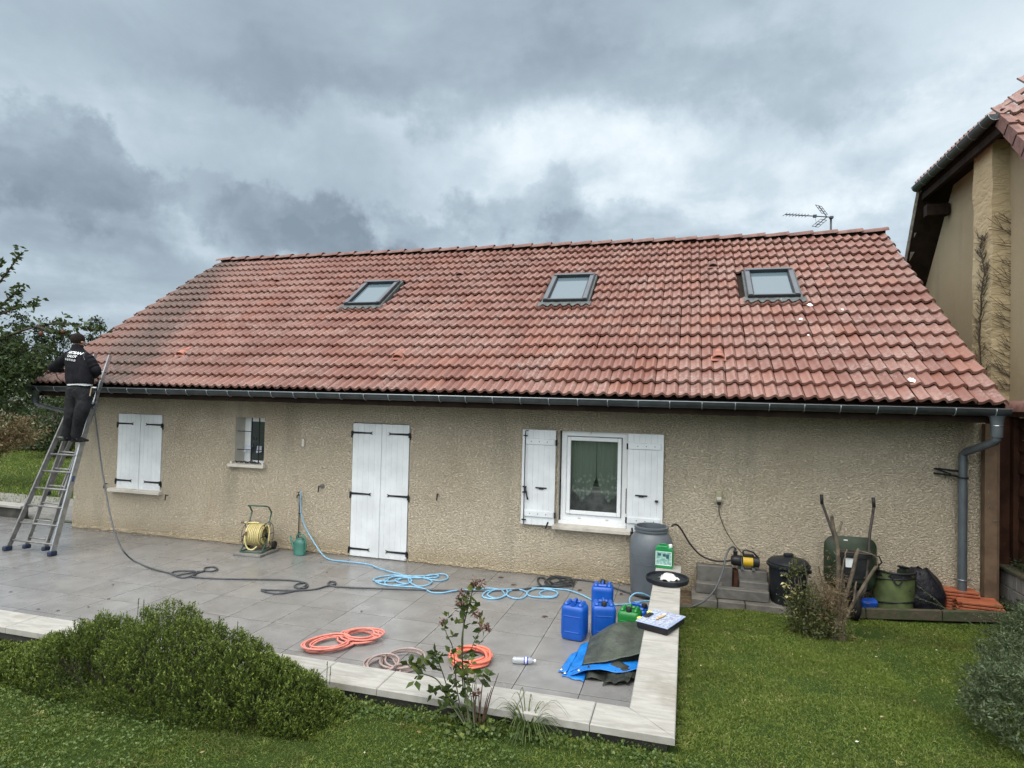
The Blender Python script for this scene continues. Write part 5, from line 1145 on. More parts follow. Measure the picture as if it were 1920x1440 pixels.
# ------------------------------------------------------------ wheelbarrow standing on its nose
t=thing('wheelbarrow','dark green wheelbarrow stood on end against the wall, handles in the air','wheelbarrow',(7.69,-.2,.0))
def rrect(w,h,r,n=6,skewb=1.0):
    P=[]
    for cx,cz,a0 in((w/2-r,h/2-r,0),(-w/2+r,h/2-r,PI/2),(-w/2+r,-h/2+r,PI),(w/2-r,-h/2+r,1.5*PI)):
        for k in range(n+1): a=a0+PI/2*k/n; P.append((cx+r*math.cos(a),cz+r*math.sin(a)))
    return P
WG=M('barrow_green',(.020,.032,.018),.45,.2,5)
lay_=[(.60,.62,.13,-.065),(.602,.63,.13,-.085),(.57,.58,.12,-.13),(.46,.46,.10,-.25),(.40,.38,.09,-.285),(.02,.02,.009,-.29)]
vs=[];zc=.66
for w,h,r,y in lay_:
    for x,z in rrect(w,h,r): vs.append((x,y+.0,z+zc-(.06 if y<-.1 else 0)))
m=len(rrect(1,1,.1)); MB().add(vs,[(k*m+i,k*m+(i+1)%m,(k+1)*m+(i+1)%m,(k+1)*m+i) for k in range(len(lay_)-1) for i in range(m)]).build('tub',WG,t,local=True,smooth=True,auto=50)
hm=MB(); HT=M('barrow_tube',(.05,.042,.038),.5,.3,12)
for sx,tx in((-1,-.345),(1,.245)):
    hm.tube([(tx,-.12,1.475),(tx+.005,-.13,1.38),(sx*.19 if sx>0 else -.235,-.20,1.05),(sx*.165,-.27,.82),(sx*.12,-.33,.40),(sx*.045,-.34,.24)],.0165,9)
hm.build('handle_tube',HT,t,local=True,smooth=True)
gp_=MB()
for tx in(-.345,.245): gp_.tube([(tx-.001,-.119,1.485),(tx+.006,-.131,1.365)],.021,10)
gp_.build('grip','black_iron',t,local=True,smooth=True)
lg=MB(); lg.tube([(-.165,-.28,.80),(-.16,-.42,.84),(.16,-.42,.84),(.165,-.28,.80)],.012,8).tube([(-.15,-.29,.60),(-.16,-.42,.84)],.010,8).tube([(.15,-.29,.60),(.16,-.42,.84)],.010,8).box((0,-.30,.835),(.36,.02,.03)).tube([(.12,-.33,.82),(.27,-.30,.80),(.31,-.26,.72),(.29,-.2,.66)],.009,7)
lg.build('stand',HT,t,local=True,smooth=True,auto=40)
MB().lathe([(0,-.03),(.10,-.035),(.16,-.04),(.185,-.02),(.19,0),(.185,.02),(.16,.04),(.10,.035),(0,.03)],(-.0,-.33,.20),30,axis='X').build('wheel',M('tyre',(.016,.016,.017),.7,.2,12),t,local=True,smooth=True,auto=40)
MB().box((-.055,-.293,.69),(.085,.003,.115),None,.001).box((-.10,-.298,.965),(.045,.002,.012),None).build('sticker','white_paint',t,local=True)
MB().prism([(-.15,.74),(.15,.74),(.10,.50),(-.10,.50)],-.2925,-.2915,'Y').box((0,-.31,.47),(.30,.02,.03)).box((0,-.30,.77),(.34,.016,.03)).build('frame_and_hollow','black_iron',t,local=True)  # crossbars, with a thin black sheet standing in for the shaded hollow
# blue bits beside it
o=MB().box((0,0,.0),(.20,.10,.16),rotm(.3,.3),.02).build('blue_container',M('deep_blue',(.01,.06,.32),.4,.3,12)); o.location=(7.87,-.40,.17); tag(o,'small crumpled blue container between the wheelbarrow and the green basket','container')
# ------------------------------------------------------------ pop-up garden bag
t=thing('garden_basket','round green pop-up garden waste basket with black hoops','garden bag',(8.20,-.20,.10))
mb=MB(); seg=56; vs=[]; hs=[0,.04,.12,.2,.28,.36,.44,.485]
for k in range(seg):
    a=2*PI*k/seg
    for z in hs:
        r=.215+.018*(z/.485)+.005*math.sin(a*9+z*22)*math.sin(PI*z/.485)+.006*math.sin(a*4+z*9); vs.append((r*math.cos(a),r*math.sin(a),z))
m=len(hs); mb.add(vs,[(k*m+i,((k+1)%seg)*m+i,((k+1)%seg)*m+i+1,k*m+i+1) for k in range(seg) for i in range(m-1)])
mb.build('fabric',M('basket_green',(.085,.112,.040),.75,.22,6,bs=90,bd=.002),t,local=True,smooth=True)
def hoop(z0,tilt,r,rr_=.009): return [(r*math.cos(a),r*math.sin(a),z0+tilt*math.sin(a+2.6)) for a in [2*PI*k/40 for k in range(40)]]
bn=MB()
for z0,tl,r in((.10,.045,.221),(.385,.045,.232)): bn.tube(hoop(z0,tl,r),.011,6,closed=True)
bn.build('hoop','black_iron',t,local=True,smooth=True)
MB().tube(hoop(.49,.0,.236),.014,8,closed=True).lathe([(.232,.49),(.235,.475),(.237,.44),(.235,.425)],(0,0,0),40,cap=False).build('rim','black_iron',t,local=True,smooth=True)
MB().lathe([(.225,.46),(.21,.1),(0,.06)],(0,0,0),32,cap=False).build('lining',M('lining',(.02,.03,.02),.9,.2,9),t,local=True)
MB().tube(spline([(-.09,-.222,.46),(-.04,-.245,.37),(0.0,-.25,.365),(.05,-.232,.46)],5),.009,6).build('strap','black_iron',t,local=True)
# black sack behind it
mb=MB(); n=20;m=14; vs=[]
for i in range(n):
    for j in range(m+1):
        a=2*PI*i/n; f=j/m; r=(.17+.05*math.sin(f*PI))*(1-.55*f**3)*(1+.10*mnoise.noise(Vector((math.cos(a)*1.6,math.sin(a)*1.6,f*3)))*2); vs.append((r*math.cos(a)*1.15+.10*(1-f),r*math.sin(a)*.8,.52*f+.015*math.sin(a*5)))
mb.add(vs,[(i*(m+1)+j,((i+1)%n)*(m+1)+j,((i+1)%n)*(m+1)+j+1,i*(m+1)+j+1) for i in range(n) for j in range(m)]+[tuple(i*(m+1)+m for i in range(n))])
o=mb.build('black_sack',M('sack_black',(.012,.012,.016),.35,.3,9,bs=14,bd=.02,bst=1),smooth=True); o.location=(8.50,-.16,.10); tag(o,'crumpled black sack slumped between the green basket and the spare tiles','sack')

# ------------------------------------------------------------ stacks of spare roof tiles
OR=M('tile_orange',(.34,.10,.045),.65,.14,6,bs=40,bd=.002)
def flat_tile():
    mb=MB().box((0,0,0),(.42,.27,.016),None,.003)
    mb.box((-.0,.128,.010),(.42,.016,.020),None,.003).box((.0,-.125,-.008),(.40,.02,.016),None,.003).box((.205,0,-.006),(.012,.26,.022),None,.003)
    K=8; vs=[]
    for x in(-.245,-.20):
        for k in range(K+1): vs.append((x,-.13+.26*k/K,.004+.020*math.sin(2*PI*k/K*1.0)*(1 if x<-.22 else .3)))
    for x in(-.245,-.20):
        for k in range(K+1): vs.append((x,-.13+.26*k/K,-.012+.020*math.sin(2*PI*k/K*1.0)*(1 if x<-.22 else .3)))
    m=K+1; mb.add(vs,[(k,k+1,m+k+1,m+k) for k in range(K)]+[(2*m+k+1,2*m+k,3*m+k,3*m+k+1) for k in range(K)]+[(k+1,k,2*m+k,2*m+k+1) for k in range(K)])
    return mb
ft0=None; names_=['topmost','second from the top','third from the top','fourth from the top','fifth from the top','sixth from the top','lowest']
for si,(x,y,zb_,cnt,rz,w_) in enumerate(((9.10,-.27,.155,5,-.10,'front stack'),(8.945,-.05,.155,7,-.06,'rear stack by the wall'))):
    for k in range(cnt):
        if ft0 is None: ft0=flat_tile().build('spare_tile',OR); o=ft0
        else: o=ft0.copy(); COL.objects.link(o)
        o.location=(x+rs.uniform(-.014,.014)-(cnt-k)*.004,y+rs.uniform(-.008,.008),zb_+k*.036+.01); o.rotation_euler=(.0,rs.uniform(-.006,.006),rz+rs.uniform(-.02,.02))
        pos='lowest' if k==0 else names_[cnt-1-k]
        tag(o,f'orange clay roof tile, {pos} in the {w_}','roof tile','spare roof tiles stacked on the ground')
# ------------------------------------------------------------ ladder against the gutter
t=thing('ladder','long aluminium extension ladder with flared base leaning on the gutter','ladder',(-4.2,-1.62,0))
KL=.27; Y0=-1.63
def onlad(px,py,off=0.):
    n=Vector((0,1,-KL)).normalized(); P=Vector((0,Y0,0))+n*off; d=ray(px,py); return CO+d*((P-CO).dot(n)/d.dot(n))
LN=Vector((0,1,-KL)).normalized()
def rail(a,b,w=.026,d=.07):
    a=Vector(a);b=Vector(b); ax=(b-a).normalized(); s=LN.cross(ax).normalized(); n=ax.cross(s)
    vs=[p+s*(i*w/2)+n*(j*d/2) for p in(a,b) for i,j in((-1,-1),(1,-1),(1,1),(-1,1))]
    return vs,[(0,1,2,3)[::-1],(4,5,6,7),(0,1,5,4),(1,2,6,5),(2,3,7,6),(3,0,4,7)]
fL0,fL1=Vector((-4.69,Y0+.02,.05)),Vector((-4.255,Y0+.63,2.33)); fR0,fR1=Vector((-3.765,Y0+.02,.05)),Vector((-3.805,Y0+.63,2.33))
MB().add(*rail(fL0,fL1,.026,.075)).build('side_rail','shaded_aluminium',t); MB().add(*rail(fR0,fR1,.030,.085)).build('side_rail','aluminium',t)
fr_=MB(); rk=MB()
for k in range(8):
    f=(k*.28+.12)/2.36; a=fL0.lerp(fL1,f);b=fR0.lerp(fR1,f); mb=MB().tube([a,b],.0155,8); mb.build('rung','shaded_aluminium',t,smooth=True)
    c=b+Vector((.0145,0,0)); rk.lathe([(0,.0),(.014,.0),(.014,-.004)],(c.x-.001,c.y,c.z),12,axis='X'); rk.lathe([(0,.0),(.012,.0),(.012,-.004)],(c.x-.022,c.y-.036,c.z),10,axis='X')
rk.build('rung_end','black_iron',t)
BF=M('foot_blue',(.012,.022,.055),.55,.2,20)
def foot(p,s=1.): return MB().box(p,(.075*s,.13*s,.075*s),rotm(.0,-.1),.015).build('rubber_foot',BF,t)
foot((-4.695,Y0+.01,.038)); foot((-3.762,Y0+.01,.038))
# inner, sliding section
off=.075; 
e=MB(); eL0=onlad(50,1022,off); eL1=onlad(179,664,off); eR0=onlad(86,1026,off); eR1=onlad(207,666,off)
eLm=eL0.lerp(eL1,.66); eRm=eR0.lerp(eR1,.66)
for a_0,a_1,mm_ in((eL0,eLm,'shaded_aluminium'),(eR0,eRm,'shaded_aluminium'),(eLm,eL1,'aluminium'),(eRm,eR1,'aluminium')): MB().add(*rail(a_0,a_1,.024,.06)).build('sliding_rail',mm_,t)  # lower lengths take the shaded tone, top lengths the lit one
for k in range(11):
    f=(k*.28+.12)/(eL1-eL0).length; MB().tube([eL0.lerp(eL1,f),eR0.lerp(eR1,f)],.0145,8).build('rung','aluminium' if k>7 else 'shaded_aluminium',t,smooth=True)
rk=MB()
for k in range(11):
    f=(k*.28+.12)/(eL1-eL0).length; c=eR0.lerp(eR1,f)+Vector((.0135,0,0)); rk.lathe([(0,0),(.011,0),(.011,-.004)],(c.x,c.y,c.z),10,axis='X')
rk.build('rung_end','black_iron',t)
foot(eL0+Vector((0,0,-.02)),.9); foot(eR0+Vector((0,0,-.02)),.9)
# third section hanging behind
e=MB(); hL0=onlad(88,925,.17); hL1=onlad(163,760,.17); hR0=onlad(112,928,.17); hR1=onlad(178,764,.17); MB().add(*rail(hL0,hL1,.024,.06)).build('rear_rail','shaded_aluminium',t); MB().add(*rail(hR0,hR1,.024,.06)).build('rear_rail','shaded_aluminium',t); foot(hL0,.9)
# locking claw
j=fR1; MB().box(j+Vector((0,.02,.0)),(.055,.12,.10),rotm(0,.26),.008).tube([j+Vector((-.06,-.02,.06)),j+Vector((.05,-.03,.02))],.012,6).build('locking_claw','zinc_grey',t); MB().box(j+Vector((.03,-.03,-.0)),(.012,.07,.06),rotm(0,.26),.004).build('claw_block',BF,t)
MB().box(fR0.lerp(fR1,.47)+Vector((.0142,0,0)),(.002,.045,.16),rotm(0,-.26)).build('maker_sticker',M('sticker_blue',(.04,.06,.16),.5,.4,50),t)

# ------------------------------------------------------------ the man on the ladder
def skin(name,verts,edges,mat,parent,sub=2,root=0,label=None):
    me=bpy.data.meshes.new(name); w=wloc(parent) if parent else Vector((0,0,0))
    me.from_pydata([tuple(Vector(v[0])-w) for v in verts],edges,[]); o=bpy.data.objects.new('tmp',me); COL.objects.link(o)
    m=o.modifiers.new('s','SKIN'); m.use_smooth_shade=True; sv=me.skin_vertices[0].data
    for i,v in enumerate(verts): r=v[1]; sv[i].radius=r if isinstance(r,tuple) else (r,r); sv[i].use_root=(i==root)
    s=o.modifiers.new('u','SUBSURF'); s.levels=sub; s.render_levels=sub
    dg=bpy.context.evaluated_depsgraph_get(); me2=bpy.data.meshes.new_from_object(o.evaluated_get(dg)); bpy.data.objects.remove(o)
    me2.name=name; me2.materials.clear(); me2.materials.append(MATS[mat] if isinstance(mat,str) else mat)
    me2.polygons.foreach_set('use_smooth',[True]*len(me2.polygons))
    o2=bpy.data.objects.new(name,me2); COL.objects.link(o2); o2.parent=parent
    if label: o2['label']=label
    return o2
SKIN=M('skin',(.34,.19,.13),.55,.1,12); JK=M('jacket_black',(.010,.010,.013),.85,.3,9,bs=30,bd=.006); TR=M('trouser_grey',(.022,.023,.026),.85,.35,7,bs=14,bd=.03,bst=1)
P=thing('person','man in black work jacket with white lettering and dark trousers standing on the ladder','person',(-3.9,-1.3,1.83))
J=lambda px,py,y: ony(px,py,y)
pel=J(149,728,-1.40); waist=J(149,708,-1.39); chest=J(146,680,-1.36); neckb=J(144,658,-1.33); neck=J(145,651,-1.32); hd1=J(147,643,-1.31); hd2=J(146,634,-1.31); hd3=J(145,629,-1.30)
shL=J(122,668,-1.36); shR=J(170,672,-1.33); elL=J(99,690,-1.28); wrL=J(118,693,-1.08); elR=J(181,696,-1.30); wrR=J(177,706,-1.12)
hpL=J(139,737,-1.40); hpR=J(158,738,-1.40); knL=J(133,779,-1.44); knR=J(150,780,-1.42); anL=J(123,815,-1.30); anR=J(141,817,-1.28)
def hand(w,d,up,side,vb,eb,base_i):
    d=d.normalized(); s=side.normalized(); palm=w+d*.075
    vb.append((palm,(.036,.016))); pi=len(vb)-1; eb.append((base_i,pi))
    for k in range(4):
        a=palm+s*((k-1.5)*.019)+d*.02; l=(.062,.072,.068,.052)[k]
        vb+= [(a,.0095),(a+d*l*.5-up*.012,.0085),(a+d*l*.75-up*.035,.0075)]; n=len(vb); eb+= [(pi,n-3),(n-3,n-2),(n-2,n-1)]
    a=w+d*.03+s*-.03; vb+= [(a,.012),(a+d*.03-s*.015-up*.01,.010),(a+d*.055-s*.010-up*.02,.008)]; n=len(vb); eb+= [(base_i,n-3),(n-3,n-2),(n-2,n-1)]
vb=[(pel,(.10,.075)),(waist,(.10,.075)),(chest,(.11,.08)),(neckb,(.06,.06)),(neck,(.055,.055)),(hd1,(.07,.085)),(hd2,(.078,.095)),(hd3,(.055,.07)),
    (shL,.05),(elL,.036),(wrL,.028),(shR,.05),(elR,.036),(wrR,.028),(hpL,.07),(knL,.05),(anL,.035),(hpR,.07),(knR,.05),(anR,.035)]
eb=[(0,1),(1,2),(2,3),(3,4),(4,5),(5,6),(6,7),(2,8),(8,9),(9,10),(2,11),(11,12),(12,13),(0,14),(14,15),(15,16),(0,17),(17,18),(18,19)]
hand(wrL,Vector((.3,.9,.1)),Vector((0,0,1)),Vector((1,-.3,0)),vb,eb,10); hand(wrR,Vector((-.3,.9,-.1)),Vector((0,0,1)),Vector((-1,-.3,0)),vb,eb,13)
n0=len(vb); vb+= [(anL+Vector((.02,.10,-.06)),(.035,.025)),(anR+Vector((.02,.10,-.06)),(.035,.025)),(hd1+Vector((.035,.10,.01)),.014)]; eb+= [(16,n0),(19,n0+1),(5,n0+2)]
skin('body',vb,eb,SKIN,P)
# ears and short dark hair
MB().lathe([(.0,-.012),(.022,-.008),(.028,0),(.02,.008),(0,.01)],tuple(hd1+Vector((.083,.0,.01))),10,axis='X',sy=.7).lathe([(.0,-.012),(.022,-.008),(.028,0),(.02,.008),(0,.01)],tuple(hd1+Vector((-.083,.0,.01))),10,axis='X',sy=.7).build('ear',SKIN,P,smooth=True)
hc=(hd1+hd2)/2+Vector((0,-.010,.004)); hm_=MB(); vs=[];n=22;m=12
for i in range(n):
    for jn in range(m+1):
        a=2*PI*i/n; front=max(0,math.sin(a)); ph=jn/m*(PI*(.70-.22*front)); vs.append(hc+Vector((math.cos(a)*math.sin(ph)*.093,math.sin(a)*math.sin(ph)*.110,math.cos(ph)*.105+.012)))
hm_.add(vs,[(i*(m+1)+k,((i+1)%n)*(m+1)+k,((i+1)%n)*(m+1)+k+1,i*(m+1)+k+1) for i in range(n) for k in range(m)]).build('hair',M('hair_dark',(.016,.012,.010),.8,.3,40,bs=120,bd=.003),P,smooth=True)
# jacket, with hem and a strip of white shirt
jb=J(150,718,-1.40)
def loft(rings,n=28):
    vs=[]
    for (c,rx,ry) in rings:
        for k in range(n):
            an=2*PI*k/n; cx_=math.cos(an); sy_=math.sin(an); vs.append(c+Vector((math.copysign(abs(cx_)**.85,cx_)*rx,sy_*ry,.006*math.sin(3*an+c.z*60))))
    return vs,[(r*n+k,r*n+(k+1)%n,(r+1)*n+(k+1)%n,(r+1)*n+k) for r in range(len(rings)-1) for k in range(n)]
JR=[(J(150,719.5,-1.40),.212,.150),(J(150,717,-1.40),.220,.158),(J(149,707,-1.39),.226,.160),(J(149,696,-1.38),.224,.155),(J(148,684,-1.37),.226,.150),(J(147,673,-1.36),.232,.142),(J(146,665,-1.35),.222,.128),(J(145.5,659.5,-1.34),.170,.108),(J(145,656,-1.335),.115,.088),(J(145,652,-1.325),.084,.078),(J(145.5,647,-1.32),.078,.076),(J(145.5,646,-1.32),.060,.060)]
jk=MB().add(*loft(JR)).build('jacket',JK,P,smooth=True)
def sleeve(pts):
    sp=spline([p for p,_ in pts],6); rr_=np.interp(np.linspace(0,len(pts)-1,len(sp)),range(len(pts)),[r for _,r in pts]); return MB().tube([p+Vector((0,0,.003*math.sin(i*1.9))) for i,p in enumerate(sp)],[float(r)*(1+.04*math.sin(i*1.3)) for i,r in enumerate(rr_)],14)
shL2=J(128,670,-1.36); shR2=J(165,672,-1.34)
sleeve([(shL2,.080),(shL2.lerp(elL,.35),.086),(shL2.lerp(elL,.75),.074),(elL,.070),(elL.lerp(wrL,.5),.060),(wrL.lerp(elL,.1),.045)]).build('sleeve',JK,P,smooth=True)
sleeve([(shR2,.080),(shR2.lerp(elR,.35),.088),(shR2.lerp(elR,.75),.078),(elR,.072),(elR.lerp(wrR,.5),.060),(wrR.lerp(elR,.1),.045)]).build('sleeve',JK,P,smooth=True)
sh=MB(); vs=[]; n=36
jb2=J(150,720,-1.40)
for k in range(n):
    a=2*PI*k/n; vs+= [jb2+Vector((.196*math.cos(a)+.004*math.sin(5*a),.142*math.sin(a),.02)),jb2+Vector((.202*math.cos(a),.146*math.sin(a),-.022+.005*math.sin(4*a)))]
sh.add(vs,[(2*k,(2*k+2)%(2*n),(2*k+3)%(2*n),2*k+1) for k in range(n)]).build('shirt_hem','white_paint',P,smooth=True)
# trousers
tv=[(J(150,719,-1.40),(.190,.135)),(J(150,727,-1.40),(.188,.14)),(hpL,.125),(J(136,762,-1.43),.112),(knL,.100),(J(129,800,-1.38),.088),(J(124,819,-1.32),.078),(hpR,.125),(J(157,762,-1.42),.115),(knR,.104),(J(146,800,-1.36),.090),(J(141,821,-1.30),.080)]
te=[(0,1),(1,2),(2,3),(3,4),(4,5),(5,6),(1,7),(7,8),(8,9),(9,10),(10,11)]
tro=skin('trousers',tv,te,TR,P)
pk=MB(); pk.box(J(170,735,-1.47),(.012,.012,.13),rotm(0,0,.2)); pk.build('pocket_trim',M('trim_cream',(.35,.28,.18),.7,.1,9),P)
for q,dx in((anL,0),(anR,0)):
    c=q+Vector((.02,.06,-.045)); sb=MB()
    prof2=[(-.115,-.035,.034),(-.10,.02,.036),(-.05,.045,.038),(.02,.02,.042),(.09,-.010,.045),(.135,-.03,.030)]
    vs=[]
    for yy,zz,ww in prof2:
        for k in range(10): a=PI*k/9; vs.append(c+Vector((math.cos(a)*ww+yy*.12,yy,-.04+math.sin(a)*(zz+.045))))
    sb.add(vs,[(r*10+k,r*10+k+1,r*10+k+11,r*10+k+10) for r in range(5) for k in range(9)]+[tuple(range(10)),tuple(range(50,60))[::-1]])
    s_=sb.build('shoe',M('shoe_grey',(.03,.03,.033),.6,.3,20),P,smooth=True)
    MB().box(c+Vector((.0,.01,-.045)),(.088,.25,.022),None,.008).build('sole',M('sole_dark',(.02,.02,.022),.7,.2,9),s_)
    MB().box(c+Vector((-.01,-.05,.012)),(.075,.09,.010),rotm(.35,.45),.004).build('shoe_flash',M('flash_grey',(.40,.40,.38),.6,.1,9),s_)
# lettering on the back, real raised text
TXT=M('letter_white',(.72,.74,.76),.6,.05,9)
dg=bpy.context.evaluated_depsgraph_get()
jm=jk.data; 
from mathutils.bvhtree import BVHTree
wj=wloc(jk); bvh=BVHTree.FromPolygons([tuple(Vector(v.co)+wj) for v in jm.vertices],[tuple(p.vertices) for p in jm.polygons])
def text(body,px,py,size,shear=0,bold=.0,ext=1.0):
    cu=bpy.data.curves.new('lettering','FONT'); cu.body=body; cu.size=size; cu.align_x='CENTER'; cu.align_y='CENTER'; cu.shear=shear; cu.offset=bold; cu.resolution_u=3
    o=bpy.data.objects.new('tmp',cu); COL.objects.link(o); d2=bpy.context.evaluated_depsgraph_get(); me=bpy.data.meshes.new_from_object(o.evaluated_get(d2)); bpy.data.objects.remove(o)
    c=ony(px,py,-1.52)
    # drape each vertex on the jacket, seen from behind the man
    bk=Vector((.18,-1,.02)).normalized(); rt=Vector((0,0,1)).cross(bk*-1).normalized()*-1; rt=Vector((-bk.y,bk.x,0)).normalized(); 
    for v in me.vertices:
        q=c+rt*v.co.x*ext+Vector((0,0,v.co.y))+rt*0+Vector((0,0,-.10*v.co.x)); st=q+bk*.4
        h=bvh.ray_cast(st,-bk,1.2); v.co=(h[0]+bk*.012 if h[0] else q)-wloc(P)
    me.materials.clear(); me.materials.append(TXT); o=bpy.data.objects.new('lettering',me); COL.objects.link(o); o.parent=P; return o
text('ARTISAN',134,661.0,.056,.22,.0020,1.02); text('CALOT',132,667.8,.052,.08,.0018,1.05); text('05 26 55 26 00',130.5,674.6,.042,0,.0006,.80)
# piping on the right shoulder
MB().tube([bvh.ray_cast(ony(px,py,-2.2),Vector((0,1,0)),2)[0]+Vector((0,-.004,0)) if bvh.ray_cast(ony(px,py,-2.2),Vector((0,1,0)),2)[0] else ony(px,py,-1.47) for px,py in((163,658),(158,663),(156.5,669),(159,675))],.004,5).build('piping',M('pipe_grey',(.14,.13,.13),.7,.1,9),P)
# lance lead hanging from his hands
o=MB().tube(spline([J(106,682,-1.12),J(104,695,-1.16),J(108,708,-1.2),J(116,716,-1.3)],5),.007,6).build('lance_lead','black_iron',smooth=True); tag(o,'thin dark lead hanging below the man\'s left arm','lead')
o=MB().tube(spline([J(168,697,-1.05),J(180,700,-1.04),J(183,706,-1.03),J(184,714,-1.02),J(181,735,-1.02),J(177,760,-1.02)],5),.008,6).build('spray_lance_hose','black_iron',smooth=True); tag(o,'thin black hose dropping from the man\'s right hand behind the ladder','hose')

# ------------------------------------------------------------ vegetation
L1=M_leaf('apple_leaf',(.016,.030,.010),(.045,.075,.022),(.085,.12,.05)); L2=M_leaf('dark_tree_leaf',(.012,.022,.008),(.040,.060,.022),(.07,.095,.035)); L3=M_leaf('conifer_leaf',(.010,.018,.010),(.030,.045,.020),(.05,.065,.03),.7,.1)
L4=M_leaf('russet_leaf',(.10,.040,.020),(.17,.13,.07),(.24,.24,.12)); L5=M_leaf('hebe_leaf',(.020,.036,.007),(.110,.155,.024),(.24,.29,.06)); L6=M_leaf('shrub_leaf',(.030,.045,.014),(.075,.085,.028),(.17,.16,.06))
L7=M_leaf('flower_shrub_leaf',(.025,.042,.012),(.075,.115,.026),(.17,.20,.04)); L8=M_leaf('lavender_leaf',(.022,.036,.016),(.085,.115,.055),(.26,.31,.20)); L9=M_leaf('white_flower',(.35,.36,.30),(.6,.62,.56),(.75,.76,.70),.6,.4)
L10=M_leaf('clover_leaf',(.045,.080,.018),(.105,.165,.040),(.17,.23,.07)); BARK=M('bark',(.06,.048,.036),.85,.35,9,bs=40,bd=.006); STEM=M('green_stem',(.05,.06,.025),.6,.3,12); DEAD=M('dead_flower',(.13,.055,.045),.85,.4,30,col2=(.26,.15,.11)); TWIG=M('pruned_wood',(.105,.085,.06),.8,.35,9,bs=35,bd=.005)
def rdir(n): v=rng.normal(size=(n,3)); return v/np.linalg.norm(v,axis=1)[:,None]
def cloud(name,parent,blobs,n,ls,mat,hang=.3,clump=26,jit=.22,shell=.55):
    """leaves gathered in clumps spread through ellipsoids"""
    W_=np.array([b[1][0]*b[1][1]*b[1][2] for b in blobs])**.67; W_/=W_.sum(); P_=[]
    for b,w in zip(blobs,W_):
        k=max(3,int(n*w/clump)); d=rdir(k); r=(shell+(1-shell)*rng.random(k)**.6)[:,None]; c=np.array(b[0])+d*r*np.array(b[1])*(1+.12*rng.normal(size=(k,1)))
        cc=np.repeat(c,clump,0); P_.append(cc+rng.normal(size=cc.shape)*jit*np.array([1,1,.75])*min(b[1]))
    P_=np.concatenate(P_); D=rdir(len(P_)); D[:,2]-=hang
    rr_=rng.random(len(P_)); return leaves_mesh(name,P_,D,ls*(.7+.6*rng.random(len(P_))),ls*.5*(.8+.4*rng.random(len(P_))),mat,parent,rr_,droop=.1)
def tree(name,label,cat,base,h,blobs,n,ls,mat,group=None,tr=.12,hang=.3,limbs=7,**k):
    t=thing(name,label,cat,tuple(base),0,group); b=Vector(base); mb=MB()
    top=b+Vector((rng.normal()*.1*h*.3,rng.normal()*.03*h,h*.78)); sp=spline([b,b.lerp(top,.35)+Vector((.03*h*rng.normal(),0,0)),b.lerp(top,.7),top],5); mb.tube(sp,[tr*(1-.8*i/len(sp)) for i in range(len(sp))],8)
    for i in range(limbs):
        bl=blobs[i%len(blobs)]; e=Vector(bl[0])+Vector(rng.normal(size=3))*min(bl[1])*.5; s=sp[int(len(sp)*(.25+.6*rng.random()))]; m1=s.lerp(e,.5)+Vector((0,0,.05*h)); q=spline([s,m1,e],4); mb.tube(q,[tr*.4*(1-.8*j/len(q)) for j in range(len(q))],5)
    mb.build('trunk',BARK,t,smooth=True); cloud('crown',t,blobs,n,ls,mat,hang,**k); return t
# fruit tree at the left edge
AY=-1.0; pp=lambda px,py,y=AY: ony(px,py,y)
t=thing('fruit_tree','dark leaved fruit tree reaching in at the left edge behind the man','tree',(-8.4,-.6,-.02)); tb=Vector((-8.4,-.6,-.05)); f1=pp(-60,700)
mb=MB(); sp=spline([tb,tb+Vector((.15,0,1.1)),pp(-150,760),pp(-95,690)],6); mb.tube(sp,[.11-.05*i/len(sp) for i in range(len(sp))],10)
BR=[[(-95,690),(-30,655),(20,628),(70,612),(120,606),(160,616),(192,617)],[(-95,690),(-60,600),(-20,555),(15,508),(38,478)],[(-70,650),(-20,600),(25,580),(48,574),(66,572)],[(-80,670),(-20,650),(30,655),(60,668),(85,690),(112,690)],[(-90,690),(-30,700),(20,705),(60,690)],[(-60,620),(-10,585),(20,556),(38,548)],[(-90,700),(-50,740),(-5,760),(30,770)],[(70,612),(100,622),(130,632)],[(-30,560),(-12,520),(4,490)]]
LP=[];LD=[]
for bi,br in enumerate(BR):
    pts=[pp(x_,y_,AY+rs.uniform(-.06,.06)) for x_,y_ in br]; sp=spline(pts,10); mb.tube(sp,[.028*(1-.85*i/len(sp))+.003 for i in range(len(sp))],6)
    for i,p in enumerate(sp):
        if i<6: continue
        for k in range(3 if bi not in(1,2,5,8) else 2):
            d=Vector((rs.uniform(-1,1),rs.uniform(-1,1),rs.uniform(-.3,1)))+(sp[min(i+1,len(sp)-1)]-sp[i-1]).normalized()*.6; LP.append(tuple(p)); LD.append(tuple(d))
            if rs.random()<.35:
                q=p+d.normalized()*rs.uniform(.08,.22); 
                for _ in range(2): LP.append(tuple(q)); LD.append((rs.uniform(-1,1),rs.uniform(-1,1),rs.uniform(-.5,.7)))
mb.build('trunk',BARK,t,smooth=True)
leaves_mesh('branch_leaves',LP,LD,.085+.035*rng.random(len(LP)),.045+.02*rng.random(len(LP)),L1,t,droop=.15)
c0=pp(-45,690); blobs=[((c0.x,c0.y,c0.z),(1.0,.7,.75)),(tuple(pp(-20,650)),(.55,.4,.38)),(tuple(pp(5,700)),(.62,.45,.42)),(tuple(pp(40,690)),(.36,.3,.24)),(tuple(pp(-10,745)),(.55,.5,.35)),(tuple(pp(75,650)),(.32,.25,.15))]
cloud('crown',t,blobs,5200,.085,L1,.35,clump=14)
fm_=MB()
for x_,y_ in((77,625),(20,700),(118,622)): q=pp(x_,y_); fm_.lathe([(0,-.038),(.028,-.028),(.038,0),(.03,.03),(0,.036)],tuple(q),14)
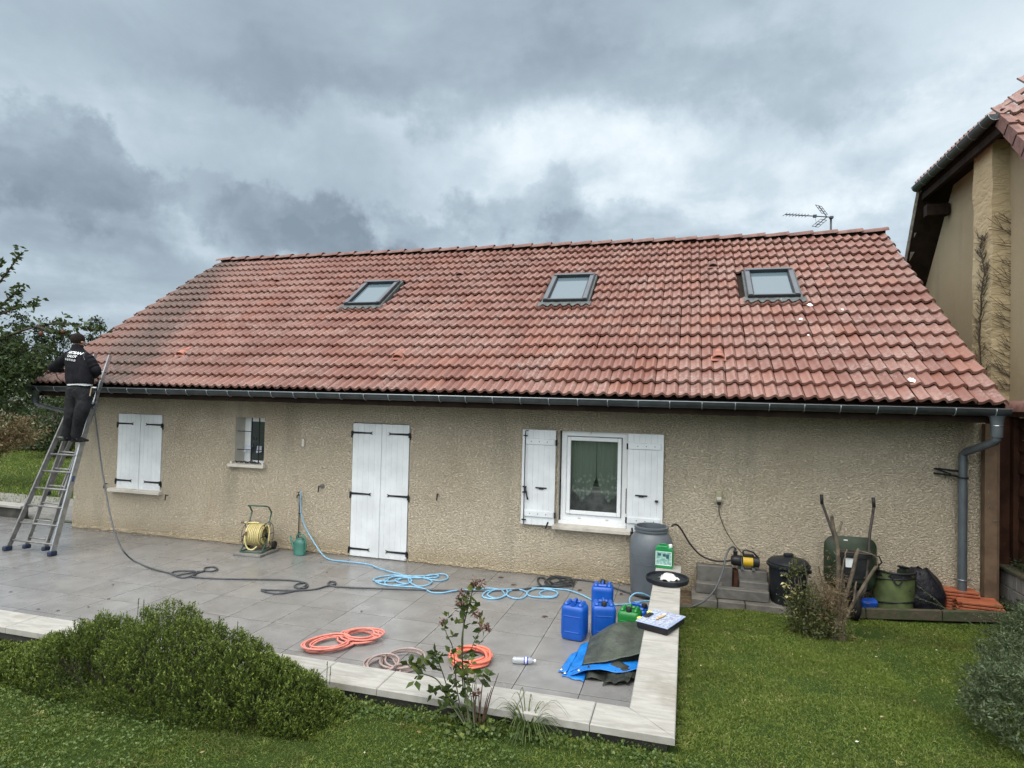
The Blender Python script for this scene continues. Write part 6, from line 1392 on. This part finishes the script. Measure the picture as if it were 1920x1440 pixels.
fm_.build('fruit',M('fruit_red',(.14,.05,.025),.45,.3,9),t,smooth=True)
# trees and hedges beyond the left lawn
def gp2(px,y,z=-.02):   # ground point under image column px at depth y
    d=ray(px,880); k=(y-CO.y)/d.y; return Vector((CO.x+d.x*k,y,z))
TG_='trees beyond the left lawn'
def bt(name,label,cat,px,y,h,rx,n,ls,mat,zf=.55,group=TG_,**k):
    b=gp2(px,y); bl=[((b.x,b.y,h*zf),(rx,rx,h*.42)),((b.x-rx*.5,b.y,h*zf*.8),(rx*.7,rx*.6,h*.28)),((b.x+rx*.5,b.y-.3,h*zf*.7),(rx*.7,rx*.6,h*.26)),((b.x,b.y,h*.86),(rx*.55,rx*.5,h*.15))]
    return tree(name,label,cat,b,h,bl,n,ls,mat,group,**k)
bt('conifer','tall thin conifer with bare lower trunk, farthest left behind the fruit tree','tree',20,27,7.6,.9,2600,.24,L3,.72,tr=.14)
bt('conifer','tall thin conifer just left of the man, sky showing round its trunk','tree',66,29,7.2,.8,2200,.24,L3,.74,tr=.13)
bt('conifer','tall thin conifer behind the man\'s left elbow','tree',100,30,6.9,.8,2200,.24,L3,.72,tr=.13)
bt('conifer','thin conifer whose top shows right of the man\'s head over the verge','tree',165,31,7.3,.75,1800,.24,L3,.8,tr=.13)
bt('broadleaf_tree','broad dark green tree rising behind the russet shrub','tree',-5,17,5.2,2.3,6000,.20,L2,.5)
bt('broadleaf_tree','dense dark tree below the left end of the gutter','tree',70,20,4.3,2.4,6500,.20,L2,.48)
bt('broadleaf_tree','dark tree seen between the man\'s legs and the house corner','tree',135,19,3.9,2.0,4500,.20,L2,.48)
bt('white_flowering_shrub','tall shrub with white blossom under the left end of the gutter','shrub',33,11.5,3.0,.75,900,.15,L9,.72,group=None)
b=gp2(-22,3.2); tree('russet_shrub','shrub with russet and yellow autumn leaves at the edge of the left lawn','shrub',b,2.0,[((b.x+.35,3.2,1.45),(.95,.8,.5)),((b.x-.4,3.2,1.4),(.8,.7,.6)),((b.x+.9,3.1,1.30),(.5,.5,.34)),((b.x+.1,3.2,1.0),(.5,.5,.3))],5200,.085,L4,None,.03,limbs=14)
bt('hedge_shrub','dark evergreen shrub at the back edge of the left lawn','shrub',62,10.5,1.9,1.1,4200,.12,L2,.45,group=None)
bt('hedge_shrub','dark rounded shrub at the house corner behind the ladder','shrub',105,9.0,2.2,1.0,4200,.12,L2,.45,group=None)
t=thing('garden_hedge','long dark hedge closing the far side of the left lawn','hedge',tuple(gp2(20,12)))
b=gp2(10,12.2); cloud('foliage',t,[((b.x+k*1.5-9,12.2+.2*math.sin(k),.95),(1.0,.7,1.0)) for k in range(13)],15000,.13,L2,.2,clump=20)
MB().span((b.x-10,12.0,-.1),(b.x+10,12.3,1.0)).build('branches',BARK,t)
# far wood beyond everything, one mass
b=gp2(60,42); pts=[((b.x-26+k*3.2,42+2*math.sin(k*1.7),2.6+.5*math.sin(k*2.3)),(2.6,1.8,2.8)) for k in range(20)]
o=cloud('far_wood',None,pts,14000,.42,L2,.2,clump=18); stuff(o,'far wood rising behind the left garden','trees')

# big low evergreen bush in front of the patio wall
tops=[(-60,1240),(-30,1225),(10,1208),(60,1200),(110,1182),(165,1148),(205,1152),(235,1172),(270,1145),(300,1128),(335,1122),(355,1150),(380,1165),(420,1172),(455,1188),(500,1222),(545,1255),(585,1282),(610,1312),(628,1345)]
BY=-5.42; TP=[ony(x_,y_+4,BY) for x_,y_ in tops]; bx=np.array([p.x for p in TP]); bzz=np.array([p.z for p in TP])
t=thing('evergreen_bush','broad low evergreen bush with upright shoots in front of the patio wall','bush',(2.0,-5.42,.46))
n=15000; X=rng.uniform(bx[0]-.1,bx[-1]+.03,n); Hh=np.interp(X,bx,bzz); V=rng.uniform(-1,1,n); 
wd=.26+.22*np.clip((Hh-.55)/.45,0,1); front=V<0
Yc=BY; Y=Yc+V*np.where(front,wd,.26); prof_=np.sqrt(np.clip(1-np.abs(V)**2.3,0,1))
dep=rng.random(n)**1.3; base=.47
Z=base+(Hh-base)*prof_*(1-.55*dep)+ .0
nn=np.array([mnoise.noise(Vector((x_*3.2,y_*3.2,z_*3))) for x_,y_,z_ in zip(X,Y,Z)]); n2_=np.array([mnoise.noise(Vector((x_*9,y_*9,z_*6+4))) for x_,y_,z_ in zip(X,Y,Z)]); Z+=(nn*.10+n2_*.075)*(prof_); keep=(Z>.45)&(nn+.6*n2_>-.42); X,Y,Z,V,dep,prof_,Hh=X[keep],Y[keep],Z[keep],V[keep],dep[keep],prof_[keep],Hh[keep]; n=len(X)
fz=np.clip((Z-.47)/np.maximum(Hh-.47,.05),0,1); Y=np.where(V<0,Yc+V*np.where(front[keep],wd[keep],.26)*(.70+.42*np.sqrt(fz))*1.0,Y)
D=np.stack([rng.normal(size=n)*.28+.08*np.sign(X-2.0),V*.6+rng.normal(size=n)*.28,.95+.35*rng.random(n)],1); D/=np.linalg.norm(D,axis=1)[:,None]
SLn=.035+.035*rng.random(n)+.10*rng.random(n)**5
K=10; Ps=[];Ds=[];Rn=[]
for k in range(K):
    f=(k+.3)/K; p_=np.stack([X,Y,Z],1)+D*(SLn*(f-.9))[:,None]; q_=rdir(n); q_-= (q_*D).sum(1)[:,None]*D; q_/=np.linalg.norm(q_,axis=1)[:,None]; Ps.append(p_); Ds.append(q_*.9+D*.9); Rn.append(np.clip(.25+.55*f+.25*rng.normal(size=n)*.6-.25*dep,0,1))  # inner leaves tinted darker with depth, as shade within the bush
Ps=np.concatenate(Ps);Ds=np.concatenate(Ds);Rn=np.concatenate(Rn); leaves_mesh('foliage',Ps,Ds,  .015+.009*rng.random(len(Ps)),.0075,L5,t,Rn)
mb=MB(); 
for k in range(260):
    i=rng.integers(n); mb.tube([(2.0+(X[i]-2.0)*.75,BY+(Y[i]-BY)*.3,.42),(X[i],Y[i],Z[i]-.05)],[.006,.002],4,cap=False)
mb.build('branches',BARK,t)
# a few taller seed shoots
mb=MB(); lp=[];ld=[]
for px_,py0,py1 in((258,1145,1122),(268,1150,1124),(362,1180,1150),(372,1178,1155),(410,1182,1155),(408,1180,1165),(444,1195,1165),(595,1290,1262),(612,1285,1240),(618,1275,1250)):
    a=ony(px_,py0+8,BY+.05); b_=ony(px_+2,py1,BY+.05); mb.tube([a,b_],.0022,4)
    for k in range(10): q=a.lerp(b_,.3+.07*k); lp.append(tuple(q)); ld.append((rs.uniform(-.7,.7),rs.uniform(-.7,.7),1))
mb.build('shoot',STEM,t); leaves_mesh('shoot_leaf',lp,ld,.014,.006,L5,t)

# faded flowering shrub in front of the wall
FY=-5.13; q_=lambda x_,y_,dy=0: ony(x_,y_,FY+dy)
t=thing('flowering_shrub','straggly shrub with faded brown flower heads in front of the patio wall','shrub',tuple(onlawn(885,1375)))
b0=onlawn(885,1378); mb=MB(); LP=[];LD=[];LL=[]
def stem(pts,r=.006,dens=5,ls=.05,dy=0):
    P_=[b0+Vector((rs.uniform(-.04,.04),rs.uniform(-.03,.03),0))]+[q_(x_,y_,rs.uniform(-.05,.05)+dy) for x_,y_ in pts]; sp=spline(P_,7); mb.tube(sp,[r*(1-.6*i/len(sp)) for i in range(len(sp))],6)
    for i in range(7,len(sp)):
        if rs.random()<dens/10:
            d=Vector((rs.choice((-1,1))*rs.uniform(.5,1),rs.uniform(-.8,.5),rs.uniform(-.2,.7)))
            LP.append(tuple(sp[i]));LD.append(tuple(d));LL.append(ls*rs.uniform(.6,1.25))
    return sp[-1]
def burst(x_,y_,n,ls,spread=.02,up=.3):
    c=q_(x_,y_)
    for k in range(n): d=Vector((rs.uniform(-1,1),rs.uniform(-1,1),rs.uniform(-.7,1)+up)); LP.append(tuple(c+d*spread*rs.random()));LD.append(tuple(d));LL.append(ls*rs.uniform(.7,1.2))
stem([(872,1290),(866,1200),(880,1130),(892,1088)],.007,5,.045); stem([(858,1300),(850,1220),(838,1190),(830,1168)],.005,4,.04); stem([(868,1285),(868,1200),(870,1150),(868,1118)],.006,6,.045)
stem([(876,1290),(880,1230),(896,1190),(908,1178)],.004,4,.04); stem([(884,1310),(875,1260),(885,1240),(893,1212)],.004,5,.045); stem([(840,1310),(820,1275),(790,1262),(765,1248)],.006,4,.05); stem([(850,1320),(830,1262),(818,1232),(814,1222)],.005,5,.05)
stem([(888,1320),(893,1270),(905,1282),(914,1272)],.004,3,.04); stem([(860,1330),(835,1300),(828,1290)],.004,6,.05); stem([(872,1330),(885,1290),(890,1262)],.004,5,.045)
for a in((768,1248,10,.052),(788,1250,9,.05),(805,1250,8,.05),(780,1275,4,.05),(815,1228,7,.048),(822,1240,6,.05),(846,1228,6,.045),(850,1262,8,.05),(872,1268,7,.045),(905,1262,5,.055),(915,1270,4,.05),(850,1285,8,.05),(835,1300,9,.05),(812,1300,6,.05),(845,1320,10,.052),(870,1310,8,.05),(862,1340,10,.05),(830,1330,8,.05),
          (880,1120,5,.042),(890,1105,6,.04),(872,1132,8,.042),(862,1142,7,.04),(880,1140,6,.045),(893,1142,4,.05),(840,1160,6,.04),(858,1170,5,.045),(905,1180,6,.042),(898,1165,3,.05),(895,1207,1,.075),(850,1195,4,.04),(868,1150,6,.04),(886,1205,2,.04)): burst(*a)
LL_=np.array(LL)*1.35; mb.build('stem',STEM,t,smooth=True); leaves_mesh('leaf',LP,LD,LL_,LL_*.62,L7,t,fold=.3,droop=.15)
dm=MB(); dl=[];dd_=[]
for x_,y_,r_ in((889,1090,.055),(901,1094,.05),(866,1112,.055),(872,1122,.05),(860,1128,.04),(829,1166,.04),(892,1150,.045),(906,1170,.05),(914,1178,.03),(893,1300,.03)):
    c=q_(x_,y_)
    for k in range(26): d=Vector((rs.gauss(0,1),rs.gauss(0,1),rs.gauss(0,1))).normalized(); dl.append(tuple(c+d*r_*.5*rs.random()));dd_.append(tuple(d))
leaves_mesh('flower_head',dl,dd_,.020+.012*rng.random(len(dl)),.013,M_leaf('dead_petal',(.07,.022,.02),(.20,.10,.085),(.34,.25,.20),.8,.1),t,droop=.2)
mb=MB()
for x0_,y0_,x1_,y1_ in((898,1340,907,1262),(900,1345,897,1290),(893,1345,885,1292),(905,1340,915,1300),(908,1338,935,1262),(907,1335,922,1290),(890,1345,893,1280)): mb.tube([q_(x0_,y0_+14),q_((x0_+x1_)/2,(y0_+y1_)/2),q_(x1_,y1_)],[.006,.004,.002],5)
mb.build('dead_stem',M('dead_brown',(.07,.038,.022),.8,.3,20),t)
# strappy tuft
t=thing('grassy_clump','clump of long arching strap leaves at the foot of the patio wall','plant',tuple(onlawn(988,1378))); b0=onlawn(988,1378)
mb=MB()
for k in range(95):
    a=rs.uniform(0,2*PI); l=rs.uniform(.10,.26); r=rs.uniform(.02,.05); s=Vector((-math.sin(a),math.cos(a),0)); o_=Vector((math.cos(a),math.sin(a),0)); hh=l*rs.uniform(.35,.95); w=.0035
    pts=[b0+o_*r*.4,b0+o_*(r+l*.25)+Vector((0,0,hh*.75)),b0+o_*(r+l*.6)+Vector((0,0,hh)),b0+o_*(r+l)+Vector((0,0,hh*.55))]
    sp=spline(pts,3); vs=[]
    for i,p in enumerate(sp): ww=w*(1-.8*(i/len(sp))**2); vs+= [p-s*ww,p+s*ww]
    mb.add(vs,[(2*i,2*i+1,2*i+3,2*i+2) for i in range(len(sp)-1)])
m_=MB(); m_.v=mb.v; m_.f=mb.f; m_.rnd=[rs.random() for _ in mb.v]; m_.build('strap_leaf',L7,t)
# low round-leaved weeds at the wall foot
t=thing('ground_weed','patch of small round weed leaves at the foot of the flowering shrub','weed',tuple(onlawn(900,1365)))
lp=[];ld=[]
for k in range(340):
    q=onlawn(rs.gauss(895,38),rs.gauss(1366,13)); q.z+=rs.uniform(.0,.06); lp.append(tuple(q)); ld.append((rs.uniform(-1,1),rs.uniform(-1,1),rs.uniform(0,.6)))
leaves_mesh('leaf',lp,ld,.036,.034,L7,t)
t=thing('wall_foot_weeds','straggling weeds in the dark strip under the front coping','weed',tuple(onlawn(760,1335)))
lp=[];ld=[]
for k in range(1500):
    xx=rs.uniform(2.6,5.6); yy=YO+rs.uniform(-.22,.02); lp.append((xx,yy,lawn(xx,yy)+rs.uniform(0,.05))); ld.append((rs.uniform(-1,1),rs.uniform(-1,1),rs.uniform(0,1)))
leaves_mesh('leaf',lp,ld,.024,.018,L10,t)

# leafy shrub and pruned stump in front of the bin and wheelbarrow
SY=-1.50; s_=lambda x_,y_,dy=0: ony(x_,y_,SY+dy)
b0=Vector((s_(1515,1195).x,SY,.08)); t=thing('leafy_shrub','small yellowing green shrub in front of the black bin','shrub',tuple(b0))
bl=[(tuple(s_(1515,1150)),(.20,.18,.20)),(tuple(s_(1500,1115)),(.15,.15,.14)),(tuple(s_(1535,1175)),(.22,.2,.13)),(tuple(s_(1492,1150)),(.13,.13,.16)),(tuple(s_(1520,1190)),(.2,.18,.10)),(tuple(s_(1492,1065)),(.09,.09,.11)),(tuple(s_(1548,1145)),(.13,.12,.14))]
cloud('foliage',t,bl,3300,.036,L6,.1,clump=10,jit=.35,shell=.2)
mb=MB(); 
for x_,y_ in((1485,1050),(1492,1042),(1508,1055),(1515,1080),(1480,1090),(1470,1120),(1530,1100),(1500,1080),(1540,1120),(1550,1140),(1488,1120)):
    e=s_(x_,y_,rs.uniform(-.08,.08)); mb.tube(spline([b0,b0.lerp(e,.5)+Vector((rs.uniform(-.04,.04),0,0)),e],5),.0055,5)
mb.build('stem',TWIG,t)
lp=[];ld=[]
for x_,y_ in((1468,1078),(1474,1082),(1480,1088),(1466,1100),(1475,1098),(1482,1108),(1486,1112),(1490,1104),(1478,1118),(1470,1092)):
    for k in range(3): lp.append(tuple(s_(x_,y_,-.1))); ld.append((rs.uniform(-1,1),-.5,rs.uniform(-.5,.5)))
leaves_mesh('yellow_leaf',lp,ld,.05,.022,M_leaf('yellow_leaf',(.30,.28,.10),(.50,.45,.22),(.6,.55,.3)),t)
b0=Vector((s_(1568,1196).x,SY,.08)); t=thing('pruned_stump','pruned woody stump with thick cut stems in front of the wheelbarrow','stump',tuple(b0))
mb=MB()
for pts,r in(([(1570,1195),(1572,1110),(1571,1030),(1563,990),(1559,967)],.024),([(1571,1000),(1578,978)],.013),([(1568,1195),(1582,1130),(1596,1085),(1606,1040),(1611,1030)],.024),([(1573,1190),(1592,1145),(1622,1095),(1643,1062)],.022),([(1600,1128),(1606,1090)],.011),([(1562,1195),(1550,1130),(1535,1062)],.009),([(1575,1110),(1583,1050),(1588,1030)],.010),([(1612,1033),(1640,1042),(1646,1058),(1641,1066)],.006),([(1565,1195),(1545,1140),(1528,1090)],.007)):
    P_=[s_(x_,y_,rs.uniform(-.02,.02)+(.05 if k else 0)) for k,(x_,y_) in enumerate(pts)]; sp=spline(P_,5); mb.tube([p+Vector((rs.uniform(-.004,.004),0,0)) for p in sp],[r*(1-.25*i/len(sp)) for i in range(len(sp))],8)
mb.lathe([(.11,-.05),(.10,.05),(.075,.14),(.04,.20),(0,.22)],tuple(b0),14); mb.build('stem',TWIG,t,smooth=True,auto=50)
lp=[];ld=[]
for k in range(1500):
    c=s_(rs.gauss(1562,16),rs.gauss(1130,32),rs.gauss(-.05,.08)); lp.append(tuple(c)); ld.append((rs.gauss(0,1),rs.gauss(0,1),rs.gauss(.5,.8)))
leaves_mesh('dead_twig',lp,ld,.035+.03*rng.random(len(lp)),.006,M_leaf('dry_twig',(.09,.055,.03),(.17,.12,.07),(.28,.22,.12),.8,.1),t)
lp=[];ld=[]
for k in range(700):
    c=s_(rs.gauss(1545,26),rs.gauss(1190,14),rs.gauss(-.08,.08)); c.z=max(c.z,.10); lp.append(tuple(c)); ld.append((rs.gauss(0,1),rs.gauss(0,1),rs.gauss(.2,.7)))
leaves_mesh('low_leaf',lp,ld,.032,.02,L6,t)
# grey-green shrub at the right edge
t=thing('grey_leaved_shrub','bushy shrub with narrow silver green leaves at the lower right edge','shrub',(8.9,-2.9,.15))
sh_=[]
for cx,cy,cz,rx,ry,rz in((8.45,-3.0,.40,.36,.5,.34),(9.05,-2.1,.40,.46,.6,.34),(7.95,-3.95,.50,.30,.45,.34),(8.75,-3.3,.50,.45,.6,.40),(9.35,-1.45,.34,.40,.35,.22)):
    k=1700; d=rdir(k); d[:,2]=np.abs(d[:,2])*1.0-.12; lump=np.array([mnoise.noise(Vector(q)*3.0+Vector((cx*3,cy,0))) for q in d]); r=((.50+.50*rng.random(k)**.5)*(1+.38*lump)+.22*rng.random(k)**7)[:,None]; sh_.append((np.array([cx,cy,cz])+d*r*np.array([rx,ry,rz]),d))
PP=np.concatenate([a for a,_ in sh_]); DD=np.concatenate([b for _,b in sh_]); K=7; Ps=[];Ds=[];Rn=[]; br_=rng.random(len(PP))
for k in range(K):
    Ps.append(PP+DD*.012*k); Ds.append(DD*.5+rdir(len(PP))*1.1+np.array([0,0,.2])); Rn.append(np.clip(.2+.5*br_+.25*rng.random(len(PP)),0,1))
Ps=np.concatenate(Ps); leaves_mesh('foliage',Ps,np.concatenate(Ds),.020+.020*rng.random(len(Ps)),.011,L8,t,np.concatenate(Rn))
mb=MB(); lp=[];ld=[]
for k in range(30):
    c=Vector((rs.uniform(8.2,9.3),rs.uniform(-3.6,-1.6),.60)); d=Vector((rs.uniform(-.8,-.1),rs.uniform(-.3,.3),rs.uniform(.05,.5))).normalized()*rs.uniform(.2,.38); mb.tube([c-d*.4,c+d*.2+Vector((0,0,.02)),c+d],.003,4)
    for j_ in range(16): q=c+d*(j_/16)*.95; lp.append(tuple(q)); ld.append((rs.uniform(-1,1),rs.uniform(-1,1),rs.uniform(-.2,1)))
mb.build('stem',STEM,t); leaves_mesh('shoot_leaf',lp,ld,.024,.007,L8,t,rnd=.6+.4*rng.random(len(lp)))
# moss and ivy at the foot of the block wall
t=thing('ivy_patch','low dark ivy growing at the foot of the mossy block wall','ivy',(9.45,.0,.15))
lp=[];ld=[]
for k in range(900): lp.append((9.45+rs.gauss(0,.05),rs.uniform(-1.1,.0),.14+abs(rs.gauss(0,.09)))); ld.append((rs.gauss(-.6,1),rs.gauss(-.3,1),rs.gauss(.3,.6)))
leaves_mesh('leaf',lp,ld,.04,.032,L2,t)
t=thing('potting_plants','dark trailing plants between the coping and the slatted fence','plant',(9.62,-.5,.68))
lp=[];ld=[]
for k in range(1200): lp.append((9.60+rs.gauss(0,.04),rs.uniform(-2.5,.1),.69+abs(rs.gauss(0,.06)))); ld.append((rs.gauss(0,1),rs.gauss(0,1),rs.gauss(.3,.6)))
leaves_mesh('leaf',lp,ld,.03,.02,L2,t)

# ------------------------------------------------------------ turf
def grass(n,x0,x1,y0,y1,Ln,Wn,fn=None):
    X=rng.uniform(x0,x1,n);Y=rng.uniform(y0,y1,n); k=~((X<5.66)&(Y>-5.06)&(Y<.5)); 
    if fn is not None: k&=fn(X,Y)
    X,Y=X[k],Y[k]
    Z=np.array([lawn(a,b) for a,b in zip(X,Y)])+np.array([.018*mnoise.noise(Vector((a*1.3,b*1.3,0))) for a,b in zip(X,Y)])-.004
    return X,Y,Z
Pa=[];La=[];Wa=[]
def vis(X,Y):      # inside the field of view, with a margin for side steps
    dx=X-CO.x;dy=Y-CO.y; f=dx*FW.x+dy*FW.y; r_=dx*RT.x+dy*RT.y; return (np.abs(r_)<f*.92+.6)&(f>2.3)
thin=lambda X,Y:(rng.random(len(X))<np.clip((-5.08-Y)/.18,.10,1)*1.0)|(X>5.62)
for n,x0,x1,y0,y1,l0,l1,w in((210000,.2,8.6,-6.75,-5.06,.016,.036,.0038),(230000,5.66,9.44,-5.06,-.50,.018,.042,.005)):
    X,Y,Z=grass(n,x0,x1,y0,y1,0,0,lambda a,b:vis(a,b)&thin(a,b)); Pa.append(np.stack([X,Y,Z],1)); La.append(rng.uniform(l0,l1,len(X))*(.75+.9*np.clip(np.array([mnoise.noise(Vector((a*2.3,b*2.3,5))) for a,b in zip(X,Y)])+.25,0,1))); Wa.append(np.full(len(X),w))
Pa=np.concatenate(Pa);La=np.concatenate(La);Wa=np.concatenate(Wa); n=len(Pa); D=np.stack([rng.normal(size=n)*.62,rng.normal(size=n)*.62,np.full(n,.8)],1)
o=leaves_mesh('grass',Pa,D,La,Wa,MATS['grass_blade'],None,np.clip(rng.normal(.45,.22,n),0,1),fold=.1,droop=.25); stuff(o,'short mown grass of the front and right lawn','grass')
n=60000; X=rng.uniform(-26,-5.6,n); Y=rng.uniform(.3,12,n); k=~((X>-8)&(Y<2.4)); X,Y=X[k],Y[k]; n=len(X)
o=leaves_mesh('grass',np.stack([X,Y,np.full(n,-.03)],1),np.stack([rng.normal(size=n)*.5,rng.normal(size=n)*.5,np.ones(n)],1),rng.uniform(.05,.10,n),.02,MATS['grass_blade'],None,np.clip(rng.normal(.6,.2,n),0,1),fold=.1); stuff(o,'short mown grass of the far left lawn','grass')
# longer tufts, thickest along the coping and round the stumps
nc=900; X,Y,Z=grass(nc*2,.4,9.3,-6.6,-.6,0,0,vis); ex=5.66+np.abs(rng.normal(size=420))*.05; ey=rng.uniform(-5.0,-.9,420); X=np.concatenate([X,ex,rng.uniform(3.3,5.7,260)]); Y=np.concatenate([Y,ey,-5.07-np.abs(rng.normal(size=260))*.04]); Z=np.array([lawn(a,b) for a,b in zip(X,Y)])
P5=np.repeat(np.stack([X,Y,Z],1),18,0); P5[:,:2]+=rng.normal(size=(len(P5),2))*.014; q5=np.repeat(rng.normal(.5,.2,len(X)),18)
o=leaves_mesh('grass_tuft',P5,np.stack([rng.normal(size=len(P5))*.5,rng.normal(size=len(P5))*.5,np.ones(len(P5))],1),rng.uniform(.03,.075,len(P5)),.0045,MATS['grass_blade'],None,np.clip(q5+rng.normal(size=len(P5))*.12,0,1),fold=.1,droop=.45); stuff(o,'longer grass tufts standing out of the lawn and along the coping','grass')
# clover among the front grass
n=15000; X,Y,Z=grass(n,.2,8.4,-6.7,-5.1,0,0,vis); nn=np.array([mnoise.noise(Vector((a*1.1,b*1.5,7))) for a,b in zip(X,Y)]); k=nn>-.05; X,Y,Z=X[k],Y[k],Z[k]; n=len(X)
P3=np.repeat(np.stack([X,Y,Z+rng.uniform(.015,.045,n)],1),3,0); a=np.repeat(rng.random(n)*6.28,3)+np.tile([0,2.09,4.19],n); D3=np.stack([np.cos(a),np.sin(a),.25+.3*rng.random(3*n)],1)
o=leaves_mesh('clover',P3,D3,.011+.007*rng.random(3*n),.012,L10,None,np.repeat(rng.random(n),3),fold=.1); stuff(o,'clover and small weeds mixed through the front lawn','clover')
# a scatter of pale dead leaves and daisies in the turf
n=170; X,Y,Z=grass(n*3,.5,9.2,-6.4,-.9,0,0,vis); P4=np.stack([X,Y,Z+.03],1)
o=leaves_mesh('lawn_litter',P4,np.stack([rng.normal(size=len(X)),rng.normal(size=len(X)),.2*np.ones(len(X))],1),.012+.022*rng.random(len(X))**2,.014,M_leaf('litter_leaf',(.14,.08,.035),(.30,.22,.11),(.7,.68,.6),.8,.1),None,fold=.1); stuff(o,'tiny dead leaves and pale petals scattered in the grass','leaf litter')
# dead leaves on the paving and the lawn
DL=M('fallen_leaf',(.075,.040,.030),.7,.4,30); first=None
for k,(x_,y_) in enumerate(((1022,1156),(939,1083),(963,1097),(1087,1107),(1165,1114),(678,1146),(602,1055),(613,1073),(204,1123),(72,1142),(109,1145),(166,1138),(212,1096),(390,1048),(933,1069),(548,1056),(20,1110))):
    q=onz(x_,y_,.004); s_v=.5 if k>4 else 1.0
    if first is None:
        vs=[(-.045,0,.002),(-.015,.022,.012),(.025,.018,.008),(.05,0,.003),(.02,-.02,.010),(-.018,-.018,.004),(0,0,.003)]
        first=MB().add(vs,[(6,i,(i+1)%6) for i in range(6)]).build('fallen_leaf',DL); o=first
    else: o=first.copy(); COL.objects.link(o)
    o.location=q; o.rotation_euler=(0,0,rs.uniform(0,6)); o.scale=(s_v,s_v,s_v); tag(o,'small brown dead leaf lying on the grey paving','leaf','dead leaves scattered on the paving')
